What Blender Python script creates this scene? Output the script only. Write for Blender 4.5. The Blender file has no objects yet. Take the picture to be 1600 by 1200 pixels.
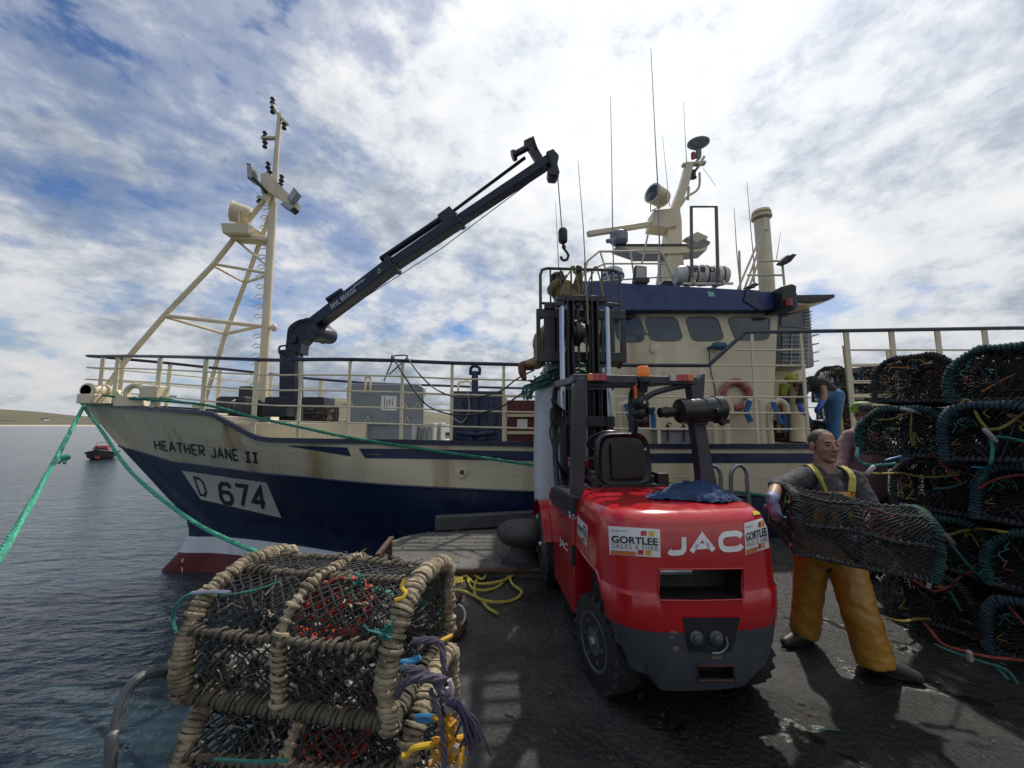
import bpy, bmesh, math, random
from mathutils import Vector, Matrix, Quaternion, noise
from mathutils.bvhtree import BVHTree

random.seed(7)
R = math.radians
V = Vector
sc = bpy.context.scene
C = sc.collection

# ------------------------------------------------------------------ camera
F = 600.0 / 1600.0                       # focal length / image width
PITCH = math.atan(60 / 600)
EYE = V((0, 0, 1.65))
cd = bpy.data.cameras.new('camera')
cd.sensor_width = 36.0
cd.lens = 36.0 * F
cd.clip_start = 0.05
cd.clip_end = 6000
cam = bpy.data.objects.new('camera', cd)
cam.location = EYE
cam.rotation_euler = (R(90) + PITCH, 0, 0)
C.objects.link(cam)
sc.camera = cam

# ------------------------------------------------------------------ sky, sun, exposure
SKY_SHIFT = (0.6, 2.3, 1.1)
SUN_EL, SUN_AZ = R(56), R(31)            # azimuth measured from +Y towards +X
w = bpy.data.worlds.new('World')
sc.world = w
w.use_nodes = True
nt = w.node_tree
nt.nodes.clear()


def nd(t, typ, **kw):
    n = t.nodes.new(typ)
    for k, v in kw.items():
        setattr(n, k, v)
    return n


def mathn(t, op, a, b=None, clamp=False):
    n = nd(t, 'ShaderNodeMath', operation=op, use_clamp=clamp)
    for i, x in enumerate((a, b)):
        if x is None:
            continue
        if isinstance(x, (int, float)):
            n.inputs[i].default_value = x
        else:
            t.links.new(x, n.inputs[i])
    return n.outputs[0]


def ramp(t, fac, stops, interp='LINEAR'):
    n = nd(t, 'ShaderNodeValToRGB')
    cr = n.color_ramp
    cr.interpolation = interp
    while len(cr.elements) > 1:
        cr.elements.remove(cr.elements[-1])
    for i, (p, c) in enumerate(stops):
        e = cr.elements[0] if i == 0 else cr.elements.new(p)
        e.position = p
        e.color = (*c, 1) if len(c) == 3 else c
    t.links.new(fac, n.inputs[0])
    return n.outputs[0]


def mixc(t, fac, a, b, mode='MIX'):
    n = nd(t, 'ShaderNodeMix', data_type='RGBA', blend_type=mode)
    for i, x in ((0, fac), (6, a), (7, b)):
        if isinstance(x, (int, float)):
            n.inputs[i].default_value = x
        elif isinstance(x, tuple):
            n.inputs[i].default_value = (*x, 1) if len(x) == 3 else x
        else:
            t.links.new(x, n.inputs[i])
    return n.outputs[2]


def fbm(t, vec, scale, detail=8, rough=.55, dist=0.0, lac=2.0):
    n = nd(t, 'ShaderNodeTexNoise')
    n.inputs['Scale'].default_value = scale
    n.inputs['Detail'].default_value = detail
    n.inputs['Roughness'].default_value = rough
    n.inputs['Lacunarity'].default_value = lac
    n.inputs['Distortion'].default_value = dist
    t.links.new(vec, n.inputs['Vector'])
    return n.outputs[0]


tc = nd(nt, 'ShaderNodeTexCoord')
sky = nd(nt, 'ShaderNodeTexSky')
sky.sky_type = 'NISHITA'
sky.sun_disc = False
sky.sun_elevation = SUN_EL
sky.sun_rotation = SUN_AZ
sky.air_density = 1.0
sky.dust_density = 0.6
sky.ozone_density = 1.6
sep = nd(nt, 'ShaderNodeSeparateXYZ')
nt.links.new(tc.outputs['Generated'], sep.inputs[0])
zz = mathn(nt, 'ADD', mathn(nt, 'MAXIMUM', sep.outputs[2], 0.0), 0.42)
comb = nd(nt, 'ShaderNodeCombineXYZ')
nt.links.new(mathn(nt, 'DIVIDE', sep.outputs[0], zz), comb.inputs[0])
nt.links.new(mathn(nt, 'DIVIDE', sep.outputs[1], zz), comb.inputs[1])
nt.links.new(mathn(nt, 'MULTIPLY', sep.outputs[2], 1.1), comb.inputs[2])
mp = nd(nt, 'ShaderNodeMapping')
mp.inputs['Rotation'].default_value = (0, 0, R(-35))
mp.inputs['Scale'].default_value = (1.0, 1.0, 1.0)
mp.inputs['Location'].default_value = (SKY_SHIFT[0], SKY_SHIFT[1], SKY_SHIFT[2])
nt.links.new(comb.outputs[0], mp.inputs[0])
P = mp.outputs[0]
big = fbm(nt, P, 1.05, 10, .55)
fine = fbm(nt, P, 6.0, 10, .62)
cover = mathn(nt, 'ADD', mathn(nt, 'MULTIPLY', big, .72), mathn(nt, 'MULTIPLY', fine, .28))
# direction towards the sun
sd = V((math.sin(SUN_AZ) * math.cos(SUN_EL), math.cos(SUN_AZ) * math.cos(SUN_EL), math.sin(SUN_EL)))
dp = nd(nt, 'ShaderNodeVectorMath', operation='DOT_PRODUCT')
nt.links.new(tc.outputs['Generated'], dp.inputs[0])
dp.inputs[1].default_value = sd
dot = mathn(nt, 'MAXIMUM', dp.outputs['Value'], 0.0)
glow = mathn(nt, 'POWER', dot, 4.0)
# thicker veil round the sun, more breaks away from it to the left
left = mathn(nt, 'MULTIPLY', mathn(nt, 'MULTIPLY', sep.outputs[0], -1.0, True), .115)
cover2 = mathn(nt, 'SUBTRACT', mathn(nt, 'ADD', cover, mathn(nt, 'MULTIPLY', glow, .06)), left)
low = mathn(nt, 'SUBTRACT', 1.0, mathn(nt, 'MULTIPLY', sep.outputs[2], 4.0, True), True)
cover3 = mathn(nt, 'ADD', cover2, mathn(nt, 'MULTIPLY', low, .12))
mask = ramp(nt, cover3, [(.395, (0, 0, 0)), (.44, (.40, .40, .40)), (.51, (1, 1, 1))], 'EASE')
mp2 = nd(nt, 'ShaderNodeMapping')
mp2.inputs['Location'].default_value = (.13, .17, 5.0)
nt.links.new(P, mp2.inputs[0])
sh1 = fbm(nt, mp2.outputs[0], 1.25, 10, .56)
sh2 = fbm(nt, mp2.outputs[0], 9.0, 9, .64)
shade = mathn(nt, 'ADD', mathn(nt, 'MULTIPLY', sh1, .66), mathn(nt, 'MULTIPLY', sh2, .34))
shade = mathn(nt, 'ADD', shade, mathn(nt, 'MULTIPLY', glow, .075))
ccol = ramp(nt, shade, [(.37, (3.1, 3.7, 4.7)), (.445, (5.2, 5.8, 6.7)), (.51, (8.2, 8.5, 8.9)), (.60, (9.7, 9.75, 9.8))])
gain = mathn(nt, 'ADD', .84, mathn(nt, 'MULTIPLY', glow, .40))
gain = mathn(nt, 'MULTIPLY', gain, mathn(nt, 'SUBTRACT', 1.0, mathn(nt, 'MULTIPLY', low, .16)))
gc = nd(nt, 'ShaderNodeCombineXYZ')
for i in range(3):
    nt.links.new(gain, gc.inputs[i])
ccol2 = mixc(nt, 1.0, ccol, gc.outputs[0], 'MULTIPLY')
skyc = mixc(nt, 1.0, sky.outputs[0], (.62, .78, 1.02), 'MULTIPLY')
col = mixc(nt, mask, skyc, ccol2)
bg = nd(nt, 'ShaderNodeBackground')
bg.inputs[1].default_value = 0.10
nt.links.new(col, bg.inputs[0])
out = nd(nt, 'ShaderNodeOutputWorld')
nt.links.new(bg.outputs[0], out.inputs[0])
w.cycles.sampling_method = 'MANUAL'
w.cycles.sample_map_resolution = 512

sl = bpy.data.lights.new('sun', 'SUN')
sl.energy = 3.6
sl.angle = R(1.2)
sl.color = (1.0, .95, .87)
so = bpy.data.objects.new('sun', sl)
so.rotation_euler = (-sd).to_track_quat('-Z', 'Y').to_euler()
so.location = (5, 5, 30)
C.objects.link(so)

sc.view_settings.view_transform = 'Standard'
sc.view_settings.look = 'None'
sc.view_settings.exposure = -0.03
sc.view_settings.gamma = 1
try:
    sc.cycles.use_denoising = True
    sc.cycles.denoiser = 'OPENIMAGEDENOISE'
    sc.cycles.max_bounces = 6
    sc.cycles.sample_clamp_indirect = 4
    sc.cycles.caustics_reflective = False
    sc.cycles.caustics_refractive = False
except Exception:
    pass


# ------------------------------------------------------------------ photo geometry helpers
def ray(u, v):
    xc, yc = (u - 800) / 600, (600 - v) / 600
    c, s = math.cos(PITCH), math.sin(PITCH)
    return V((xc, c - s * yc, s + c * yc))


def at(u, v, Y):
    d = ray(u, v)
    return EYE + d * (Y / d.y)


def at_z(u, v, z):
    d = ray(u, v)
    return EYE + d * ((z - EYE.z) / d.z)


def lerp(a, b, t):
    return a + (b - a) * t


def interp(x, tab):
    if x <= tab[0][0]:
        return tab[0][1]
    for (a, fa), (b, fb) in zip(tab, tab[1:]):
        if x <= b:
            return fa + (fb - fa) * (x - a) / (b - a)
    return tab[-1][1]


def smooth_path(pts, n=8, closed=False):
    """Catmull-Rom through the points."""
    pts = [V(p) for p in pts]
    N = len(pts)
    outp = []
    rng = range(N if closed else N - 1)
    for i in rng:
        if closed:
            p0, p1, p2, p3 = pts[i - 1], pts[i], pts[(i + 1) % N], pts[(i + 2) % N]
        else:
            p1, p2 = pts[i], pts[i + 1]
            p0 = pts[i - 1] if i > 0 else p1 * 2 - p2
            p3 = pts[i + 2] if i + 2 < N else p2 * 2 - p1
        for k in range(n):
            t = k / n
            outp.append(0.5 * ((2 * p1) + (p2 - p0) * t + (2 * p0 - 5 * p1 + 4 * p2 - p3) * t * t + (3 * p1 - p0 - 3 * p2 + p3) * t ** 3))
    if not closed:
        outp.append(pts[-1])
    return outp


# ------------------------------------------------------------------ materials
MATS = {}


def mat(name, col, rough=.5, metal=0.0, var=.15, scale=6.0, bump=0.0, bscale=40.0, stain=None, spec=.5, coat=0.0,
        grime=None, trans=0.0, emit=None, sheen=0.0, rvar=.12):
    """One procedural principled material: base colour with broad and fine noise, optional streaks and grime, bump."""
    if name in MATS:
        return MATS[name]
    m = bpy.data.materials.new(name)
    m.use_nodes = True
    t = m.node_tree
    b = t.nodes['Principled BSDF']
    tcn = nd(t, 'ShaderNodeTexCoord')
    oc = tcn.outputs['Object']
    n1 = fbm(t, oc, scale, 6, .6)
    d = tuple(max(0, c * (1 - var * 1.6)) for c in col)
    l = tuple(min(1, c * (1 + var * 1.1)) for c in col)
    c_out = ramp(t, n1, [(.3, d), (.5, col), (.7, l)])
    if stain:
        scol, amount, sx, sz, lo = stain
        mpn = nd(t, 'ShaderNodeMapping')
        mpn.inputs['Scale'].default_value = (sx, sx, sz)
        t.links.new(oc, mpn.inputs[0])
        sn = fbm(t, mpn.outputs[0], 1.0, 7, .62)
        sm = ramp(t, sn, [(lo, (0, 0, 0)), (lo + .17, (amount,) * 3)])
        c_out = mixc(t, sm, c_out, scol)
    if grime:
        gcol, amount, gs, lo = grime
        gn = fbm(t, oc, gs, 9, .68, .4)
        gm = ramp(t, gn, [(lo, (0, 0, 0)), (lo + .1, (amount,) * 3)])
        c_out = mixc(t, gm, c_out, gcol)
    t.links.new(c_out, b.inputs['Base Color'])
    rn = fbm(t, oc, scale * 2.3, 5, .6)
    rr = nd(t, 'ShaderNodeMapRange')
    rr.inputs[1].default_value, rr.inputs[2].default_value = .3, .7
    rr.inputs[3].default_value, rr.inputs[4].default_value = max(.03, rough - rvar), min(1, rough + rvar)
    t.links.new(rn, rr.inputs[0])
    t.links.new(rr.outputs[0], b.inputs['Roughness'])
    b.inputs['Metallic'].default_value = metal
    b.inputs['Specular IOR Level'].default_value = spec
    b.inputs['Coat Weight'].default_value = coat
    b.inputs['Coat Roughness'].default_value = .12
    if trans:
        b.inputs['Transmission Weight'].default_value = trans
    if sheen:
        b.inputs['Sheen Weight'].default_value = sheen
    if emit:
        b.inputs['Emission Color'].default_value = (*emit[0], 1)
        b.inputs['Emission Strength'].default_value = emit[1]
    if bump:
        bn = fbm(t, oc, bscale, 6, .6)
        bp = nd(t, 'ShaderNodeBump')
        bp.inputs['Strength'].default_value = bump
        bp.inputs['Distance'].default_value = .02
        t.links.new(bn, bp.inputs['Height'])
        t.links.new(bp.outputs[0], b.inputs['Normal'])
    MATS[name] = m
    return m


RUST = (.16, .075, .03)
CREAM = mat('cream_paint', (.66, .575, .40), .42, var=.07, scale=2.2, bump=.04, bscale=14,
            stain=((.30, .21, .10), .5, 2.2, .22, .57), grime=((.22, .12, .05), .7, 9, .67))
CREAM_HULL = mat('cream_hull_paint', (.60, .525, .37), .40, var=.06, scale=1.1, bump=.05, bscale=3.0,
                 stain=((.33, .22, .10), .85, 1.3, .08, .51), grime=((.24, .14, .06), .6, 7, .67))
NAVY_HULL = mat('navy_hull_paint', (.007, .0135, .047), .27, var=.16, scale=.9, bump=.10, bscale=2.2,
                stain=((.045, .05, .075), .55, 1.7, .12, .56), grime=((.10, .055, .035), .5, 5, .70), spec=.55)
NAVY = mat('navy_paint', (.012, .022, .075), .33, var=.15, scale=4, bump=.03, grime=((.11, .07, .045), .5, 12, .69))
NAVY_LIT = mat('navy_lit_paint', (.018, .040, .14), .42, var=.08, scale=2, grime=((.10, .09, .09), .4, 8, .68))  # lighter copy of the navy: a lit face put into the colour
WHITE_HULL = mat('white_boot_stripe', (.66, .68, .72), .4, var=.07, scale=2, stain=((.3, .3, .28), .5, 2, .3, .58))
RED_HULL = mat('red_antifouling', (.115, .016, .014), .55, var=.2, scale=2, stain=((.06, .03, .028), .6, 2, .4, .55), bump=.1)
WHITE = mat('white_paint', (.72, .72, .70), .4, var=.05, scale=4, stain=((.4, .34, .24), .35, 4, .6, .6))
GREYP = mat('grey_paint', (.21, .235, .26), .42, var=.08, scale=3, stain=((.12, .11, .09), .5, 5, .5, .6), bump=.03)
DECKM = mat('deck_paint', (.42, .41, .37), .5, var=.18, scale=1.8, grime=((.26, .15, .07), .8, 2.2, .58), bump=.08)
BLACK = mat('black_plastic', (.012, .012, .013), .42, var=.2, scale=9)
STEELB = mat('black_steel', (.022, .023, .026), .42, var=.25, scale=7, bump=.05, grime=((.09, .06, .04), .5, 14, .67))
CHARC = mat('charcoal_paint', (.030, .032, .038), .38, var=.2, scale=8, bump=.04, grime=((.09, .085, .08), .5, 11, .66))
CHROME = mat('chrome_rod', (.40, .43, .48), .22, metal=1.0, var=.05, scale=5)
GALV = mat('galvanised_steel', (.38, .40, .42), .42, metal=.85, var=.15, scale=10)
RUBBER = mat('tyre_rubber', (.016, .016, .016), .75, var=.3, scale=12, bump=.15, grime=((.07, .065, .06), .6, 8, .6))
GLASS = mat('dark_window_glass', (.045, .055, .06), .06, var=.25, scale=2.0, spec=.8)
REDFL = mat('red_forklift_paint', (.42, .007, .012), .22, var=.07, scale=3, coat=.55, grime=((.16, .045, .04), .55, 7, .60), stain=((.20, .05, .045), .45, 9.0, .8, .60), bump=.02, bscale=6)
RUSTY = mat('rusty_steel', (.075, .036, .024), .72, var=.35, scale=9, bump=.35, bscale=30, grime=((.03, .02, .018), .8, 14, .55))
INK = mat('navy_lettering', (.008, .012, .03), .45, var=.1)
WHITEINK = mat('white_lettering', (.74, .74, .72), .42, var=.05)


# ------------------------------------------------------------------ mesh builder
def frame_of(d):
    d = d.normalized()
    up = V((0, 0, 1)) if abs(d.z) < .92 else V((0, 1, 0))
    x = d.cross(up).normalized()
    return x, x.cross(d).normalized(), d


class MB:
    def __init__(self):
        self.v, self.f, self.m = [], [], []

    def add(self, vs, fs, m=0):
        o = len(self.v)
        self.v += [V(p) for p in vs]
        for q in fs:
            self.f.append(tuple(i + o for i in q))
            self.m.append(m)
        return self

    def box(self, c, s, rot=None, m=0, top=1.0):
        hx, hy, hz = s[0] / 2, s[1] / 2, s[2] / 2
        vs = []
        for z in (-1, 1):
            k = top if z > 0 else 1
            for y, x in ((-1, -1), (-1, 1), (1, 1), (1, -1)):
                p = V((x * hx * k, y * hy * k, z * hz))
                if rot is not None:
                    p = rot @ p
                vs.append(V(c) + p)
        return self.add(vs, [(3, 2, 1, 0), (4, 5, 6, 7), (0, 1, 5, 4), (1, 2, 6, 5), (2, 3, 7, 6), (3, 0, 4, 7)], m)

    def bar(self, p, q, w=.05, h=.05, m=0, up=None):
        p, q = V(p), V(q)
        d = (q - p)
        if up is None:
            x, y, d = frame_of(d)
        else:
            d = d.normalized()
            x = d.cross(V(up)).normalized()
            y = x.cross(d).normalized()
        vs = []
        for e in (p, q):
            for a, b in ((-1, -1), (1, -1), (1, 1), (-1, 1)):
                vs.append(e + x * a * w / 2 + y * b * h / 2)
        return self.add(vs, [(0, 1, 2, 3), (7, 6, 5, 4), (0, 4, 5, 1), (1, 5, 6, 2), (2, 6, 7, 3), (3, 7, 4, 0)], m)

    def tube(self, pts, r=.02, n=8, m=0, closed=False, caps=True):
        pts = [V(p) for p in pts]
        N = len(pts)
        rs = r if isinstance(r, (list, tuple)) else [r] * N
        tang = []
        for i in range(N):
            a = pts[i - 1] if (i > 0 or closed) else pts[i]
            b = pts[(i + 1) % N] if (i < N - 1 or closed) else pts[i]
            t = b - a
            tang.append(t.normalized() if t.length > 1e-9 else V((0, 0, 1)))
        x, y, _ = frame_of(tang[0])
        vs = []
        for i in range(N):
            if i:
                q = tang[i - 1].rotation_difference(tang[i])
                x = q @ x
                y = q @ y
            for k in range(n):
                a = 2 * math.pi * k / n
                vs.append(pts[i] + (x * math.cos(a) + y * math.sin(a)) * rs[i])
        fs = []
        for i in range(N if closed else N - 1):
            j = (i + 1) % N
            for k in range(n):
                l = (k + 1) % n
                fs.append((i * n + k, i * n + l, j * n + l, j * n + k))
        if caps and not closed:
            fs.append(tuple(range(n - 1, -1, -1)))
            fs.append(tuple((N - 1) * n + k for k in range(n)))
        return self.add(vs, fs, m)

    def lathe(self, prof, o, axis=(0, 0, 1), n=20, m=0, sx=1.0):
        x, y, d = frame_of(V(axis))
        o = V(o)
        vs, fs = [], []
        for r_, h in prof:
            for k in range(n):
                a = 2 * math.pi * k / n
                vs.append(o + d * h + (x * math.cos(a) * sx + y * math.sin(a)) * r_)
        for i in range(len(prof) - 1):
            for k in range(n):
                l = (k + 1) % n
                fs.append((i * n + k, i * n + l, (i + 1) * n + l, (i + 1) * n + k))
        if prof[0][0] > 1e-6:
            fs.append(tuple(range(n - 1, -1, -1)))
        if prof[-1][0] > 1e-6:
            fs.append(tuple((len(prof) - 1) * n + k for k in range(n)))
        return self.add(vs, fs, m)

    def ell(self, c, r, rot=None, nu=16, nv=10, m=0):
        vs, fs = [], []
        c = V(c)
        for j in range(nv + 1):
            t = math.pi * j / nv
            for i in range(nu):
                a = 2 * math.pi * i / nu
                p = V((r[0] * math.sin(t) * math.cos(a), r[1] * math.sin(t) * math.sin(a), r[2] * math.cos(t)))
                if rot is not None:
                    p = rot @ p
                vs.append(c + p)
        for j in range(nv):
            for i in range(nu):
                k = (i + 1) % nu
                fs.append((j * nu + i, (j + 1) * nu + i, (j + 1) * nu + k, j * nu + k))
        return self.add(vs, fs, m)

    def prism(self, poly, ext, m=0):
        poly = [V(p) for p in poly]
        n = len(poly)
        ext = V(ext)
        vs = poly + [p + ext for p in poly]
        fs = [tuple(range(n - 1, -1, -1)), tuple(range(n, 2 * n))]
        for i in range(n):
            j = (i + 1) % n
            fs.append((i, j, n + j, n + i))
        return self.add(vs, fs, m)

    def grid(self, rows, m=0, closed=False, flip=False):
        nr, ncol = len(rows), len(rows[0])
        vs = [p for r_ in rows for p in r_]
        fs = []
        for i in range(nr - 1):
            for j in range(ncol if closed else ncol - 1):
                k = (j + 1) % ncol
                q = (i * ncol + j, i * ncol + k, (i + 1) * ncol + k, (i + 1) * ncol + j)
                fs.append(q[::-1] if flip else q)
        return self.add(vs, fs, m)

    def xform(self, M):
        self.v = [M @ p for p in self.v]
        return self

    def mesh(self, name, mats, smooth=35):
        me = bpy.data.meshes.new(name)
        me.from_pydata([tuple(p) for p in self.v], [], self.f)
        for x in (mats if isinstance(mats, (list, tuple)) else [mats]):
            me.materials.append(x)
        me.polygons.foreach_set('material_index', self.m)
        if smooth:
            me.polygons.foreach_set('use_smooth', [True] * len(me.polygons))
            me.set_sharp_from_angle(angle=R(smooth))
        me.update()
        return me

    def build(self, name, mats, parent=None, smooth=35, bevel=0.0, fix=True):
        me = self.mesh(name, mats, 0)
        if fix:
            bm = bmesh.new()
            bm.from_mesh(me)
            bmesh.ops.recalc_face_normals(bm, faces=bm.faces)
            bm.to_mesh(me)
            bm.free()
        if smooth:
            me.polygons.foreach_set('use_smooth', [True] * len(me.polygons))
            me.set_sharp_from_angle(angle=R(smooth))
        return link(name, me, parent, bevel)


def link(name, me, parent=None, bevel=0.0):
    o = bpy.data.objects.new(name, me)
    C.objects.link(o)
    if bevel:
        b = o.modifiers.new('bevel', 'BEVEL')
        b.width = bevel
        b.segments = 2
        b.limit_method = 'ANGLE'
        b.angle_limit = R(40)
    if parent is not None:
        o.parent = parent
        o.matrix_parent_inverse = world_of(parent).inverted()
    return o


def world_of(o):
    m = o.matrix_basis.copy()
    if o.parent:
        m = world_of(o.parent) @ o.matrix_parent_inverse @ m
    return m


def thing(name, label, cat, loc=(0, 0, 0), group=None, rotz=0.0):
    o = bpy.data.objects.new(name, None)
    o.empty_display_size = .2
    C.objects.link(o)
    o.location = loc
    o.rotation_euler = (0, 0, rotz)
    return tag(o, label, cat, group)


def tag(o, label, cat, group=None):
    o['label'] = label
    o['category'] = cat
    if group:
        o['group'] = group
    return o


def struct(o):
    o['kind'] = 'structure'
    return o


def copy_tree(o, parent=None):
    c = o.copy()
    C.objects.link(c)
    c.parent = parent
    for ch in list(o.children):
        copy_tree(ch, c)
    return c


def text_mesh(s, bold=0.0, spacing=1.0):
    cu = bpy.data.curves.new('letters', 'FONT')
    cu.body = s
    cu.offset = bold
    cu.space_character = spacing
    cu.resolution_u = 4
    ob = bpy.data.objects.new('letters', cu)
    C.objects.link(ob)
    dg = bpy.context.evaluated_depsgraph_get()
    me = bpy.data.meshes.new_from_object(ob.evaluated_get(dg))
    bpy.data.objects.remove(ob)
    bpy.data.curves.remove(cu)
    return me


def subdivide_long(bm, L):
    for _ in range(4):
        es = [e for e in bm.edges if e.calc_length() > L]
        if not es:
            break
        bmesh.ops.subdivide_edges(bm, edges=es, cuts=1)
        bmesh.ops.triangulate(bm, faces=bm.faces)


class Surf:
    """Surface that decals are laid on: finds the point of a mesh seen at a photo position and lifts it a little."""
    def __init__(self, o):
        M = world_of(o)
        me = o.data
        self.b = BVHTree.FromPolygons([M @ v.co for v in me.vertices], [tuple(p.vertices) for p in me.polygons])

    def hit(self, u, v, off):
        d = ray(u, v).normalized()
        loc, n, i, t = self.b.ray_cast(EYE, d)
        if loc is None:
            return None
        if n.dot(d) > 0:
            n = -n
        return loc + n * off


def decal_text(surf, s, quad, name, m, parent, off=.004, bold=.0, spacing=1.0, fill=True, L=.18):
    """Lettering lying on a surface. quad: photo positions of the text box, lower left, lower right, upper right, upper left."""
    me = text_mesh(s, bold, spacing)
    bm = bmesh.new()
    bm.from_mesh(me)
    bpy.data.meshes.remove(me)
    bmesh.ops.triangulate(bm, faces=bm.faces)
    subdivide_long(bm, L)
    xs = [v.co.x for v in bm.verts]
    ys = [v.co.y for v in bm.verts]
    x0, x1, y0, y1 = min(xs), max(xs), min(ys), max(ys)
    q = [V((*p, 0)) for p in quad]
    bad = []
    for v in bm.verts:
        a, b = (v.co.x - x0) / (x1 - x0), (v.co.y - y0) / (y1 - y0)
        p = lerp(lerp(q[0], q[1], a), lerp(q[3], q[2], a), b)
        h = surf.hit(p.x, p.y, off)
        if h is None:
            bad.append(v)
        else:
            v.co = h
    bmesh.ops.delete(bm, geom=bad, context='VERTS')
    o_me = bpy.data.meshes.new(name)
    bm.to_mesh(o_me)
    bm.free()
    o_me.materials.append(m)
    return link(name, o_me, parent)


GLYPH = {
    'H': (.62, [[(0, 0), (0, 1)], [(1, 0), (1, 1)], [(0, .5), (1, .5)]]),
    'E': (.55, [[(1, 1), (0, 1), (0, 0), (1, 0)], [(0, .5), (.85, .5)]]),
    'A': (.70, [[(0, 0), (.5, 1), (1, 0)], [(.18, .32), (.82, .32)]]),
    'T': (.62, [[(0, 1), (1, 1)], [(.5, 0), (.5, 1)]]),
    'R': (.60, [[(0, 0), (0, 1), (.75, 1), (1, .87), (1, .63), (.75, .5), (0, .5)], [(.5, .5), (1, 0)]]),
    'J': (.55, [[(1, 1), (1, .30), (.96, .14), (.86, .03), (.70, 0), (.30, 0), (.12, .04), (0, .16)]]),
    'N': (.64, [[(0, 0), (0, 1), (1, 0), (1, 1)]]),
    'I': (.42, [[(.5, 0), (.5, 1)], [(0, 0), (1, 0)], [(0, 1), (1, 1)]]),
    'D': (.62, [[(0, 0), (0, 1), (.62, 1), (1, .76), (1, .24), (.62, 0), (0, 0)]]),
    '6': (.60, [[(1, .84), (.8, 1), (.25, 1), (0, .8), (0, .2), (.22, 0), (.78, 0), (1, .18), (1, .40), (.78, .56), (.05, .56)]]),
    '7': (.60, [[(0, 1), (1, 1), (.38, 0)]]),
    '4': (.64, [[(.74, 0), (.74, 1), (0, .30), (1, .30)]]),
    'C': (.80, [[(1, .78), (.90, .93), (.74, 1), (.34, 1), (.16, .95), (.05, .82), (0, .64), (0, .36), (.05, .18), (.16, .05), (.34, 0), (.74, 0), (.90, .07), (1, .22)]]),
}


def decal_strokes(surf, s, quad, name, m, parent, th=.15, gap=.28, off=.006, wide=None):
    """Painted block letters made of broad strokes, laid on a surface."""
    wide = wide or {}
    x, polys = 0, []
    for ch in s:
        if ch == ' ':
            x += .55
            continue
        w_, st = GLYPH[ch]
        w_ *= wide.get(ch, 1)
        for pl in st:
            polys.append([V((x + px * w_, th / 2 + py * (1 - th), 0)) for px, py in pl])
        x += w_ + gap
    Wt = x - gap + th
    q = [V((*p, 0)) for p in quad]
    b = MB()
    for pl in polys:
        dense = [pl[0]]
        for a, c in zip(pl, pl[1:]):
            n = max(1, int((c - a).length / .12))
            dense += [lerp(a, c, (k + 1) / n) for k in range(n)]
        closed = (pl[0] - pl[-1]).length < 1e-6
        rows = []
        N = len(dense)
        for i, p in enumerate(dense):
            a = dense[i - 1] if i else (dense[-2] if closed else p)
            c = dense[i + 1] if i < N - 1 else (dense[1] if closed else p)
            d0 = (p - a).normalized() if (p - a).length > 1e-9 else (c - p).normalized()
            d1 = (c - p).normalized() if (c - p).length > 1e-9 else d0
            t = (d0 + d1)
            t = t.normalized() if t.length > .2 else d0
            n0 = V((-t.y, t.x, 0))
            k = 1 / max(.5, n0.dot(V((-d0.y, d0.x, 0))))
            row = []
            for e in (-1, 0, 1):
                z = p + n0 * e * th / 2 * k
                A_, B_ = (z.x + th / 2) / Wt, z.y
                u = lerp(lerp(q[0], q[1], A_), lerp(q[3], q[2], A_), B_)
                row.append(surf.hit(u.x, u.y, off))
            rows.append(row)
        if all(r for row in rows for r in row):
            b.grid(rows)
        else:
            ok_ = [row for row in rows if all(row)]
            if len(ok_) > 1:
                b.grid(ok_)
    return b.build(name, m, parent, smooth=60, fix=False)


def decal_poly(surf, quad, name, m, parent, off=.003, nx=10, ny=5):
    q = [V((*p, 0)) for p in quad]
    rows = []
    for j in range(ny + 1):
        row = []
        for i in range(nx + 1):
            p = lerp(lerp(q[0], q[1], i / nx), lerp(q[3], q[2], i / nx), j / ny)
            h = surf.hit(p.x, p.y, off)
            if h is None:
                h = row[-1] if row else EYE + ray(p.x, p.y) * 3
            row.append(h)
        rows.append(row)
    b = MB()
    b.grid(rows)
    return b.build(name, m, parent, fix=False)


def baked(o, *mods):
    """Apply modifiers given as (type, {settings}) to the object's mesh."""
    for typ, kw in mods:
        md = o.modifiers.new(typ.lower(), typ)
        for k, v in kw.items():
            setattr(md, k, v)
    dg = bpy.context.evaluated_depsgraph_get()
    dg.update()
    me = bpy.data.meshes.new_from_object(o.evaluated_get(dg))
    old = o.data
    o.modifiers.clear()
    o.data = me
    bpy.data.meshes.remove(old)
    me.name = o.name
    return o


def rope(pts, r, name, m, parent=None, label=None, cat='rope', group=None, n=8, seg=8, twist=True):
    """Laid rope: three strands twisted round a smooth path."""
    path = smooth_path(pts, seg)
    b = MB()
    if not twist:
        b.tube(path, r, n)
    else:
        # resample by length so that the lay is even
        L = [0]
        for a, c in zip(path, path[1:]):
            L.append(L[-1] + (c - a).length)
        step = max(r * 1.3, L[-1] / 900)
        N = max(4, int(L[-1] / step))
        P2, j = [], 0
        for i in range(N + 1):
            s = L[-1] * i / N
            while j < len(L) - 2 and L[j + 1] < s:
                j += 1
            tt = (s - L[j]) / max(1e-9, L[j + 1] - L[j])
            P2.append(lerp(path[j], path[j + 1], tt))
        for k in range(3):
            line = []
            for i, p in enumerate(P2):
                d = (P2[min(i + 1, N)] - P2[max(i - 1, 0)])
                x, y, _ = frame_of(d)
                a = 2 * math.pi * (k / 3 + i / 6.5)
                line.append(p + (x * math.cos(a) + y * math.sin(a)) * r * .5)
            b.tube(line, r * .56, 5)
    o = b.build(name, m, parent, smooth=60, fix=False)
    if label:
        tag(o, label, cat, group)
    return o
# ------------------------------------------------------------------ sea, land, quay
SEA_Z = at(252, 891, 8.5).z


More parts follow.
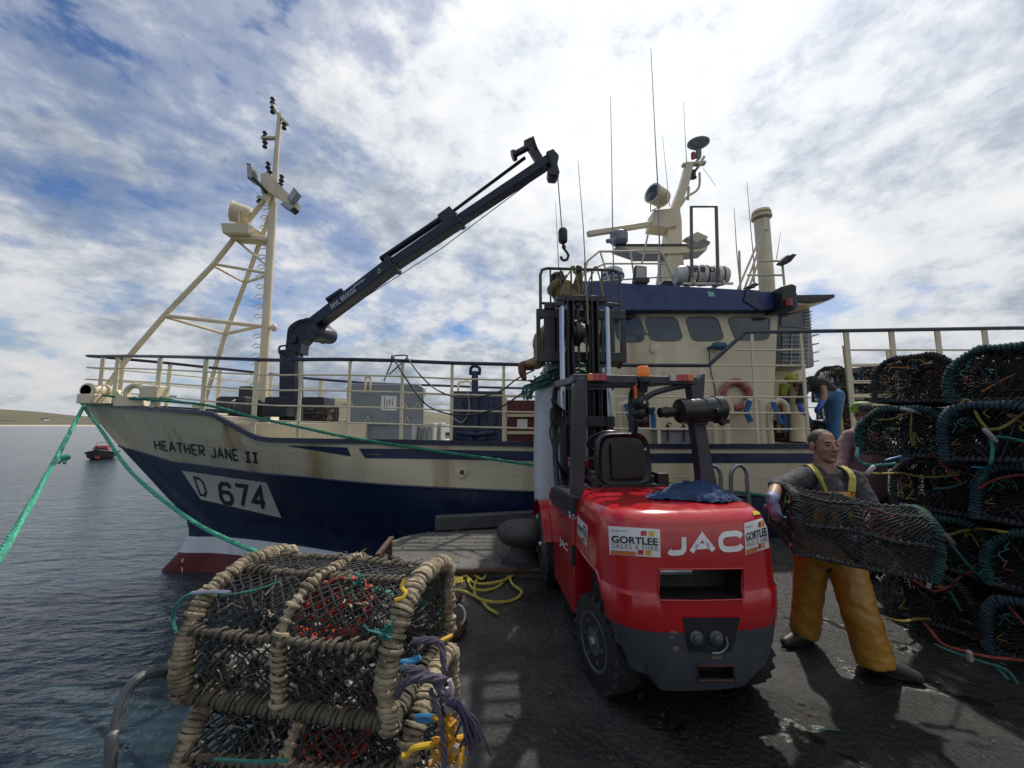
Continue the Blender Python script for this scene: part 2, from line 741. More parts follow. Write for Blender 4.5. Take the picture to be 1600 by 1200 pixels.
def sea_material():
    m = bpy.data.materials.new('sea_water')
    m.use_nodes = True
    t = m.node_tree
    b = t.nodes['Principled BSDF']
    tcn = nd(t, 'ShaderNodeTexCoord')
    oc = tcn.outputs['Object']
    c1 = fbm(t, oc, .05, 4, .6)
    t.links.new(ramp(t, c1, [(.3, (.024, .042, .056)), (.7, (.034, .056, .072))]), b.inputs['Base Color'])
    b.inputs['Roughness'].default_value = .13
    b.inputs['IOR'].default_value = 1.333
    mpn = nd(t, 'ShaderNodeMapping')
    mpn.inputs['Rotation'].default_value = (0, 0, R(28))
    mpn.inputs['Scale'].default_value = (.55, 1.5, 1)
    t.links.new(oc, mpn.inputs[0])
    a = fbm(t, mpn.outputs[0], 1.3, 3, .55, .6)
    c = fbm(t, mpn.outputs[0], 4.0, 4, .6, .5)
    d = fbm(t, oc, .08, 3, .5)
    h = mathn(t, 'ADD', mathn(t, 'MULTIPLY', a, .125), mathn(t, 'MULTIPLY', c, .05))
    h = mathn(t, 'MULTIPLY', h, mathn(t, 'ADD', .55, mathn(t, 'MULTIPLY', d, .9)))
    bp = nd(t, 'ShaderNodeBump')
    bp.inputs['Strength'].default_value = 1.0
    bp.inputs['Distance'].default_value = 1.0
    t.links.new(h, bp.inputs['Height'])
    t.links.new(bp.outputs[0], b.inputs['Normal'])
    return m


b = MB()
S = 5000
b.add([(-S, -S, SEA_Z), (S, -S, SEA_Z), (S, S, SEA_Z), (-S, S, SEA_Z)], [(0, 1, 2, 3)])
struct(b.build('sea', sea_material(), smooth=0, fix=False))

# far hills: a real ridge some hundreds of metres away, low over the bay
RIDGE = [(-900, 628), (-300, 632), (0, 640), (60, 644), (130, 651), (200, 650), (300, 646), (420, 633), (490, 624), (545, 624),
         (610, 634), (720, 652), (860, 660), (1000, 661), (1300, 660), (1700, 660), (2400, 658)]
GRASS = mat('hill_pasture', (.075, .085, .038), .9, var=.45, scale=.02, grime=((.13, .10, .055), .9, .035, .45))
SAND = mat('beach_sand', (.42, .38, .31), .9, var=.12, scale=.05)
rows = []
us = [x for x in range(-900, 2401, 25)]
for j in range(9):
    t = j / 8
    row = []
    for u in us:
        Y = 330 + 520 * t + 40 * noise.noise(V((u * .004, 2, 0)))
        X = (u - 800) / 600 * Y
        top = at(u, interp(u, RIDGE), 850)
        ztop = (top.z - 1.65) * .98 + 1.65
        z = SEA_Z + .9 + (ztop - SEA_Z - .9) * (math.sin(t * math.pi / 2) ** 1.3) + 3.0 * noise.noise(V((X * .01, Y * .02, 1))) * t * (1 - t) * 2
        row.append(V((X, Y, z)))
    rows.append(row)
b = MB()
b.grid(rows)
struct(b.build('far_hills', GRASS, smooth=180, fix=False))
b = MB()
b.grid([[V(((p.x) * .93, p.y * .93, SEA_Z + .03)) for p in rows[0]], [p + V((0, 3, .15)) for p in rows[0]]])
struct(b.build('beach', SAND, smooth=180, fix=False))
for i, (u, v, wd) in enumerate(((69, 661, 5),)):
    p = at(u, 660, 420)
    hz = 5
    t = thing('cottage', ('white cottage on the far shore', 'small white outbuilding beside the far shore cottage',
                          'low dark shed at the left end of the far beach')[i], 'house', (p.x, p.y, SEA_Z + hz - 3))
    bb = MB()
    bb.box((p.x, p.y, SEA_Z + hz), (wd, 5, 3))
    bb.build('wall', WHITE if i < 2 else RUSTY, t)
    bb = MB()
    z = SEA_Z + hz + 1.5
    bb.prism([(p.x - wd / 2, p.y - 3.2, z), (p.x - wd / 2, p.y + 3.2, z), (p.x - wd / 2, p.y, z + 1.4)], (wd, 0, 0))
    bb.build('roof', CHARC, t)


def ground_material():
    m = bpy.data.materials.new('wet_quay_concrete')
    m.use_nodes = True
    t = m.node_tree
    b = t.nodes['Principled BSDF']
    oc = nd(t, 'ShaderNodeTexCoord').outputs['Object']
    n1 = fbm(t, oc, 1.3, 9, .62, .5)
    n2 = fbm(t, oc, 16, 6, .7)
    sp = nd(t, 'ShaderNodeSeparateXYZ')
    t.links.new(oc, sp.inputs[0])
    # the seaward strip on the left has dried out, the working side is soaked
    side = nd(t, 'ShaderNodeMapRange')
    side.inputs[1].default_value, side.inputs[2].default_value = -.5, 1.0
    side.inputs[3].default_value, side.inputs[4].default_value = -.13, .09
    t.links.new(sp.outputs[0], side.inputs[0])
    wetv = mathn(t, 'ADD', n1, side.outputs[0])
    wet = ramp(t, wetv, [(.38, (0, 0, 0)), (.56, (1, 1, 1))])
    dry = ramp(t, n2, [(.3, (.026, .025, .023)), (.55, (.044, .042, .039)), (.75, (.085, .081, .074))])
    wetc = ramp(t, n2, [(.3, (.006, .006, .006)), (.6, (.012, .012, .011)), (.8, (.028, .027, .025))])
    c = mixc(t, wet, dry, wetc)
    sc_ = fbm(t, oc, 4.2, 8, .7, 1.2)
    c = mixc(t, ramp(t, sc_, [(.62, (0, 0, 0)), (.72, (.5, .5, .5))]), c, (.07, .067, .060))
    t.links.new(c, b.inputs['Base Color'])
    pud = fbm(t, oc, 2.1, 6, .6, .7)
    pm = ramp(t, pud, [(.58, (0, 0, 0)), (.64, (1, 1, 1))])
    r1 = mixc(t, wet, (.52, .52, .52), (.33, .33, .33))
    r2 = mixc(t, mathn(t, 'MULTIPLY', pm, wet), r1, (.09, .09, .09))
    t.links.new(r2, b.inputs['Roughness'])
    b.inputs['Specular IOR Level'].default_value = .5
    vor = nd(t, 'ShaderNodeTexVoronoi', feature='DISTANCE_TO_EDGE')
    vor.inputs['Scale'].default_value = 1.1
    mpd = nd(t, 'ShaderNodeVectorMath', operation='ADD')
    nz = nd(t, 'ShaderNodeTexNoise')
    nz.inputs['Scale'].default_value = 2.5
    t.links.new(oc, nz.inputs['Vector'])
    t.links.new(nz.outputs['Color'], mpd.inputs[0])
    t.links.new(oc, mpd.inputs[1])
    t.links.new(mpd.outputs[0], vor.inputs['Vector'])
    crack = ramp(t, vor.outputs['Distance'], [(0, (0, 0, 0)), (.012, (1, 1, 1))])
    h = mathn(t, 'ADD', mathn(t, 'MULTIPLY', fbm(t, oc, 30, 6, .72), .85), mathn(t, 'MULTIPLY', n1, 1.0))
    vc = nd(t, 'ShaderNodeTexVoronoi', feature='SMOOTH_F1')
    vc.inputs['Scale'].default_value = 34
    t.links.new(oc, vc.inputs['Vector'])
    h = mathn(t, 'ADD', h, mathn(t, 'MULTIPLY', vc.outputs['Distance'], .55))
    h = mathn(t, 'ADD', h, mathn(t, 'MULTIPLY', crack, .08))
    flat = mathn(t, 'SUBTRACT', 1.0, mathn(t, 'MULTIPLY', mathn(t, 'MULTIPLY', pm, wet), .93))
    bp = nd(t, 'ShaderNodeBump')
    bp.inputs['Distance'].default_value = .022
    t.links.new(mathn(t, 'MULTIPLY', flat, .9), bp.inputs['Strength'])
    t.links.new(h, bp.inputs['Height'])
    t.links.new(bp.outputs[0], b.inputs['Normal'])
    return m


GROUND = ground_material()
b = MB()
QUAY = [(-1.16, -30), (40, -30), (40, 5.72), (-1.0, 5.72), (-1.22, 4.1)]
b.prism([(x, y, -4) for x, y in QUAY], (0, 0, 4))
struct(b.build('quay_ground', GROUND, smooth=0))

APRONM = mat('dry_apron_concrete', (.105, .10, .090), .85, var=.22, scale=3, bump=.5, bscale=28,
             grime=((.20, .19, .17), .7, 11, .60), stain=((.07, .045, .03), .6, 2.5, 2.5, .56))
ap = [(1100, 886), (850, 887), (760, 888), (690, 888), (655, 886), (628, 877), (610, 866), (601, 855), (612, 845), (640, 836), (690, 829),
      (740, 824), (840, 822), (1100, 822)]
app = [at_z(u, v, .10) for u, v in ap]
b = MB()
b.prism([(p.x, p.y, -3.9) for p in app], (0, 0, 4.0))
struct(b.build('quay_apron', APRONM, smooth=0))
# steel rim that protects the apron's edge
b = MB()
b.tube([p + V((0, -.02, -.015)) for p in app[:9]], .03, 8)
tag(b.build('edge_strip', RUSTY), 'dark steel rim curving round the edge of the raised concrete apron', 'steel strip')

t = thing('kerb_beam', 'low steel kerb beam along the quay edge in front of the navy hull', 'kerb', at_z(680, 834, .1))
p0, p1 = at_z(678, 833, .1), at_z(1000, 813, .1)
b = MB()
b.bar(p0 + V((0, .07, .12)), p1 + V((0, .07, .12)), .13, .20, up=(0, 0, 1))
b.build('beam', mat('kerb_steel', (.055, .058, .060), .6, var=.25, scale=6, bump=.2, grime=((.1, .06, .035), .7, 9, .6)), t, bevel=.02)
b = MB()
for k in range(4):
    q = lerp(p0, p1, .10 + .28 * k)
    b.tube([q + V((0, -.02, .03)), q + V((0, .02, .03))], .035, 10)
b.build('drain_pipe', RUSTY, t)

# grit, scraps of weed and twine on the concrete
rg = random.Random(77)
b = MB()
for k in range(120):
    u, v = rg.uniform(690, 1600), rg.uniform(885, 1195)
    p = at_z(u, v, .004)
    s_ = rg.choice((.004, .006, .009, .013))
    b.ell(p, (s_ * rg.uniform(.8, 2.2), s_, s_ * .6), rot=Matrix.Rotation(rg.uniform(0, 6), 3, 'Z'), nu=6, nv=4, m=rg.choice((0, 0, 2)))
for k in range(9):
    p = at_z(rg.uniform(690, 1600), rg.uniform(890, 1190), .006)
    a_ = rg.uniform(0, 6)
    d_ = V((math.cos(a_), math.sin(a_), 0)) * rg.uniform(.02, .07)
    b.tube(smooth_path([p, p + d_ + V((rg.uniform(-.02, .02), rg.uniform(-.02, .02), .004)), p + d_ * 2], 3), .0025, 4, m=rg.choice((1, 2, 3)))
o = b.build('ground_litter', [mat('dark_grit', (.05, .047, .042), .8), mat('pale_grit', (.22, .21, .19), .8), mat('weed_scrap', (.05, .03, .02), .8), mat('twine_scrap', (.05, .20, .15), .8)], smooth=60, fix=False)
o['kind'] = 'stuff'
b = MB()
for k in range(150):
    u, v = rg.uniform(620, 850), rg.uniform(828, 884)
    p = at_z(u, v, .104)
    s_ = rg.choice((.005, .007, .011))
    b.ell(p, (s_ * rg.uniform(.8, 2.5), s_, s_ * .6), rot=Matrix.Rotation(rg.uniform(0, 6), 3, 'Z'), nu=6, nv=4, m=rg.choice((0, 1, 1, 2)))
o = b.build('ground_litter', [MATS['dark_grit'], MATS['pale_grit'], MATS['weed_scrap']], smooth=60, fix=False)
o['kind'] = 'stuff'

# mooring bollard on the apron
q = at_z(818, 877, .1)
t = thing('mooring_bollard', 'squat dark iron mushroom bollard on the concrete apron beside the front tyre', 'bollard', q)
b = MB()
b.lathe([(.25, 0), (.25, .025), (.17, .04), (.15, .12), (.145, .22)], q, n=24)
b.build('post', mat('bollard_iron', (.035, .033, .032), .55, var=.25, scale=8, bump=.25, bscale=24, grime=((.09, .08, .07), .6, 10, .58)), t)
b = MB()
b.lathe([(.145, .20), (.22, .215), (.265, .27), (.275, .33), (.255, .38), (.20, .42), (.10, .44), (0, .445)], q, n=26, sx=1.12)
b.build('cap', MATS['bollard_iron'], t)

# ------------------------------------------------------------------ the fishing boat: hull form
YC, HB = 8.5, 2.2
STEM = [(-2.6, -8.1), (-2.0, -8.0)] + sorted((at(u, v, YC).z, at(u, v, YC).x) for u, v in
                                        ((252, 891), (280, 862), (294, 837), (296, 829), (290, 807), (261, 777), (228, 741), (183, 693), (130, 631)))
STEM.append((STEM[-1][0] + .6, STEM[-1][1] - .42))
ZRED, ZWHITE = at(280, 862, YC).z, at(294, 837, YC).z


def stemX(z):
    return interp(z, STEM)


def half(X, z):
    x0 = stemX(z)
    L = interp(z, [(-2.4, 9), (-1.6, 8.3), (-.4, 7.6), (.5, 7.0), (1.3, 6.4)])
    mx = interp(z, [(-1.6, .04), (-.4, .16), (.5, .34), (1.3, .5), (2.1, .62)])
    B = HB * interp(z, [(-2.6, .55), (-2.0, .86), (-1.6, .95), (-.6, 1.0)])
    t = max(0, min(1, (X - x0) / L))
    s = t * t * (3 - 2 * t)
    f = mx * math.sin(math.pi / 2 * t) + (1 - mx) * s
    f = max(f, .035 * min(1, t * 30) ** .5) if t > 0 else 0
    if X > 9.5:
        f *= 1 - .16 * ((X - 9.5) / 3.5) ** 2
    return B * f


def side(u, v, dz=0.0):
    """World point of the port side seen at photo position (u, v)."""
    Y = 7.0
    for _ in range(40):
        p = at(u, v, Y)
        Y = Y * .5 + .5 * (YC - half(p.x, p.z + dz))
    return at(u, v, Y)


def tab(pts):
    out_ = []
    for u, v in pts:
        p = side(u, v)
        out_.append((p.x, p.z))
    return out_


GW = [(-9.55, at(130, 630, YC).z)] + tab([(200, 635), (330, 646), (400, 684), (420, 687), (620, 690), (835, 694), (1010, 697), (1250, 697)]) + [(13, 1.25)]
ZB = [(-8.8, at(183, 693, YC).z)] + tab([(210, 704), (270, 722), (420, 741), (480, 746), (835, 769)]) + [(6, .45), (13, .45)]


def zg(X):
    return interp(X, GW)


def zb(X):
    return interp(X, ZB)


def hullp(X, z, sgn=-1, off=0.0):
    return V((X, YC + sgn * (half(X, z) + off), z))


def hull_grid(sgn, zfuncs, ncol=120):
    rows = []
    ss = [(i / ncol) ** 1.7 for i in range(ncol + 1)]
    for zf in zfuncs:
        row = []
        for s in ss:
            X = -9.5 + s * 22.5
            for _ in range(25):
                z = zf(X)
                x0 = stemX(z)
                X = .5 * X + .5 * (x0 + s * (13 - x0))
            row.append(hullp(X, zf(X), sgn))
        rows.append(row)
    return rows


zf = [lambda X: -2.4, lambda X: -2.0, lambda X: SEA_Z, lambda X: (SEA_Z + ZRED) / 2, lambda X: ZRED, lambda X: (ZRED + ZWHITE) / 2, lambda X: ZWHITE, lambda X: ZWHITE + .06, lambda X: ZWHITE + .16]
zf += [(lambda k: (lambda X: lerp(ZWHITE + .16, zb(X), k / 7)))(k) for k in range(1, 8)]
zf += [(lambda k: (lambda X: lerp(zb(X), zg(X), k / 7)))(k) for k in range(1, 8)]

boat = thing('fishing_boat', 'navy and cream fishing trawler moored alongside the quay', 'fishing boat', (0, YC, SEA_Z))
b = MB()
ends = {}
for sgn in (-1, 1):
    rows = hull_grid(sgn, zf)
    ends[sgn] = [r_[-1] for r_ in rows]
    nc = len(rows[0])
    for i in range(len(rows) - 1):
        m_ = 0 if i < 4 else 1 if i < 6 else 2 if i < 15 else 3
        b.grid([rows[i], rows[i + 1]], m=m_, flip=(sgn > 0))
for i in range(len(zf) - 1):                        # transom
    m_ = 0 if i < 4 else 1 if i < 6 else 2 if i < 15 else 3
    b.add([ends[-1][i], ends[1][i], ends[1][i + 1], ends[-1][i + 1]], [(0, 1, 2, 3)], m_)
hull = b.build('hull', [RED_HULL, WHITE_HULL, NAVY_HULL, CREAM_HULL], boat, smooth=50, fix=False)
HS = Surf(hull)


def gw_path(sgn, X0=-9.50, X1=13, n=150, off=0.0, dz=0.0):
    return [hullp(lerp(X0, X1, (i / n) ** 1.25), zg(lerp(X0, X1, (i / n) ** 1.25)), sgn, off) + V((0, 0, dz)) for i in range(n + 1)]


b = MB()
pa = gw_path(1, off=.0)[::-1] + gw_path(-1, off=.0)
for a, c in zip(pa, pa[1:]):
    if (a - c).length > 1e-4:
        b.bar(a, c + (c - a) * .04, .075, .075, up=(0, 0, 1))
b.build('gunwale', mat('navy_rail_paint', (.010, .014, .040), .32, var=.2, scale=8, grime=((.12, .09, .07), .5, 13, .66)), boat, smooth=0)
RAILN = MATS['navy_rail_paint']
# knuckle strake between navy and cream
b = MB()
b.tube([hullp(lerp(-8.6, 13, (i / 120) ** 1.2), zb(lerp(-8.6, 13, (i / 120) ** 1.2)), -1, .0) for i in range(121)], .022, 6)
b.build('rubbing_strake', NAVY_HULL, boat, fix=False)

for fz in (.36, .70):
    b = MB()
    b.tube([hullp(X, lerp(zb(X), zg(X), fz), -1, -.0015) for X in [lerp(-8.7, 12.8, (i / 110) ** 1.2) for i in range(111)]], .006, 5)
    b.build('plate_seam', CREAM_HULL, boat, fix=False)
for X in (-5.6, -3.9, -2.2, -.5, 1.2):
    b = MB()
    b.tube([hullp(X - .25 * (1 - k / 12), lerp(zb(X) + .03, zg(X) - .05, k / 12), -1, -.002) for k in range(0, 13)], .005, 5)
    b.build('plate_seam', CREAM_HULL, boat, fix=False)

# navy stripe blocks under the gunwale
nv = mat('navy_stripe', (.011, .018, .06), .35, var=.15, scale=3)
decal_poly(HS, [(451, 697), (549, 713), (543, 699), (452, 696)], 'stripe', nv, boat, .006, 8, 2)
rws = [[], []]
for i in range(81):
    X = lerp(side(561, 705).x, 12.9, i / 80)
    k = .10 if i == 0 else 0
    rws[0].append(hullp(X + k, zg(X) - .27, -1, .006))
    rws[1].append(hullp(X, zg(X) - .115, -1, .006))
b = MB()
b.grid(rws)
b.build('stripe', nv, boat, fix=False)

# name, number board
decal_strokes(HS, 'HEATHER JANE', [(243, 702.5), (374, 721), (371, 701), (240, 686.5)], 'ship_name', INK, boat, th=.17, gap=.34, off=.010)
decal_strokes(HS, 'II', [(384, 722.5), (405, 724), (403, 706.5), (382, 704.5)], 'ship_name', INK, boat, th=.19, gap=.30, off=.010)
bd = decal_poly(HS, [(314, 780), (440, 809), (417, 754), (284, 735)], 'number_board', mat('white_board', (.55, .53, .46), .45, var=.06, scale=3), boat, .006, 14, 8)
decal_strokes(HS, 'D', [(313, 774), (327, 777), (317, 746), (302, 743)], 'registration_number', INK, bd, th=.13, off=.016)
decal_strokes(HS, '674', [(346, 787), (419, 799), (414, 759), (340, 751)], 'registration_number', INK, bd, th=.17, gap=.30, off=.016)
# draught marks on the stem and the water discharge flange
decal_text(HS, '4', [(283, 879), (287, 880), (288, 872), (284, 871)], 'draught_mark', WHITEINK, boat, .012, .0)
decal_text(HS, '3', [(282, 895), (286, 896), (287, 887), (283, 886)], 'draught_mark', WHITEINK, boat, .012, .0)
q = HS.hit(722, 738, .0)
b = MB()
b.lathe([(.085, 0), (.085, .03), (.04, .035), (.035, .0)], q, axis=(0, -1, 0), n=18)
b.build('discharge_flange', CREAM, boat)

# decks
b = MB()
n = 60
rows = [[], [], []]
for i in range(n + 1):
    X = lerp(-5.3, 12.95, i / n)
    h_ = half(X, 1.2) - .05
    rows[0].append(V((X, YC - h_, 1.215)))
    rows[1].append(V((X, YC, 1.275)))
    rows[2].append(V((X, YC + h_, 1.215)))
b.grid(rows)
b.build('deck', DECKM, boat, smooth=0, fix=False)
rows = [[], []]
for i in range(31):
    X = lerp(-9.35, -5.05, i / 30)
    h_ = max(.005, half(X, 1.9) - .03)
    rows[0].append(V((X, YC - h_, zg(X) - .05)))
    rows[1].append(V((X, YC + h_, zg(X) - .05)))
b = MB()
b.grid(rows)
e0, e1 = rows[0][-1], rows[1][-1]
b.add([e0, e1, V((e1.x, e1.y, 1.2)), V((e0.x, e0.y, 1.2))], [(0, 1, 2, 3)])
b.build('foredeck', CREAM, boat, smooth=0, fix=False)
b = MB()
b.box((-4.0, 8.6, 1.44), (2.6, 2.9, .42))
b.build('hatch_coaming', CREAM, boat, bevel=.03)

# ------------------------------------------------------------------ guard rails
TOPP = [(-9.52, at(137, 556, YC).z)] + tab([(178, 553), (232, 553), (330, 556), (420, 559), (612, 563), (706, 567), (835, 570), (1107, 571)]) + [(13, at(1107, 571, 6.3).z)]


def ztop(X):
    return interp(X, TOPP)


XR0, XR1 = at(1107, 571, 6.3).x, at(1165, 519, 6.3).x
ZR = [(XR1, at(1165, 519, 6.3).z), (at(1600, 512, 6.3).x, at(1600, 512, 6.3).z), (13, at(1600, 512, 6.3).z)]


def rail_pt(X, z, sgn):
    g = min(z, zg(X))
    return V((X, YC + sgn * max(.0, half(X, g) - .015), z))


XG = [lerp(-9.50, 12.9, (i / 110) ** 1.2) for i in range(111)]
for sgn in (-1, 1):
    b = MB()
    if sgn < 0:
        near = [rail_pt(X, ztop(X), -1) for X in XG if X < XR0] + [rail_pt(XR0, ztop(XR0), -1)]
        near += [rail_pt(X, interp(X, ZR), -1) for X in [XR1] + [lerp(XR1, 12.9, k / 12) for k in range(1, 13)]]
        far = [rail_pt(X, ztop(X), 1) for X in XG]
        b.tube(far[::-1] + [V((at(135, 556, YC).x, YC, ztop(-9.6)))] + near, .033, 8)
        b.build('top_rail', RAILN, boat, fix=False)
    b = MB()
    for k in (-1, 0, 1, 2, 3, 4):
        seg = []
        for X in XG + [XR0, XR1]:
            pass
        xs = sorted(XG + [XR0 + .02, XR1])
        gap = (at(1268, 600, 6.3).x, at(1322, 600, 6.3).x)
        run = []
        for X in xs:
            z = ztop(X) - .262 * k
            okk = z > zg(X) + .10
            if k <= 0:
                okk = okk and sgn < 0 and X > (XR0 + .03 if k == 0 else XR0 + .35)
            if sgn < 0 and gap[0] < X < gap[1]:
                okk = False
            if sgn > 0 and k > 2:
                okk = False
            if okk:
                run.append(rail_pt(X, z, sgn))
            elif run:
                if len(run) > 1:
                    b.tube(run, .016, 6)
                run = []
        if len(run) > 1:
            b.tube(run, .016, 6)
    b.build('rail_bar', CREAM, boat, fix=False)
    if sgn < 0:
        us = [(146, 138), (168, 164), (232, 226), (306, 298), (384, 374), (462, 455), (545, 541), (628, 620), (706, 702), (787, 787), (870, 870), (958, 958), (1027, 1027),
              (1096, 1096), (1180, 1188), (1258, 1268), (1330, 1345), (1402, 1420), (1475, 1495), (1550, 1570), (1640, 1640)]
        xs = [side(a, 600).x for a, _ in us]
    else:
        xs = [-8.9, -8.1, -7.2, -6.2, -5.1, -3.9, -2.7, -1.5, -.3, .9, 2.1, 3.3, 4.5, 5.7, 6.9, 8.1, 9.3, 10.5, 12]
    for X in xs:
        z1 = interp(X, ZR) if (sgn < 0 and X > XR1) else ztop(X)
        if sgn < 0 and XR0 < X < XR1:
            z1 = lerp(ztop(XR0), ZR[0][1], (X - XR0) / (XR1 - XR0))
        b = MB()
        wdt = .085 if X < -4.3 else .05
        if sgn < 0 and X > 5.2:
            wdt = .085
        b.bar(rail_pt(X, zg(X), sgn), rail_pt(X, z1, sgn), wdt, .022, up=(0, 1, 0))
        b.build('rail_post', CREAM, boat)
# inner gate of bars seen at the after end of the raised rail
b = MB()
g0 = at(1345, 655, 6.9)
for uu, top in ((1320, 540), (1388, 547), (1440, 560)):
    b.bar(at(uu + 14, 655, 6.9), at(uu, top, 6.9), .08, .03, up=(0, 1, 0))
for vv in (571, 597, 618, 632):
    b.bar(at(1322 + (vv - 540) * .12, vv, 6.88), at(1445, vv - 2, 6.88), .05, .05)
b.build('boarding_gate', CREAM, boat)
# ------------------------------------------------------------------ foremast (a part of the boat)
YM = 8.5
mast = MB()
A = lambda u, v, Y=YM: at(u, v, Y)
mast.tube([A(408, 662), A(411, 600), A(420, 430), A(427, 318)], [.10, .095, .088, .082], 16)
mast.tube([A(427, 318), A(432, 240), A(437, 178)], [.062, .055, .048], 12)
mast.lathe([(.30, 0), (.28, .10), (.12, .42), (.10, .45)], A(407, 662) - V((0, 0, .05)), n=18)
mast.tube([A(436, 181), A(424, 160)], .04, 8)                     # head brackets
mast.bar(A(437, 182), A(449, 194), .10, .05)
mast.bar(A(432, 216), A(409, 216), .09, .05)
foremast = mast.build('foremast', CREAM, boat)
b = MB()
b.tube([A(414, 312), A(335, 412), A(257, 493), A(195, 565, 8.45), A(166, 606, 8.4)], .055, 10)
foremast_leg = b.build('stay_leg', CREAM, foremast)
b = MB()
b.tube([A(424, 330), A(383, 442, 9.1), A(352, 522, 9.5), A(319, 630, 9.95)], .05, 10)
b.box(A(318, 634, 9.95), (.34, .3, .1))
b.build('stay_leg', CREAM, foremast)
b = MB()
for p, q, r_ in (((257, 493, 8.5), (428, 512, 8.5), .045), ((258, 495, 8.5), (352, 522, 9.5), .035), ((352, 522, 9.5), (410, 509, 8.5), .04),
                 ((331, 412, 8.5), (418, 427, 8.5), .035), ((333, 415, 8.5), (383, 442, 9.1), .03), ((383, 442, 9.1), (418, 430, 8.5), .032),
                 ((370, 376, 8.5), (416, 414, 8.5), .026)):
    b.tube([A(*p), A(*q)], r_, 8)
b.ell(A(428, 512), (.07, .07, .09))
b.build('brace', CREAM, foremast)
b = MB()
b.box(A(381, 366), (.56, .55, .22), top=1.12)
b.bar(A(368, 373), A(420, 377), .30, .09)
b.build('lamp_platform', CREAM, foremast, bevel=.01)
for k in range(19):
    v = 325 + k * 15.4
    if 500 < v < 520:
        continue
    u = interp(v, [(318, 427), (430, 420), (600, 411)])
    b = MB()
    c0 = A(u, v)
    b.tube([c0 + V((-.07, -.02, .02)), c0 + V((-.2, -.02, .05)), c0 + V((-.27, -.02, .0)), c0 + V((-.2, -.02, -.05)), c0 + V((-.07, -.02, -.02))], .012, 5)
    b.build('rung', CREAM, foremast)


def drum_lamp(c, d, r_, ln, m, glassm, parent, name='searchlight'):
    d = V(d).normalized()
    bb = MB()
    bb.lathe([(r_ * .55, -ln * .5), (r_ * .9, -ln * .42), (r_, -ln * .2), (r_, ln * .42), (r_ * 1.05, ln * .44), (r_ * 1.05, ln * .5), (r_ * .93, ln * .5)], c, axis=d, n=20)
    bb.tube([c - V((0, 0, r_ * 1.35)), c - V((0, 0, r_ * .9))], r_ * .18, 8)
    x, y, _ = frame_of(d)
    bb.tube([c + x * r_ * 1.06, c + x * r_ * 1.1 - V((0, 0, r_ * 1.2)), c - x * r_ * 1.1 - V((0, 0, r_ * 1.2)), c - x * r_ * 1.06], r_ * .07, 6)
    o = bb.build(name, m, parent)
    bb = MB()
    bb.lathe([(0, ln * .56), (r_ * .6, ln * .53), (r_ * .95, ln * .49)], c, axis=d, n=20)
    bb.build('lens', glassm, o if o.parent is None or o.parent.parent is None else parent)
    return o


LENS = mat('lamp_lens', (.30, .32, .33), .12, var=.1, spec=.8)
drum_lamp(A(378, 335), (-.75, -.35, .12), .225, .40, CREAM, LENS, foremast)
for (u, v, m_) in ((426, 158, 0), (426, 172, 1), (444, 197, 1), (414, 211, 0), (414, 226, 1), (419, 259, 0), (421, 272, 1), (438, 291, 1), (405, 312, 0), (440, 279, 0)):
    b = MB()
    c0 = A(u, v)
    b.lathe([(.04, -.08), (.058, -.065), (.058, -.04), (.034, -.03), (.034, .04), (.056, .05), (.05, .075), (.02, .082)], c0, axis=(0, 0, 1 if m_ == 0 else -1), n=12)
    b.build('navigation_light', BLACK, foremast)
b = MB()
b.prism([A(407, 272, 8.3), A(417, 268, 8.3), A(466, 318, 8.3), A(463, 326, 8.3), A(448, 318, 8.3), A(420, 300, 8.3), A(416, 318, 8.3), A(408, 300, 8.3)], (0, .12, 0))
b.bar(A(404, 309), A(424, 314), .12, .07)
b.build('lamp_yard', CREAM, foremast)


def flood(q, Y, parent, m=STEELB, lens=LENS, depth=.10, name='floodlight'):
    """Flat square work lamp; q are the four photo corners of its glass face."""
    pts = [at(u, v, Y) for u, v in q]
    bb = MB()
    bb.prism(pts, (0, depth, 0))
    o = bb.build(name, m, parent, bevel=.012)
    cen = sum(pts, V()) / 4
    bb = MB()
    bb.prism([cen + (p - cen) * .8 + V((0, -.006, 0)) for p in pts], (0, .012, 0))
    bb.build('lens', lens, o if (parent.parent is None) else parent)
    return o


flood([(386, 278), (398, 284), (392, 256), (385, 254)], 8.2, foremast, BLACK, LENS, .22)
flood([(391, 276), (412, 300), (415, 296), (394, 272)], 8.2, foremast, BLACK, BLACK, .2)
flood([(448, 309), (455, 316), (466, 300), (459, 292)], 8.2, foremast, GREYP, LENS, .16)
flood([(438, 319), (455, 330), (462, 324), (443, 315)], 8.2, foremast, BLACK, LENS, .18)

# bow fittings: roller chock, fairlead eye, box
b = MB()
c0 = A(147, 611, 8.05)
for dy in (-.16, .16):
    b.lathe([(.16, 0), (.16, .05), (.05, .05)], c0 + V((.02, dy, 0)), axis=(0, 1, 0), n=18)
b.lathe([(.13, -.16), (.13, .16)], c0, axis=(0, 1, 0), n=16)
b.box(c0 + V((.02, 0, -.17)), (.30, .40, .20))
b.build('bow_roller', CREAM, boat, bevel=.015)
b = MB()
c0 = A(211, 614, 7.7)
ring = [c0 + V((.17 * math.cos(a), 0, .15 * math.sin(a))) for a in [2 * math.pi * i / 20 for i in range(20)]]
b.tube(ring, .055, 8, closed=True)
b.prism([c0 + V((-.36, -.05, -.26)), c0 + V((.26, -.05, -.26)), c0 + V((.2, -.05, -.14)), c0 + V((-.2, -.05, -.1)), c0 + V((-.32, -.05, .06))], (0, .1, 0))
b.build('fairlead', CREAM, boat)
b = MB()
b.box(A(243, 613, 7.5), (.30, .3, .24))
b.box(A(243, 629, 7.5), (.12, .12, .22))
b.build('vent_box', CREAM, boat, bevel=.02)

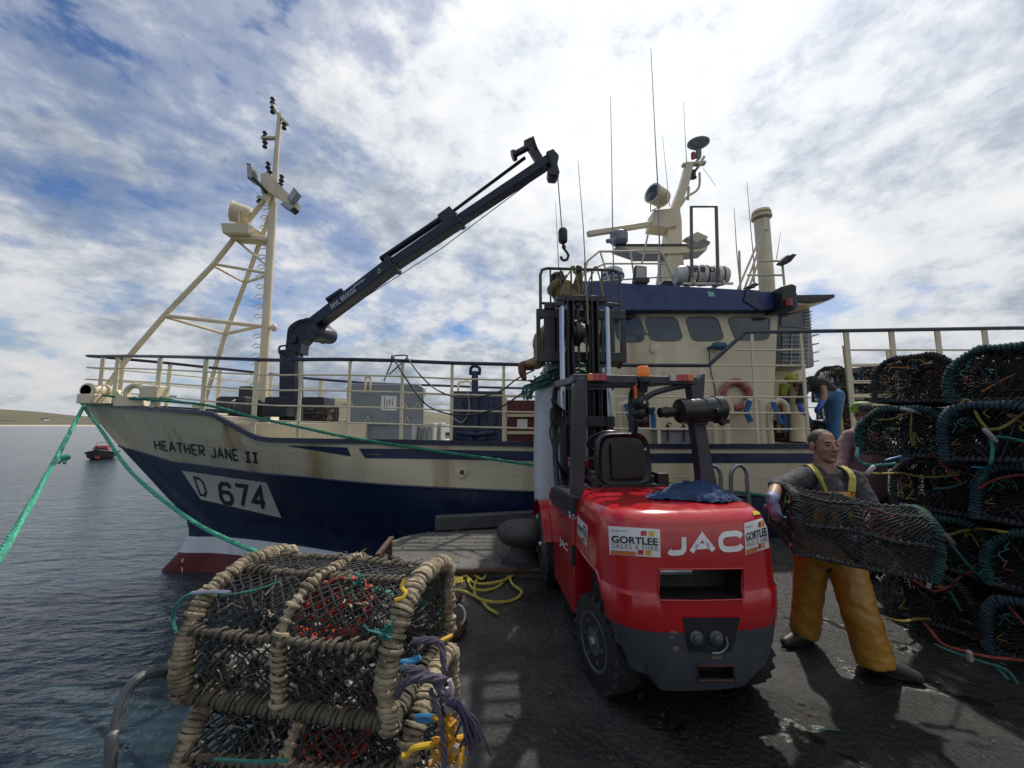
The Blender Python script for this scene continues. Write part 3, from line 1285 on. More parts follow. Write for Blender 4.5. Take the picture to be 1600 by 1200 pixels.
# windlass: dark machinery by the mast
t_ = MB()
for (u, v, Y, s) in ((372, 633, 8.1, (.55, .4, .34)), (392, 622, 8.6, (.3, .4, .5)), (350, 629, 8.1, (.20, .2, .2)), (412, 640, 8.0, (.34, .3, .3))):
    t_.box(A(u, v, Y), s)
t_.lathe([(.22, -.25), (.22, -.2), (.13, -.18), (.13, .18), (.22, .2), (.22, .25)], A(385, 640, 7.9), axis=(1, 0, 0), n=16)
t_.box(A(378, 660, 8.1), (.9, .5, .25))
t_.build('windlass', STEELB, boat, bevel=.02)

# ------------------------------------------------------------------ deck crane (a part of the boat)
CR = mat('crane_navy', (.006, .009, .024), .40, var=.2, scale=7, bump=.04, grime=((.08, .055, .045), .5, 12, .66))
b = MB()
B0, B1 = A(455, 672, 8.2), A(456, 548, 8.2)
b.bar(B0, B1, .34, .34, up=(0, 1, 0))
b.bar(B0 + V((.16, -.05, .4)), B1 + V((.16, -.05, .05)), .06, .06, m=1)
b.lathe([(.42, 0), (.40, .2), (.26, .25), (.24, .4)], V((B0.x, B0.y, 1.25)), n=18)
b.box(A(470, 628, 8.0), (1.2, .5, .18))
b.box(A(440, 640, 8.0), (.5, .5, .3))
crane = b.build('deck_crane', [CR, mat('crane_rod', (.22, .24, .28), .3, metal=.5)], boat, bevel=.02)
b = MB()
kn = [(445, 548), (448, 520), (456, 507), (478, 496), (500, 497), (509, 510), (505, 528), (492, 533), (480, 526), (470, 536), (468, 552)]
b.prism([A(u, v, 8.02) for u, v in kn], (0, .36, 0))
for (u, v, r_) in ((458, 530, .10), (492, 512, .12), (500, 520, .13), (484, 518, .09)):
    b.lathe([(r_, -.07), (r_, .46)], A(u, v, 8.02), axis=(0, 1, 0), n=14)
b.lathe([(.16, -.2), (.18, -.15), (.18, .35), (.16, .4)], A(497, 522, 8.0), axis=(.3, 1, .1), n=14)
b.build('knuckle', CR, crane, bevel=.015)
b = MB()
b.tube(smooth_path([A(446, 560, 7.98), A(437, 552, 7.98), A(437, 542, 7.98), A(446, 540, 7.98)], 5), .02, 6)
b.tube(smooth_path([A(450, 530, 7.95), A(452, 512, 7.95), A(470, 500, 7.95), A(497, 500, 7.95)], 5), .018, 6)
b.build('hose', BLACK, crane)
T0, T1, T2 = A(484, 513, 8.15), A(616, 413, 7.35), A(866, 247, 6.0)
b = MB()
b.bar(T0, T1, .26, .25, up=(0, 0, 1))
b.box(lerp(T0, T1, .99), (.10, .30, .30), rot=(T1 - T0).to_track_quat('X', 'Z').to_matrix())
boom1 = b.build('boom', CR, crane, bevel=.015)
b = MB()
b.bar(T1 + (T1 - T0) * -.05, lerp(T1, T2, .45), .21, .20, up=(0, 0, 1))
b.bar(lerp(T1, T2, .43), T2, .17, .165, up=(0, 0, 1))
b.box(lerp(T1, T2, .45), (.08, .24, .24), rot=(T2 - T1).to_track_quat('X', 'Z').to_matrix())
b.build('telescopic_boom', CR, crane, bevel=.012)
upv = V((0, 0, 1))
b = MB()
e0, e1 = A(596, 405, 7.45), A(702, 334, 6.9)
b.tube([e0, e1], .062, 12)
b.tube([A(700, 336, 6.9), A(821, 246, 6.25)], .03, 10)
b.bar(A(690, 347, 6.9), A(709, 333, 6.9), .2, .22)
b.bar(A(604, 402, 7.42), A(616, 410, 7.38), .1, .12)
b.build('extension_ram', CR, crane)
b = MB()
b.tube([A(803, 242, 6.1), A(833, 226, 6.1)], .055, 10)
b.lathe([(.09, -.03), (.09, .03)], A(803, 243, 6.1), axis=(1, 0, .4), n=12)
b.bar(A(824, 220, 6.1), A(843, 252, 6.1), .10, .14)
b.bar(A(832, 218, 6.1), A(838, 236, 6.1), .03, .16)
b.build('bracket', CR, crane)
for c_, s_ in (((850, 262, 6.05), (.08, .12, .10)), ((720, 350, 6.75), (.10, .3, .08)), ((619, 421, 7.3), (.10, .4, .06))):
    b = MB()
    b.box(A(*c_), s_)
    b.build('lug', CR, crane, bevel=.01)
b = MB()
b.lathe([(.07, -.2), (.07, .2)], A(524, 462, 7.9), axis=(1, 0, .7), n=10)
b.build('valve_block', CR, crane)
b = MB()
hp = [(853, 236), (866, 231), (874, 242), (871, 254), (875, 268), (870, 275), (858, 274), (855, 266), (862, 258)]
b.prism([A(u, v, 5.9) for u, v in hp], (0, .22, 0))
b.build('jib_head', CR, crane, bevel=.02)
WIRE = mat('steel_wire', (.05, .05, .055), .5, metal=.4)
b = MB()
b.tube([A(510, 503, 7.95), A(690, 388, 6.85), A(854, 265, 5.98)], .008, 5)
b.tube([A(871, 272, 5.95), A(878, 360, 5.95)], .009, 5)
b.build('hoist_wire', WIRE, crane)
b = MB()
c0 = A(879.5, 369, 5.95)
b.lathe([(.02, .14), (.06, .12), (.075, .08), (.075, -.08), (.06, -.11), (.03, -.12)], c0, n=14)
hk = [A(880, 381, 5.95), A(881, 388, 5.95), A(884, 392, 5.95), A(888, 399, 5.95), A(885, 406, 5.95), A(879, 406, 5.95), A(876, 401, 5.95)]
b.tube(smooth_path(hk, 5), .022, 8)
b.ell(A(881, 386, 5.95), (.035, .03, .04))
b.build('hook_block', mat('hook_iron', (.03, .02, .02), .5, var=.3), crane)
WT = mat('worn_white_letters', (.55, .56, .58), .5, var=.3, scale=20)
BS = Surf(boom1)
decal_text(BS, 'SWL 881KGS', [(519, 484), (558, 455), (554, 448), (516, 477)], 'capacity_marking', WT, crane, .01, .02)
for k in range(7):                                        # worn, unreadable maker's line: only the remains of its letters
    u_, v_ = 554 + k * 2.6, 449 - k * 1.75
    decal_poly(BS, [(u_, v_ + (k % 2) * .4), (u_ + 1.7, v_ - 1.1), (u_ + .6, v_ - 3.2), (u_ - 1.1, v_ - 2.1)], 'worn_marking', WT, crane, .01, 1, 1)
tri = [(591, 428), (597, 424), (592.5, 420)]
for a, c in zip(tri, tri[1:] + tri[:1]):
    d0, d1 = BS.hit(*a, .008), BS.hit(*c, .008)
    if d0 and d1:
        b = MB()
        b.bar(d0, d1, .015, .006)
        b.build('warning_triangle', WT, crane)

# ------------------------------------------------------------------ deck gear
b = MB()
q = [(541, 664), (541, 606), (546, 599), (655, 600), (661, 606), (661, 664)]
b.prism([A(u, v, 7.2) for u, v in q], (0, .10, 0))
lid = b.build('hatch_lid', GREYP, boat, bevel=.02)
b = MB()
b.box((A(598, 677, 7.75).x, 7.8, 1.42), (1.42, 1.1, .42))
b.build('hatch', GREYP, boat, bevel=.02)
b = MB()
for u in (571, 579):
    b.bar(A(u, 614, 7.17), A(u, 588, 7.17), .03, .03)
b.bar(A(571, 590, 7.17), A(580, 590, 7.17), .04, .04)
for u, v in ((549, 632), (634, 634), (653, 632), (575, 655), (613, 661), (636, 655)):
    bb = MB()
    bb.tube([A(u - 4, v + 4, 7.16), A(u, v - 4, 7.14), A(u + 3, v + 4, 7.16)], .012, 6)
    bb.build('lid_clamp', CREAM, lid)
b.build('lid_handle', CREAM, lid)
b = MB()
b.prism([A(u, v, 7.185) for u, v in ((595, 641), (619, 642), (620, 619), (596, 618))], (0, .008, 0))
nb = b.build('notice_sheet', WHITE, lid)
LS = Surf(nb)
RI = mat('red_ink', (.35, .04, .05), .5)
for k, (u_, v0_, v1_) in enumerate(((601, 620, 639), (605, 625, 636), (609, 625, 634), (613.5, 624, 635))):   # lines of faded print running down the sheet
    v_ = v0_
    while v_ < v1_ - 1:
        hgt = (1.7, 2.4, 1.3)[int(v_ * 7) % 3]
        decal_poly(LS, [(u_ - .9, min(v1_, v_ + hgt)), (u_ + .9, min(v1_, v_ + hgt)), (u_ + .9, v_), (u_ - .9, v_)], 'faded_print', RI if k % 2 else INK, lid, .004, 1, 1)
        v_ += hgt + .9

for i, (u, v, Y, w_) in enumerate(((668, 676, 8.0, .35), (681, 674, 8.4, .32))):
    p = at(u, v, Y)
    p.z = 1.24
    t = thing('fish_crate', ('pale grey plastic fish crate on deck beside the open hatch', 'pale grey fish crate on deck behind the nearer one')[i], 'crate', p)
    bb = MB()
    bb.box(p + V((0, 0, .2)), (w_, .5, .4), top=1.08)
    bb.build('crate', mat('pale_grey_plastic', (.42, .43, .42), .5, var=.1, scale=5), t, bevel=.02)
    bb = MB()
    for k in range(3):
        x = p.x - .1 + .1 * k
        bb.tube([V((x - .03, p.y - .27, p.z + .08)), V((x - .03, p.y - .275, p.z + .25)), V((x, p.y - .28, p.z + .3)), V((x + .03, p.y - .275, p.z + .25)), V((x + .03, p.y - .27, p.z + .08))], .012, 6)
    bb.build('rib', GREYP, t)

# navy anchor against its navy plate
t = thing('anchor_stowage', 'navy steel plate box standing at the rail behind the anchor', 'steel box', (at(745, 692, 6.55).x, 6.8, 1.25))
b = MB()
q = [(704, 694), (786, 694), (786, 611), (705, 611)]
b.prism([at(u, v, 6.62) for u, v in q], (0, .5, 0))
b.build('plate', NAVY, t, bevel=.012)
t = thing('anchor', 'navy stockless anchor hung on the navy plate by the rail', 'anchor', at(743, 690, 6.55))
b = MB()
b.bar(at(743, 675, 6.55), at(742, 580, 6.55), .11, .09, up=(0, 1, 0))
b.build('shank', NAVY, t, bevel=.015)
b = MB()
b.tube(smooth_path([at(735, 586, 6.5), at(736, 575, 6.5), at(742, 572, 6.5), at(749, 575, 6.5), at(749, 586, 6.5)], 5), .028, 8)
b.build('shackle', NAVY, t)
b = MB()
for s in (-1, 1):
    cx = 743
    q = [(cx + s * 3, 689), (cx + s * 12, 690), (cx + s * 26, 676), (cx + s * 33, 660), (cx + s * 31, 640), (cx + s * 24, 626), (cx + s * 17, 640), (cx + s * 18, 660), (cx + s * 12, 668), (cx + s * 3, 670)]
    b.prism([at(u, v, 6.50) for u, v in (q if s > 0 else q[::-1])], (0, .10, 0))
b.tube([at(712, 676, 6.48), at(743, 679, 6.46), at(774, 676, 6.48)], .045, 8)
b.build('flukes', NAVY, t, bevel=.015)

# maroon boxes behind the rail
MAR = mat('maroon_paint', (.10, .016, .018), .5, var=.2, scale=5, grime=((.16, .09, .06), .5, 9, .65))
t = thing('storage_locker', 'maroon deck locker with cream bands and a paper notice at the rail', 'locker', (at(815, 692, 6.75).x, 7.0, 1.25))
b = MB()
x0, x1 = at(792, 690, 6.75).x, at(905, 690, 6.75).x
b.box(((x0 + x1) / 2, 7.1, 1.64), (x1 - x0, .7, .80))
b.build('box', MAR, t, bevel=.015)
b = MB()
for v in (649, 676):
    p, q = at(791, v, 6.72), at(906, v, 6.72)
    b.bar(p, q, .04, .05)
b.bar(at(790, 693, 6.72), at(790, 622, 6.72), .05, .04, up=(0, 1, 0))
b.build('band', CREAM, t)
b = MB()
b.prism([at(u, v, 6.735) for u, v in ((808, 668), (824, 668), (824, 655), (808, 655))], (0, .01, 0))
b.build('notice', WHITE, t)

# pipes and lamps standing at the rail
for (u, v, Y) in ((662, 610, 8.6), (735, 600, 9.4)):
    b = MB()
    p = at(u, v, Y)
    b.tube(smooth_path([V((p.x - .3, p.y, 1.25)), p + V((-.3, 0, -.1)), p + V((-.2, 0, .05)), p + V((0, 0, .05)), p + V((.03, 0, -.15))], 5), .03, 8)
    b.build('vent_pipe', CREAM, boat)

# hoses slung over the rail
HOSE = mat('black_hose', (.02, .02, .022), .5, var=.2)
rope([side(614, 560) + V((0, -.06, .04)), at(640, 600, 6.12), at(672, 636, 6.1), at(722, 649, 6.1), at(777, 638, 6.08), at(815, 615, 6.02), at(850, 590, 5.9)],
     .014, 'hose', HOSE, None, 'black hose drooping lowest in front of the rail from the hatch to the lifted load', 'hose', 'hoses slung over the rail', twist=False)
rope([side(637, 562) + V((0, -.05, .03)), at(660, 590, 6.15), at(688, 612, 6.13), at(726, 622, 6.12), at(777, 613, 6.1), at(808, 592, 6.05), at(835, 578, 5.95)],
     .012, 'hose', HOSE, None, 'black hose drooping highest in front of the rail above the anchor', 'hose', 'hoses slung over the rail', twist=False)
rope([at(600, 595, 6.9), at(612, 566, 6.5), side(614, 562) + V((0, -.03, .05)), side(637, 562) + V((0, -.03, .06)), side(625, 563) + V((0, .05, -.05)), at(608, 585, 6.9)],
     .012, 'hose', HOSE, None, 'short black hose looped over the top rail above the grey hatch lid', 'hose', 'hoses slung over the rail', twist=False)
rope([at(731, 612, 6.45), at(733, 640, 6.4), at(722, 660, 6.4), at(708, 653, 6.4)], .013, 'rope', mat('pale_rope', (.30, .29, .25), .85, var=.2), None,
     'short pale rope hanging in a loop on the navy plate left of the anchor', 'rope')

# ------------------------------------------------------------------ wheelhouse
YW = 7.0
WX = lambda u, v, Y=YW: at(u, v, Y).x
ZW0, ZW1 = 1.22, at(1100, 484, YW).z
xa0, xa1 = WX(1205, 690), WX(1216, 486)
lo = [(xa0, YW), (2.55, YW), (1.75, 7.5), (1.45, 8.5), (1.75, 9.5), (2.55, 10.0), (xa0, 10.0)]
hi = [(xa1, YW), (2.45, YW), (1.55, 7.5), (1.25, 8.5), (1.55, 9.5), (2.45, 10.0), (xa1, 10.0)]
b = MB()
n = len(lo)
b.add([V((x, y, ZW0)) for x, y in lo] + [V((x, y, ZW1)) for x, y in hi], [tuple(range(n))[::-1], tuple(range(n, 2 * n))] + [(i, (i + 1) % n, n + (i + 1) % n, n + i) for i in range(n)])
house = b.build('wheelhouse', CREAM, boat, smooth=0)
WS = Surf(house)


def window(q, parent, off=.012, glass=GLASS, fr=GREYP, corner=.22, fw=.028):
    """Rounded window pane laid on the wall where the photo shows it, with a rubber frame round it."""
    P4 = [V((*p, 0)) for p in q]
    pts = []
    for i in range(4):
        a, c, d = P4[i], P4[i - 1], P4[(i + 1) % 4]
        for k in range(5):
            s = k / 4
            e0 = lerp(a, c, corner)
            e1 = lerp(a, d, corner)
            pts.append((e0 * (1 - s) ** 2 + a * 2 * s * (1 - s) + e1 * s * s))
    W3 = [WS.hit(p.x, p.y, off) for p in pts]
    W3 = [p for p in W3 if p]
    bb = MB()
    bb.add(W3, [tuple(range(len(W3)))])
    o = bb.build('window', glass, parent, smooth=0, fix=False)
    bb = MB()
    bb.tube(W3, fw, 6, closed=True)
    bb.build('window_frame', fr, parent, fix=False)
    return o


FRM = mat('window_seal', (.16, .155, .14), .5, var=.1)
window([(1017, 532), (1067, 531), (1056, 496), (1007, 496)], house, fr=FRM, fw=.014)
window([(1082, 532), (1131, 531), (1120, 496), (1071, 496)], house, fr=FRM, fw=.014)
window([(1150, 531), (1201, 530), (1202, 496), (1136, 496)], house, fr=FRM, fw=.014)
window([(966, 534), (1008, 534), (1000, 494), (958, 494)], house, fr=FRM, corner=.3, fw=.016)
b = MB()                                               # wiper rail of the corner window
b.tube([WS.hit(966, 525, .03), WS.hit(1011, 521, .03)], .02, 6)
b.tube([WS.hit(1011, 521, .03), WS.hit(1004, 505, .03)], .014, 6)
b.build('wiper', GALV, house)
for uu, vv in ((1021, 546), (1000, 607)):
    h = WS.hit(uu, vv, .0)
    b = MB()
    b.lathe([(.07, 0), (.07, .02), (.02, .025)], h, axis=(0, -1, 0), n=14)
    b.build('wall_fitting', CREAM, house)
# teal lamp on the wall with its lead
b = MB()
h = WS.hit(1106, 545, .0)
b.tube([h, h + V((.05, -.1, .03))], .03, 8)
b.lathe([(.06, -.10), (.075, -.06), (.075, .1), (.06, .12), (.03, .14)], h + V((.13, -.14, .02)), axis=(1, -.1, -.05), n=14)
b.build('wall_lamp', mat('teal_plastic', (.015, .09, .13), .4, var=.15), house)
b = MB()
b.tube(smooth_path([WS.hit(1107, 548, .02), WS.hit(1110, 580, .02), WS.hit(1117, 610, .015), WS.hit(1115, 640, .015)], 6), .008, 5)
b.build('lamp_cable', BLACK, house)

# blue fascia round the wheelhouse roof
YF = 6.78
q = [(900, 484), (911, 439), (1165, 453), (1188, 456), (1245, 458), (1246, 482), (1188, 484)]
fa = [at(u, v, YF) for u, v in q]
b = MB()
b.prism(fa, (0, 3.45, 0))
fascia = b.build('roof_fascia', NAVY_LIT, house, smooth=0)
b = MB()
b.prism([at(1188, 485, YF - .02), at(1188, 454, YF - .02), at(1166, 452, YF - .03), at(1163, 470, YF - .03)], (0, .2, 0))
b.build('fascia_return', NAVY, fascia if False else house, smooth=0)  # turned facet: its shade is put in as the darker navy
b = MB()
b.prism([at(u, v, YF - .012) for u, v in ((1107, 463), (1117, 463.5), (1115, 456), (1105, 455.5))], (0, .01, 0))
b.build('sticker', mat('pale_green_sticker', (.25, .45, .38), .5), house)
b = MB()
b.prism([at(u, v, YF) for u, v in ((898, 447), (911, 438), (912, 450), (905, 468), (897, 468))], (0, 3.4, 0))
b.build('fascia_nose', GREYP, house, smooth=0)
# port sidelight box
b = MB()
q = [(1222, 482), (1244, 480), (1245, 447), (1238, 443), (1222, 447)]
b.prism([at(u, v, 6.55) for u, v in q], (0, .5, 0))
sb_ = b.build('sidelight_screen', BLACK, house, bevel=.015)
b = MB()
b.lathe([(.06, -.06), (.06, .06), (.03, .08)], at(1232, 473, 6.52), n=12)
b.build('sidelight', mat('red_lamp', (.25, .03, .03), .25), house)

# ------------------------------------------------------------------ on the wheelhouse roof
YR = 8.3
RT = lambda u, v, Y=YR: at(u, v, Y)
b = MB()
prof = [[(1030, 446), (1064, 446)], [(1036, 400), (1060, 400)], [(1041, 350), (1061, 350)], [(1046, 332), (1059, 332)], [(1062, 290), (1074, 292)], [(1071, 256), (1082, 257)]]
rows = []
for (a, c), dY in zip(prof, (.55, .42, .3, .26, .2, .16)):
    p, q = RT(*a), RT(*c)
    rows.append([p + V((0, -dY / 2, 0)), q + V((0, -dY / 2, 0)), q + V((0, dY / 2, 0)), p + V((0, dY / 2, 0))])
b.grid(rows, closed=True)
b.bar(RT(1066, 258), RT(1102, 255), .12, .06)
b.bar(RT(1090, 262), RT(1098, 248), .2, .06)
rmast = b.build('radar_mast', CREAM, boat, bevel=.01)
b = MB()
b.prism([RT(u, v, 8.05) for u, v in ((963, 383), (1106, 384), (1104, 391), (1058, 396), (1000, 396))], (0, .42, 0))
b.prism([RT(u, v, 8.08) for u, v in ((1018, 352), (1022, 328), (1056, 325), (1058, 352), (1045, 355))], (0, .4, 0))
b.build('radar_platform', CREAM, rmast, smooth=0)
b = MB()
b.prism([RT(u, v, 8.03) for u, v in ((963, 384), (1098, 384), (1098, 381), (963, 381))], (0, .05, 0))
b.build('platform_edge', STEELB, rmast, smooth=0)
b = MB()
b.bar(at(918, 366, 7.8), at(1026, 349, 8.2), .10, .12)
b.build('radar_scanner', CREAM, rmast, bevel=.02)
b = MB()
b.lathe([(.16, -.14), (.19, -.10), (.19, .08), (.10, .14), (.06, .2)], at(967, 371, 8.0), n=16)
b.tube([at(949, 377, 7.8), at(962, 374, 7.9)], .05, 8)
b.build('radar_turning_unit', GREYP, rmast)
drum_lamp(at(1029, 307, 8.0), (-.8, -.5, .05), .20, .42, CREAM, GLASS, rmast)
b = MB()
b.lathe([(.06, -.3), (.05, -.10), (.10, -.08), (.24, .02), (.24, .05), (.06, .08), (0, .085)], at(1091, 226, YR), n=20, axis=(.05, -.1, 1))
b.tube(smooth_path([at(1088, 252, YR), at(1094, 245, YR), at(1094, 232, YR)], 4), .025, 8)
b.build('satellite_dome', GREYP, rmast)
b = MB()
b.lathe([(.045, -.08), (.05, -.02), (.05, .05), (.03, .08), (0, .09)], at(1083, 243, YR), n=12)
b.build('mast_light', mat('red_lamp_glass', (.28, .05, .03), .2), rmast)
b = MB()
b.lathe([(.08, -.08), (.06, -.05), (.06, .05), (.08, .08)], at(1083, 273, YR), n=12)
b.build('mast_light', BLACK, rmast)
b = MB()
b.tube(smooth_path([at(1063, 322, YR), at(1073, 308, YR), at(1088, 298, YR), at(1093, 288, YR), at(1093, 270, YR)], 4), .028, 8)
b.tube([at(1075, 312, YR), at(1076, 292, YR)], .03, 8)
b.tube([at(1098, 262, YR), at(1118, 290, YR)], .006, 4)
b.build('conduit', CREAM, rmast)
b = MB()
b.lathe([(.22, -.08), (.16, -.03), (.17, .05), (.14, .07)], at(1091, 377, 7.6), n=16)
b.prism([at(u, v, 7.3) for u, v in ((1072, 371), (1090, 362), (1107, 370), (1088, 378))], (0, .2, .02))
b.build('horn', CREAM, rmast)

# roof rail, legs
b = MB()
pr = [at(905, 447, 7.0), at(918, 408, 7.0), at(936, 393, 7.1), at(1030, 392, 7.3), at(1036, 398, 7.3), at(1056, 447, 7.3)]
b.tube(pr, .022, 8)
b.tube([at(912, 427, 7.0), at(945, 412, 7.1), at(1043, 412, 7.3)], .018, 8)
b.tube([at(925, 440, 7.1), at(1050, 432, 7.3)], .015, 8)
for u0, v0, u1, v1 in ((938, 394, 952, 440), (985, 393, 992, 440), (1015, 354, 1003, 412), (1029, 398, 1029, 445)):
    b.tube([at(u0, v0, 7.2), at(u1, v1, 7.2)], .018, 8)
b.build('roof_rail', CREAM, boat, fix=False)
b = MB()
b.lathe([(.20, -.12), (.235, -.06), (.235, .0), (.22, .03)], at(957, 430, 7.6), n=20)
b.lathe([(.22, .03), (.20, .10), (.13, .15), (0, .17)], at(957, 430, 7.6), n=20)
b.build('radome', mat('radome_white', (.55, .57, .58), .4, var=.05), boat)
b = MB()
b.lathe([(.236, -.065), (.236, -.01)], at(957, 430, 7.6), n=20)
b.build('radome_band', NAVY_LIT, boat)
fl = flood([(991, 436), (1011, 437), (1011, 416), (993, 414)], 6.75, boat, BLACK, LENS, .12)
b = MB()
b.box(at(1001, 440, 6.82), (.26, .2, .08))
b.build('lamp_base', BLACK, boat)

# liferaft canister
RAFT = mat('raft_shell', (.62, .60, .54), .38, var=.07, scale=4, grime=((.28, .22, .15), .6, 7, .64))
c0 = at(1095, 431, 7.25)
t = thing('liferaft_canister', 'white barrel liferaft canister with dark straps on the wheelhouse roof', 'liferaft', c0 + V((0, 0, -.25)))
b = MB()
b.lathe([(.08, -.52), (.16, -.50), (.19, -.44), (.195, -.02), (.21, -.015), (.21, .015), (.195, .02), (.19, .44), (.16, .50), (.08, .52)], c0, axis=(1, 0, 0), n=24)
sh = b.build('shell', RAFT, t)
for dx in (-.30, -.14, .08, .26, .38):
    b = MB()
    b.lathe([(.199, -.012), (.203, 0), (.199, .012)], c0 + V((dx, 0, 0)), axis=(1, 0, 0), n=24)
    b.build('strap', STEELB, t)
RS = Surf(sh)
for ch_n, u_n in (('1', 1085), ('1', 1098), ('0', 1113)):
    decal_text(RS, ch_n, [(u_n - 4, 425), (u_n + 4, 425), (u_n + 4, 417), (u_n - 4, 417)], 'canister_number', INK, t, .006, .02)
b = MB()
for dx in (-.25, .3):
    b.bar(c0 + V((dx, -.25, -.20)), c0 + V((dx, .25, -.20)), .04, .05)
b.bar(c0 + V((-.45, -.2, -.23)), c0 + V((.5, -.2, -.23)), .03, .04)
b.build('cradle', CREAM, t)
b = MB()
b.tube([at(1081, 432, 7.0), at(1080, 323, 7.0), at(1119, 323, 7.0), at(1122, 440, 7.0)], .032, 8)
b.build('roof_frame', mat('brown_grey_pipe', (.16, .14, .12), .5), boat)

# funnel and after mast
b = MB()
b.tube([at(1199, 458, 8.0), at(1190, 345, 8.0)], .15, 18)
b.lathe([(.15, 0), (.20, .01), (.20, .06), (.14, .07), (.14, .10), (.19, .12), (.17, .18), (.05, .20)], at(1190, 342, 8.0), n=20)
b.box(at(1196, 350, 7.86), (.10, .06, .28))
b.build('funnel', CREAM, boat)
b = MB()
for p, q in (((1153, 452), (1194, 356)), ((1163, 452), (1196, 362)), ((1155, 392), (1157, 452)), ((1170, 450), (1185, 410)), ((1185, 408), (1222, 408)), ((1222, 408), (1226, 450)), ((1168, 430), (1222, 430)), ((1178, 412), (1178, 450))):
    b.tube([at(*p, 7.6), at(*q, 7.6)], .022, 8)
b.build('funnel_stay', CREAM, boat, fix=False)
for q in ([(1219, 410), (1230, 412), (1240, 399), (1230, 398)], [(1228, 408), (1236, 409), (1246, 397), (1238, 396)], [(1166, 448), (1176, 450), (1188, 444), (1180, 441)]):
    flood(q, 7.4, boat, BLACK, BLACK, .15)

# whip aerials
for i, (pts, r_) in enumerate((([(954, 151), (956, 260), (957, 343), (959, 440)], .010), ([(1017, 76), (1024, 220), (1028, 295), (1032, 440)], .012), ([(1068, 160), (1072, 240), (1073, 256)], .008),
                               ([(1035, 212), (1042, 280), (1046, 322)], .007), ([(903, 250), (911, 350), (916, 440)], .009), ([(868, 316), (873, 420)], .006),
                               ([(1147, 324), (1151, 392), (1157, 450)], .010), ([(1167, 284), (1172, 345), (1178, 410)], .008), ([(1220, 362), (1213, 405)], .006))):
    Y = (7.3, 7.4, 8.3, 8.2, 7.0, 7.0, 7.6, 7.6, 7.6)[i]
    b = MB()
    P3 = [at(u, v, Y) for u, v in pts]
    b.tube(P3, [lerp(r_ * .55, r_ * 1.5, k / (len(P3) - 1)) for k in range(len(P3))], 6)
    b.build('whip_aerial', mat('aerial_white', (.30, .30, .30), .4), boat, fix=False)

# ------------------------------------------------------------------ abaft the wheelhouse
b = MB()
x0, x1 = at(1216, 520, 7.6).x, at(1270, 520, 7.6).x
z0, z1 = at(1240, 574, 7.6).z, at(1240, 474, 7.6).z
b.box(((x0 + x1) / 2, 8.4, (z0 + z1) / 2), (x1 - x0, 1.6, z1 - z0))
gh = b.build('engine_casing', GREYP, boat, bevel=.05)
GS = Surf(gh)
b = MB()
b.prism([at(u, v, 7.57) for u, v in ((1221, 510), (1253, 512), (1252, 479), (1221, 479))], (0, .02, 0))
b.prism([at(u, v, 7.57) for u, v in ((1222, 566), (1248, 566), (1248, 520), (1222, 520))], (0, .02, 0))
b.build('casing_window', GLASS, boat, smooth=0)
b = MB()
for k in range(6):
    v = 487 + k * 5
    b.bar(at(1257, v, 7.57), at(1268, v, 7.57), .02, .02)
for k in range(7):
    v = 525 + k * 6.5
    b.bar(at(1222, v, 7.55), at(1268, v, 7.55), .015, .015)
b.tube([at(1237, 520, 7.55), at(1236, 572, 7.55)], .014, 6)
b.tube([at(1262, 520, 7.55), at(1262, 572, 7.55)], .014, 6)
b.build('louvre', mat('pale_grey_trim', (.36, .37, .38), .45), boat, fix=False)
b = MB()
for v in (524, 538, 551, 565):
    p = at(1270, v, 7.7)
    b.tube([p, p + V((.12, 0, .02)), p + V((.12, .25, .02)), p + V((0, .25, 0))], .014, 6)
b.build('casing_rung', GALV, boat, fix=False)
b = MB()
b.prism([at(u, v, 7.0) for u, v in ((1244, 461), (1304, 460), (1304, 465), (1270, 472), (1244, 470))], (0, 2.8, 0))
b.build('canopy_edge', STEELB, boat, smooth=0)
b = MB()
b.prism([at(u, v, 7.05) for u, v in ((1246, 471), (1270, 473), (1303, 466.5), (1278, 474), (1268, 477), (1246, 476))], (0, 2.7, 0))
b.build('canopy_soffit', CREAM, boat, smooth=0)
# after bulkhead, boards and pipe trunk
b = MB()
x2 = at(1262, 600, 8.0).x
b.box(((xa0 + x2) / 2 + .05, 8.6, 2.0), (x2 - xa0 - .1, .9, 1.6))
b.build('after_bulkhead', CREAM, boat, smooth=0)
b = MB()
for (u, v0, v1, wd) in ((1222, 600, 676, .10), (1236, 605, 680, .12), (1243, 585, 660, .08)):
    b.bar(at(u - 4, v1, 7.7), at(u, v0, 7.75), wd, .04, up=(0, 1, 0))
b.build('pound_board', mat('yellow_board', (.35, .20, .055), .6, var=.25), boat)
b = MB()
b.tube([at(1248, 690, 7.6), at(1246, 610, 7.6), at(1244, 595, 7.6)], .15, 16)
b.build('vent_trunk', CREAM, boat)
b = MB()
b.bar(at(1228, 675, 7.65), at(1229, 608, 7.65), .14, .05, up=(0, 1, 0))
b.build('door', mat('blue_door', (.03, .08, .17), .5), boat)

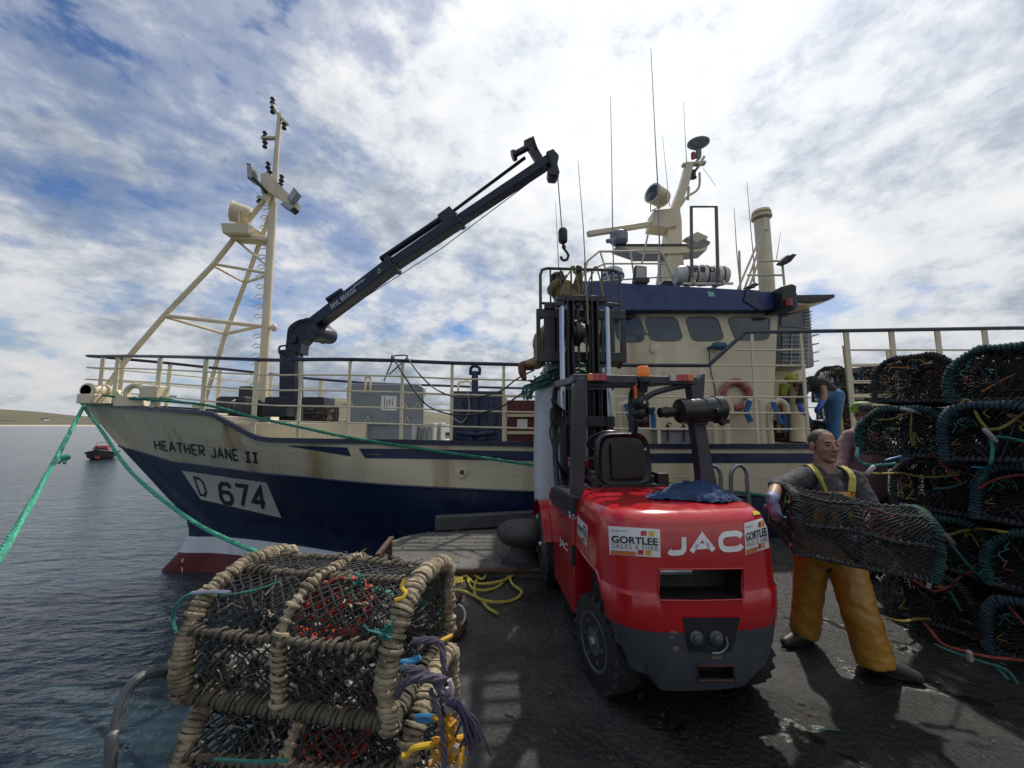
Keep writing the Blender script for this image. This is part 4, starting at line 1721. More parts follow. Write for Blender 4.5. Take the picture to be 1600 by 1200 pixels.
# goose-neck vent pipes and gear at the foot of the wheelhouse
VP = mat('strap_blue', (.015, .11, .30), .5, var=.15)
for (u, v0, v1, s) in ((971, 630, 690, 1), (1118, 627, 690, 1), (1136, 636, 694, 0), (1190, 625, 690, -1), (1205, 628, 692, 1), (987, 640, 690, 1)):
    p = at(u, v1, 6.62)
    p.z = 1.22
    q = at(u, v0, 6.62)
    b = MB()
    if s:
        b.tube(smooth_path([p, V((p.x, p.y, q.z - .12)), q + V((s * .05, 0, -.02)), q + V((s * .14, 0, .02)), q + V((s * .24, 0, -.05)), q + V((s * .26, 0, -.2))], 5), .05, 10)
    else:
        b.tube([p, V((p.x, p.y, q.z))], .06, 10)
        b.lathe([(.09, 0), (.10, .06), (.10, .14), (.06, .18)], V((p.x, p.y, q.z)), n=14)
    b.lathe([(.10, 0), (.10, .03), (.06, .04)], p, n=12)
    b.build('goose_neck_vent', CREAM, boat)
for i, q in enumerate(([(975, 632), (983, 630), (994, 668), (985, 670)], [(1016, 637), (1024, 637), (1025, 672), (1019, 672)], [(1168, 624), (1176, 628), (1170, 643), (1178, 658), (1170, 661), (1163, 645)],
                       [(1205, 628), (1212, 628), (1226, 664), (1219, 662)], [(1098, 634), (1103, 634), (1103, 690), (1098, 690)])):
    b = MB()
    b.prism([at(u, v, 6.48) for u, v in q], (0, .03, 0))
    tag(b.build('webbing_strap', VP, smooth=0), ('blue strap hanging on the rail left of the forklift seat mirror', 'short blue strap hanging behind the red handle', 'crooked blue strap under the lifebuoy',
        'blue strap hanging from the vent pipe right of the lifebuoy', 'upright blue strap hidden partly by the forklift pillar')[i], 'strap', 'blue straps hanging along the rail')
t = thing('deck_locker', 'grey deck box with rust-streaked clamps below the wheelhouse windows', 'locker', (at(1062, 692, 6.75).x, 6.9, 1.22))
b = MB()
x0, x1 = at(1028, 690, 6.72).x, at(1082, 690, 6.72).x
b.box(((x0 + x1) / 2, 6.85, 1.36), (x1 - x0, .3, .28))
b.build('box', GREYP, t, bevel=.02)
b = MB()
b.box(((x0 + x1) / 2, 6.84, 1.52), (x1 - x0 + .06, .36, .04))
b.build('lid', GREYP, t, bevel=.01)
for u in (1044, 1069):
    b = MB()
    b.bar(at(u, 690, 6.66), at(u, 664, 6.66), .03, .02)
    b.tube([at(u - 4, 668, 6.64), at(u, 660, 6.64), at(u + 6, 663, 6.64)], .012, 6)
    b.build('clamp', RUSTY, t)

# lifebuoy
c0 = at(1150, 617, 6.94)
t = thing('lifebuoy', 'faded red ring lifebuoy hung on the cream wheelhouse wall', 'lifebuoy', c0)
b = MB()
ring = [c0 + V((.235 * math.cos(a), 0, .235 * math.sin(a))) for a in [2 * math.pi * i / 40 for i in range(40)]]
b.tube(ring, .062, 12, closed=True)
b.build('ring', mat('faded_red_buoy', (.36, .095, .10), .6, var=.18, scale=9, grime=((.42, .3, .28), .5, 11, .6)), t)
b = MB()
rl = [c0 + V(((.30 + .012 * math.cos(8 * a)) * math.cos(a), -.03, (.30 + .012 * math.cos(8 * a)) * math.sin(a))) for a in [2 * math.pi * i / 64 for i in range(64)]]
b.tube(rl, .008, 5, closed=True)
b.build('grab_line', mat('white_line', (.5, .5, .48), .8), t)
for k in range(4):
    a = math.pi / 4 + k * math.pi / 2
    b = MB()
    d = V((math.cos(a), 0, math.sin(a)))
    tn = V((-math.sin(a), 0, math.cos(a)))
    rr = [c0 + d * (.235 + .066 * math.cos(x)) + V((0, .066 * math.sin(x), 0)) for x in [2 * math.pi * i / 12 for i in range(12)]]
    b.grid([[p - tn * .03 for p in rr], [p + tn * .03 for p in rr]], closed=True)
    b.build('band', mat('buoy_band', (.40, .20, .19), .6), t, fix=False)

# white coaming on the after deck
b = MB()
b.box((6.6, 9.3, 1.36), (1.6, .4, .25))
b.build('deck_coaming', WHITE, boat, bevel=.02)
# ------------------------------------------------------------------ forklift (local axes: x right, y forward, z up)
FO = V((1.045, 2.60, 0))
FYAW = R(4)
fk = thing('forklift', 'red counterweight forklift seen from behind with raised black mast', 'forklift', FO, None, FYAW)


def L(o):
    o.matrix_parent_inverse = Matrix.Identity(4)
    return o


def sup(a, n):
    return math.copysign(abs(math.cos(a)) ** (2 / n), math.cos(a)), abs(math.sin(a)) ** (2 / n)


prof = [(.16, .40, .415), (.20, .47, .455), (.30, .545, .50), (.42, .590, .525), (.525, .612, .535), (.545, .622, .540), (.62, .630, .545), (.715, .632, .544), (.728, .622, .534), (.74, .622, .530), (.90, .624, .522),
        (1.02, .615, .508), (1.08, .600, .492), (1.115, .578, .468), (1.14, .545, .435), (1.150, .50, .39), (1.153, .42, .30)]
NT = 64
rows = []
for z, hw, re in prof:
    hw *= .865
    row = []
    for i in range(NT + 1):
        a = math.pi * i / NT
        cx, sy = sup(a, 3.6)
        x, y = -hw * cx, -re * sy
        row.append(V((x, y, z)))
    y1 = .34
    row = [V((-hw, lerp(y1, 0, k / 6), z)) for k in range(6)] + row + [V((hw, lerp(0, y1, k / 6), z)) for k in range(1, 7)]
    # wheel arch: lift the lower edge beside the wheels
    new = []
    for p in row:
        t_ = max(0, min(1, (p.y + .47) / .22))
        zmin = lerp(.16, .70, t_ * t_ * (3 - 2 * t_))
        new.append(V((p.x - .02, p.y + .10, max(p.z, zmin + (z - .16) * .12))))
    rows.append(new)
b = MB()
for i in range(len(rows) - 1):
    b.grid([rows[i], rows[i + 1]], m=1 if i < 5 else 0, closed=True)
top = rows[-1]
b.add(top, [tuple(range(len(top)))], 0)
b.add(rows[0], [tuple(range(len(top)))[::-1]], 1)
cw = L(b.build('counterweight', [REDFL, mat('dark_grey_casting', (.060, .066, .078), .45, var=.15, scale=6, bump=.06, grime=((.10, .09, .08), .5, 9, .66))], fk, smooth=40, fix=False))
CS = Surf(cw)
MATTE = mat('recess_shade_black', (.010, .006, .007), .6, var=.3)  # near-black: shade inside recesses put into the colour
FWD = V((-math.sin(FYAW), math.cos(FYAW), 0))


def pocket(u0, v0, u1, v1, depth, top_k=.97):
    """Cut a real recess into the casting where the photo shows one."""
    cs = [CS.hit(u0, v1, 0), CS.hit(u1, v1, 0), CS.hit(u1 - 1, v0, 0), CS.hit(u0 + 1, v0, 0)]
    bb = MB()
    bb.prism([p - FWD * .12 for p in cs], FWD * (depth + .12))
    cut = bb.build('cutter', [MATTE])
    par, mp_ = cw.parent, cw.matrix_parent_inverse.copy()
    Mw = world_of(cw)
    cw.parent = None
    cw.matrix_basis = Mw
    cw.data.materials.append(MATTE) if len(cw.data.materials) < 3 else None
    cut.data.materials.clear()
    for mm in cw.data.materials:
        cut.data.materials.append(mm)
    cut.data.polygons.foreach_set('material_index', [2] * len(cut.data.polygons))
    bpy.context.view_layer.update()
    baked(cw, ('BOOLEAN', dict(operation='DIFFERENCE', object=cut, solver='EXACT')))
    bpy.data.objects.remove(cut)
    cw.matrix_basis = Matrix.Identity(4)
    cw.parent, cw.matrix_parent_inverse = par, mp_
    cw.data.set_sharp_from_angle(angle=R(40))


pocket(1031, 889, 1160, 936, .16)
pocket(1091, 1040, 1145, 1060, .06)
b = MB()
b.tube([CS.hit(u, v, .004) for u, v in ((1029, 937), (1090, 938), (1162, 936), (1162, 912), (1160, 888), (1095, 889), (1029, 889), (1028, 912))], .0045, 6, closed=True)
b.build('pocket_lip', REDFL, cw, fix=False)
b = MB()
b.tube([CS.hit(1033, 897, 0) + FWD * .05, CS.hit(1086, 896, 0) + FWD * .05], .024, 10)
b.build('exhaust_pipe', GALV, fk)
DG = MATS['dark_grey_casting']
b = MB()
b.grid([[CS.hit(lerp(lerp(1076, 1066, j / 3), lerp(1142, 1156, j / 3), i / 8), lerp(1018, 964, j / 3), .006) for i in range(9)] for j in range(4)])
b.build('towing_plate', mat('plate_black', (.016, .018, .022), .5, var=.2), cw, fix=False)
for u in (1086, 1117):
    p = CS.hit(u, 995, .0)
    b = MB()
    b.lathe([(.036, -.01), (.036, .018), (.028, .022)], p, axis=(0, -1, .1), n=16)
    b.lathe([(.022, .02), (.022, .036), (.014, .04)], p, axis=(0, -1, .1), n=6)
    b.build('bolt', DG, cw)
b = MB()
b.tube(smooth_path([CS.hit(1131, 990, .02), CS.hit(1132, 1004, .025), CS.hit(1122, 1015, .02), CS.hit(1110, 1017, .015)], 5), .005, 5)
b.build('wire_loop', GALV, cw)
b = MB()
b.tube([CS.hit(u, v, .004) for u, v in ((1089, 1062), (1147, 1062), (1146, 1039), (1090, 1039))], .006, 5, closed=True)
b.build('slot_edge', RUSTY, cw, fix=False)
for q in ([(1053, 1018), (1061, 1016), (1060, 1009), (1051, 1010)], [(1047, 990), (1058, 991), (1057, 986), (1046, 984)], [(1046, 996), (1052, 997), (1052, 993), (1046, 992)], [(1110, 1029), (1127, 1029), (1126, 1024), (1112, 1024)]):
    decal_poly(CS, q, 'paint_chip', mat('bare_metal_chip', (.20, .13, .09), .6, var=.4, scale=60), cw, .0025, 3, 2)
# lettering and hire stickers
decal_strokes(CS, 'JAC', [(1041, 869), (1163, 861), (1161, 828), (1041, 837)], 'maker_lettering', WHITEINK, cw, th=.27, gap=.40, off=.004, wide={'J': 1.5, 'A': 1.75, 'C': 1.45})
STK = mat('sticker_white', (.66, .65, .62), .38, var=.06, scale=8, grime=((.40, .34, .25), .7, 14, .62))
SR, SY, SO, SG = (mat('sticker_red', (.42, .015, .03), .4), mat('sticker_amber', (.55, .30, .02), .4), mat('sticker_orange', (.50, .14, .03), .45), mat('sticker_grey', (.16, .16, .17), .5))


def sticker(q, parts_l=True):
    """White hire sticker with two lines of lettering and red and amber blocks; q runs from the lower left round."""
    Q = [V((*p, 0)) for p in q]

    def uv(a, b_):
        p = lerp(lerp(Q[0], Q[1], a), lerp(Q[3], Q[2], a), b_)
        return (p.x, p.y)

    def box(a0, b0, a1, b1, sk=0.0):
        return [uv(a0, b0), uv(a1, b0), uv(a1 + sk, b1), uv(a0 + sk, b1)]
    s = decal_poly(CS, q, 'hire_sticker', STK, cw, .003, 12, 6)
    decal_text(CS, 'GORTLEE', box(.055, .42, .95, .68), 'sticker_lettering', INK, cw, .0055, .026, 1.0, L=.12)
    decal_text(CS, 'SALES & HIRE', box(.06, .24, .95, .40), 'sticker_lettering', SG, cw, .0055, -.004, 1.12, L=.12)
    decal_text(CS, 'ON HIRE FROM', box(.05, .82, .36, .89), 'sticker_lettering', SG, cw, .0055, .0, 1.0)
    for a0, b0, m_ in ((.62, .74, SR), (.77, .74, SY), (.55, .06, SR), (.70, .06, SY)):
        decal_poly(CS, box(a0, b0, a0 + .11, b0 + .17, .01), 'sticker_block', m_, cw, .0055, 2, 2)
    decal_poly(CS, box(.03, .02, .52, .13), 'sticker_strip', SO, cw, .0055, 4, 1)
    decal_poly(CS, box(.03, .13, .50, .155), 'sticker_strip', SG, cw, .0055, 4, 1)
    return s


sticker([(953, 866), (1032, 871), (1031, 827), (951, 822)])
sticker([(1164, 867), (1201, 856), (1196, 808), (1162, 818)])
sticker([(903, 838), (918, 854), (919, 822), (903, 806)])
decal_poly(CS, [(1176, 806), (1192, 803), (1189, 797), (1175, 800)], 'lamp_reflector', mat('yellow_reflector', (.5, .5, .05), .3), cw, .006, 3, 2)

# side bodies
for s in (1, -1):
    q = [(.36, .26), (1.15, .22), (1.20, .50), (1.42, .82), (1.42, .98), (1.15, .94), (.95, .98), (.34, 1.02), (.34, .75)]
    b = MB()
    b.prism([V((s * .575, y, z)) for y, z in q], (-s * .40, 0, 0))
    pnl = L(b.build('side_panel', REDFL, fk, smooth=0, bevel=.02))
b = MB()
q = [(.345, .94), (.90, .90), (1.22, .86), (1.30, 1.02), (1.0, 1.08), (.30, 1.12)]
for s in (1, -1):
    b = MB()
    b.prism([V((s * .585, y, z)) for y, z in q], (-s * .3, 0, 0))
    cwl = L(b.build('cowl', CHARC, fk, smooth=0, bevel=.02))
sp = None
b = MB()
b.box((0, .8, .62), (.9, 1.3, .7))
b.box((0, .62, 1.05), (.78, .62, .14))
L(b.build('engine_cover', CHARC, fk, bevel=.02))
# shade patch of the step slot, and side marks
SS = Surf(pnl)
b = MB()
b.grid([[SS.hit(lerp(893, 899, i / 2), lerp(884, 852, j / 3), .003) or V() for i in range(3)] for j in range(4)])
b.build('step_slot_shade', MATTE, fk, fix=False)  # flat dark patch painted for the shade in the step recess
decal_text(SS, 'JAC', [(875, 853), (888, 866), (888, 850), (875, 839)], 'maker_lettering', WHITEINK, fk, .004, .02)
KS = Surf(cwl)
decal_text(KS, 'H', [(880, 812), (886, 816), (886, 802), (880, 798)], 'model_lettering', mat('teal_letter', (.02, .20, .26), .4), fk, .004, .02)
decal_text(KS, '30', [(888, 812), (899, 819), (899, 804), (888, 798)], 'model_lettering', WHITEINK, fk, .004, .01)


def wheel(x0, y0, r_, wd, name='wheel', steer=0.0):
    bb = MB()
    s = 1 if x0 > 0 else -1
    x = y = 0.0
    n = 40
    bb.lathe([(r_ * .60, -wd / 2), (r_ * .88, -wd / 2), (r_ * .97, -wd * .42), (r_, -wd * .3), (r_, wd * .3), (r_ * .97, wd * .42), (r_ * .88, wd / 2), (r_ * .60, wd / 2)], (x, y, r_), axis=(1, 0, 0), n=n)
    t_ = L(bb.build(name, RUBBER, fk))
    bb = MB()
    for k in range(22):
        a = 2 * math.pi * k / 22
        d = V((0, math.cos(a), math.sin(a)))
        rot = Matrix.Rotation(a, 3, 'X')
        for sx in (-1, 1):
            bb.box(V((x + sx * wd * .26, y, r_)) + d * (r_ - .015), (wd * .5, .022, .045), rot=rot @ Matrix.Rotation(sx * .5, 3, 'Y'))
    L(bb.build('tread', RUBBER, t_, smooth=0))
    bb = MB()
    bb.lathe([(r_ * .63, wd * .44), (r_ * .62, wd * .53), (r_ * .57, wd * .53), (r_ * .50, wd * .42), (r_ * .32, wd * .40), (r_ * .28, wd * .50), (r_ * .12, wd * .52), (0, wd * .52)], (x, y, r_), axis=(s, 0, 0), n=28)
    for k in range(6):
        a = 2 * math.pi * k / 6
        bb.lathe([(.014, 0), (.014, .025)], (x + s * wd * .40, y + r_ * .41 * math.cos(a), r_ + r_ * .41 * math.sin(a)), axis=(s, 0, 0), n=6)
    L(bb.build('rim', mat('rim_grey', (.10, .105, .12), .45, metal=.2, var=.2, scale=9, grime=((.12, .09, .06), .6, 12, .6)), t_))
    bb = MB()
    bb.lathe([(.03, wd * .50), (.026, wd * .62), (0, wd * .64)], (x, y, r_), axis=(s, 0, 0), n=12)
    L(bb.build('hub_cap', GALV, t_))
    t_.location = (x0, y0, 0)
    t_.rotation_euler = (0, 0, R(steer))
    return t_


wheel(-.445, .03, .275, .18, steer=13)
wheel(.39, .05, .275, .18, steer=4)
wheel(-.50, 1.66, .37, .24)
wheel(.48, 1.66, .37, .24)
for s in (-1, 1):
    b = MB()
    arc = [(1.66 + .43 * math.cos(a), .40 + .43 * math.sin(a)) for a in [R(25 + k * 14) for k in range(11)]]
    b.grid([[V((s * .66, y, z)) for y, z in arc], [V((s * .34, y, z)) for y, z in arc]])
    b.grid([[V((s * .34, y, z)) for y, z in arc], [V((s * .34, y, .42)) for y, z in arc]])
    L(b.build('mudguard', REDFL, fk, fix=False))
b = MB()
b.tube([V((-.5, 0, .30)), V((.5, 0, .30))], .08, 10)
b.box((0, .1, .35), (.6, .5, .25))
b.tube([V((-.5, 1.66, .37)), V((.48, 1.66, .37))], .10, 10)
L(b.build('axle', STEELB, fk))

# seat
SEAT = mat('seat_vinyl', (.010, .010, .011), .34, var=.2, scale=10, bump=.04, bscale=60)
pts = []
b = MB()
rows = []
for y, k in ((.50, .80), (.475, .95), (.50, 1.0), (.56, 1.0), (.60, .9)):
    row = []
    for i in range(28):
        a = 2 * math.pi * i / 28
        cx = math.copysign(abs(math.cos(a)) ** .42, math.cos(a))
        sz = math.copysign(abs(math.sin(a)) ** .42, math.sin(a))
        z = 1.365 + .205 * sz * k
        wd = .235 - .02 * max(0, sz) - .01
        row.append(V((-.12 + wd * cx * k, y + (.05 * (z - 1.16)), z)))
    rows.append(row)
b.grid(rows, closed=True)
b.add(rows[0], [tuple(range(28))])
b.add(rows[-1], [tuple(range(28))[::-1]])
st = L(b.build('seat', SEAT, fk, smooth=50, fix=False))
b = MB()
b.box((-.10, .487, 1.345), (.26, .012, .27))
L(b.build('back_panel', BLACK, st, bevel=.006))
b = MB()
b.lathe([(.011, 0), (.011, .004)], (.045, .478, 1.44), axis=(0, -1, 0), n=12)
L(b.build('seat_badge', GALV, st))
b = MB()
b.box((-.07, .78, 1.17), (.46, .46, .10))
b.tube([V((-.30, .58, 1.15)), V((-.30, 1.0, 1.17))], .03, 8)
L(b.build('seat_cushion', SEAT, st, bevel=.03))
b = MB()
b.box((-.06, .52, 1.14), (.52, .10, .055))
b.box((.20, .58, 1.17), (.09, .14, .15))
b.box((-.31, .58, 1.15), (.07, .16, .12))
b.tube([V((-.30, .50, 1.20)), V((-.22, .47, 1.15)), V((-.12, .46, 1.13))], .012, 6)
L(b.build('seat_base', BLACK, st, bevel=.015))
b = MB()
b.tube(smooth_path([V((-.29, .60, 1.24)), V((-.31, .6, 1.34)), V((-.28, .62, 1.42)), V((-.22, .64, 1.46))], 5), .018, 8)
L(b.build('grab_bar', BLACK, st))

# overhead guard
GD = mat('guard_paint', (.034, .037, .046), .36, var=.14, scale=6, bump=.03, grime=((.09, .085, .08), .4, 10, .67))
b = MB()
ZT = 1.985
b.prism([V((-.575, .34, 1.02)), V((-.575, .46, 1.02)), V((-.555, .42, 1.90)), V((-.535, .45, ZT)), V((-.535, .31, ZT)), V((-.555, .31, 1.90))], (.085, 0, 0))
b.prism([V((.40, .30, 1.02)), V((.395, .32, 1.35)), V((.375, .33, 1.62)), V((.375, .33, 1.80)), V((.36, .33, ZT - .06)), V((.47, .33, ZT + .045)), V((.485, .33, ZT + .04)), V((.455, .33, 1.78)), V((.47, .33, 1.62)), V((.50, .32, 1.35)), V((.545, .30, 1.02))][::-1], (0, .10, 0))
b.bar(V((-.56, .37, ZT)), V((.42, .37, ZT - .015)), .085, .062, up=(0, 0, 1))
L(b.build('guard_frame', GD, fk, smooth=0, bevel=.01))
b = MB()
for x, x1 in ((-.50, -.47), (.40, .38)):
    b.bar(V((x, .40, ZT)), V((x1, 1.42, ZT + .06)), .07, .055, up=(0, 0, 1))
    b.tube(smooth_path([V((x1, 1.40, ZT + .06)), V((x1, 1.55, ZT + .02)), V((x1, 1.62, ZT - .14)), V((x1, 1.60, 1.3)), V((x1, 1.48, .90))], 5), .030, 8)
b.bar(V((-.47, 1.40, ZT + .06)), V((.38, 1.40, ZT + .06)), .06, .05, up=(0, 0, 1))
for k in range(5):
    y = .55 + k * .17
    b.bar(V((-.47, y, ZT + .012 + k * .01)), V((.38, y, ZT + .012 + k * .01)), .03, .035, up=(0, 0, 1))
L(b.build('guard_roof', GD, fk, smooth=30))
b = MB()
b.tube(smooth_path([V((.37, .36, 1.94)), V((.20, .36, 1.91)), V((.05, .36, 1.86)), V((-.02, .38, 1.78)), V((-.02, .42, 1.66))], 6), .022, 8)
b.tube([V((-.50, .36, 1.92)), V((.0, .36, 1.93))], .014, 6)
b.bar(V((-.015, .42, 1.93)), V((.02, .74, 1.20)), .035, .035, up=(0, 1, 0))
L(b.build('guard_brace', GD, fk, fix=False))


def lamp_bar(x0, x1, cols):
    n = len(cols)
    for k, m_ in enumerate(cols):
        bb = MB()
        a, c = lerp(x0, x1, k / n), lerp(x0, x1, (k + 1) / n)
        bb.box(((a + c) / 2, .315, ZT + .005), (abs(c - a) * .985, .045, .052))
        L(bb.build('rear_lamp', m_, fk, bevel=.002))


LR, LO, LW = mat('lens_red', (.42, .02, .025), .18, var=.1, coat=.4), mat('lens_orange', (.60, .13, .02), .18, var=.1, coat=.4), mat('lens_clear', (.45, .40, .40), .15, var=.1, coat=.4)
lamp_bar(-.46, -.315, (LO, LR, LR))
lamp_bar(.185, .365, (LW, LR, LR, LO))
b = MB()
b.lathe([(.042, 0), (.046, .02), (.044, .075), (.036, .085), (0, .088)], (-.015, .33, ZT + .01), n=16)
L(b.build('beacon', mat('beacon_orange', (.75, .17, .01), .22, var=.08, coat=.5, emit=((1, .25, .02), .12)), fk))
b = MB()
b.lathe([(.045, -.03), (.048, 0), (.044, .012)], (-.015, .33, ZT + .0), n=16)
b.bar(V((-.015, .34, ZT - .02)), V((-.015, .36, ZT - .10)), .06, .06)
L(b.build('beacon_base', BLACK, fk))
b = MB()
b.lathe([(.04, -.05), (.05, -.03), (.05, .03), (.03, .05)], (-.05, .33, 1.80), axis=(.3, -1, 0), n=14)
b.lathe([(.03, -.05), (.04, -.03), (.04, .03), (.02, .05)], (-.055, .33, 1.72), axis=(.3, -1, 0), n=14)
b.lathe([(.025, -.05), (.035, -.03), (.035, .03), (.02, .05)], (-.03, .33, 1.66), axis=(.3, -1, 0), n=12)
b.box((-.03, .36, 1.77), (.06, .05, .28))
b.box((.04, .36, 1.74), (.05, .06, .06))
L(b.build('work_lamp', BLACK, fk, bevel=.008))
b = MB()
b.lathe([(.012, 0), (.012, .01)], (-.035, .285, 1.80), axis=(.2, -1, 0), n=10)
L(b.build('work_lamp_lens', GALV, fk))
b = MB()
b.bar(V((-.085, .33, 1.93)), V((-.08, .32, 1.79)), .018, .03)
L(b.build('horn_cord', mat('orange_cord', (.6, .10, .01), .4), fk))
b = MB()
b.box((.10, .62, 1.72), (.10, .04, .22), rot=Matrix.Rotation(.3, 3, 'Z'))
L(b.build('mirror', BLACK, fk, bevel=.012))
b = MB()
b.prism([V((.02, .57, 1.66)), V((.07, .57, 1.63)), V((.10, .57, 1.66)), V((.10, .57, 1.70)), V((.06, .57, 1.70))], (0, .03, 0))
b.ell((.03, .58, 1.68), (.02, .02, .02))
L(b.build('warning_handle', mat('coral_red', (.65, .04, .06), .4), fk, bevel=.005))
# air cleaner on the right pillar
b = MB()
c0 = V((.335, .28, 1.745))
b.lathe([(.055, -.21), (.088, -.20), (.092, -.19), (.092, -.02), (.097, -.015), (.097, .0), (.092, .01), (.092, .08), (.10, .085), (.10, .11), (.094, .115), (.094, .15), (.075, .165), (.0, .168)], c0 + V((.085, 0, 0)), axis=(1, .10, .06), n=28)
ac = L(b.build('air_cleaner', mat('satin_black_canister', (.016, .016, .017), .28, var=.15, scale=8), fk))
b = MB()
b.lathe([(.030, -.16), (.038, -.155), (.038, -.11), (.042, -.105), (.042, -.09), (.038, -.085), (.038, .02)], c0 + V((-.105, 0, -.015)), axis=(1, .08, .05), n=18)
L(b.build('intake_pipe', BLACK, ac))
b = MB()
b.box(c0 + V((.15, -.09, -.01)), (.04, .03, .025))
L(b.build('clip', BLACK, ac, bevel=.004))
b = MB()
b.box(c0 + V((.06, .04, -.10)), (.12, .08, .03))
L(b.build('cleaner_bracket', BLACK, ac, bevel=.004))
b = MB()
b.lathe([(.03, 0), (.02, .05)], c0 + V((.19, -.04, -.07)), axis=(.4, -.2, -1), n=10)
L(b.build('drain_valve', BLACK, ac))
b = MB()
b.box((.575, .30, 1.66), (.10, .05, .035))
L(b.build('pillar_lug', BLACK, fk, bevel=.004))

# dashboard, wheel, levers
b = MB()
b.box((-.35, 1.10, 1.27), (.14, .25, .09))
L(b.build('console', REDFL, fk, bevel=.015))
b = MB()
b.box((0, 1.35, 1.05), (.75, .2, .5))
b.box((-.30, 1.12, 1.13), (.09, .12, .22))
b.tube([V((-.1, 1.25, 1.2)), V((-.1, 1.05, 1.45))], .03, 8)
L(b.build('dashboard', BLACK, fk, bevel=.02))
b = MB()
cen = V((-.1, 1.02, 1.47))
rot = Matrix.Rotation(R(-35), 3, 'X')
b.tube([cen + rot @ V((.17 * math.cos(a), .17 * math.sin(a), 0)) for a in [2 * math.pi * k / 24 for k in range(24)]], .014, 8, closed=True)
for k in range(3):
    a = 2 * math.pi * k / 3
    b.tube([cen, cen + rot @ V((.17 * math.cos(a), .17 * math.sin(a), 0))], .012, 6)
L(b.build('steering_wheel', BLACK, fk, fix=False))
b = MB()
for k in range(3):
    b.tube([V((.18 + k * .05, 1.2, 1.25)), V((.19 + k * .05, 1.12, 1.42))], .008, 6)
    b.ell((.19 + k * .05, 1.12, 1.43), (.018, .018, .025), nu=8, nv=6)
L(b.build('levers', BLACK, fk, fix=False))
b = MB()
for k in range(5):
    b.tube(smooth_path([V((-.52 + .03 * k, 1.52, 1.9 - .03 * k)), V((-.47 + .03 * k, 1.55, 1.75)), V((-.53 + .045 * k, 1.57, 1.55 + .03 * k)), V((-.48, 1.5, 1.30)), V((-.40 + .02 * k, 1.52, 1.05))], 6), .012, 6)
b.box((-.47, 1.6, 1.72), (.10, .08, .16))
L(b.build('hydraulic_hose', BLACK, fk, fix=False))

# mast
b = MB()
YM2 = 2.02
for x in (-.20, .10):
    for dx, wd in ((-.035, .02), (.035, .02)):
        b.box((x + dx, YM2, 1.68), (wd, .14, 3.0))
    b.box((x, YM2 + .06, 1.68), (.09, .02, 3.0))
b.box((-.05, YM2, 3.16), (.62, .11, .075))
b.box((-.05, YM2, .30), (.62, .12, .12))
ms = L(b.build('mast', STEELB, fk, bevel=.006))
b = MB()
for x in (-.275, .185):
    for dx in (-.03, .03):
        b.box((x + dx, YM2 - .02, 1.15), (.02, .15, 2.0))
    b.box((x, YM2 + .04, 1.15), (.07, .02, 2.0))
b.box((-.05, YM2 - .09, 2.06), (.70, .03, .06))
b.box((-.05, YM2 - .09, 1.66), (.70, .04, .12))
b.box((-.05, YM2 - .09, .75), (.70, .04, .12))
L(b.build('outer_mast', STEELB, ms, bevel=.006))
for x in (-.315, .235):
    b = MB()
    b.tube([V((x, YM2 - .10, .25)), V((x, YM2 - .10, 1.68))], .045, 14)
    b.lathe([(.055, 0), (.055, .06)], (x, YM2 - .10, 1.66), n=14)
    L(b.build('lift_cylinder', STEELB, ms))
    b = MB()
    b.box((x + (-.025 if x < 0 else .025), YM2 - .1, 3.06), (.10, .07, .06))
    L(b.build('rod_eye', STEELB, ms, bevel=.008))
for x in (-.315, .235):
    b = MB()
    b.tube([V((x, YM2 - .10, 1.70)), V((x, YM2 - .10, 3.07))], .034, 14)
    L(b.build('piston_rod', CHROME, ms))
b = MB()
for x in (-.10, .0):
    b.bar(V((x, YM2 - .02, 3.1)), V((x, YM2 - .02, 2.4)), .025, .012, up=(0, 1, 0))
    b.bar(V((x + .02, YM2 + .03, 3.1)), V((x + .02, YM2 + .03, .6)), .02, .012, up=(0, 1, 0))
    b.lathe([(.05, -.02), (.05, .02)], (x, YM2, 3.08), axis=(1, 0, 0), n=14)
L(b.build('lift_chain', BLACK, ms, fix=False))
b = MB()
b.tube(smooth_path([V((-.16, YM2 - .06, 2.15)), V((-.18, YM2 - .07, 2.6)), V((-.10, YM2 - .08, 2.88)), V((.02, YM2 - .06, 2.80)), V((.04, YM2 - .03, 2.45)), V((.03, YM2, 2.0)), V((.03, YM2, 1.2))], 8), .02, 8)
b.lathe([(.15, -.03), (.15, .03)], (-.12, YM2 - .03, 2.72), axis=(1, 0, 0), n=20)
b.lathe([(.11, -.06), (.11, .06)], (-.12, YM2 - .03, 2.72), axis=(1, 0, 0), n=20)
L(b.build('hose_reel', BLACK, ms))
b = MB()
b.tube(smooth_path([V((-.02, YM2 - .08, 3.6)), V((-.015, YM2 - .09, 3.3)), V((.0, YM2 - .10, 3.0)), V((.0, YM2 - .10, 2.82))], 6), .011, 6)
L(b.build('pull_cord', mat('straw_cord', (.28, .24, .12), .8), ms))
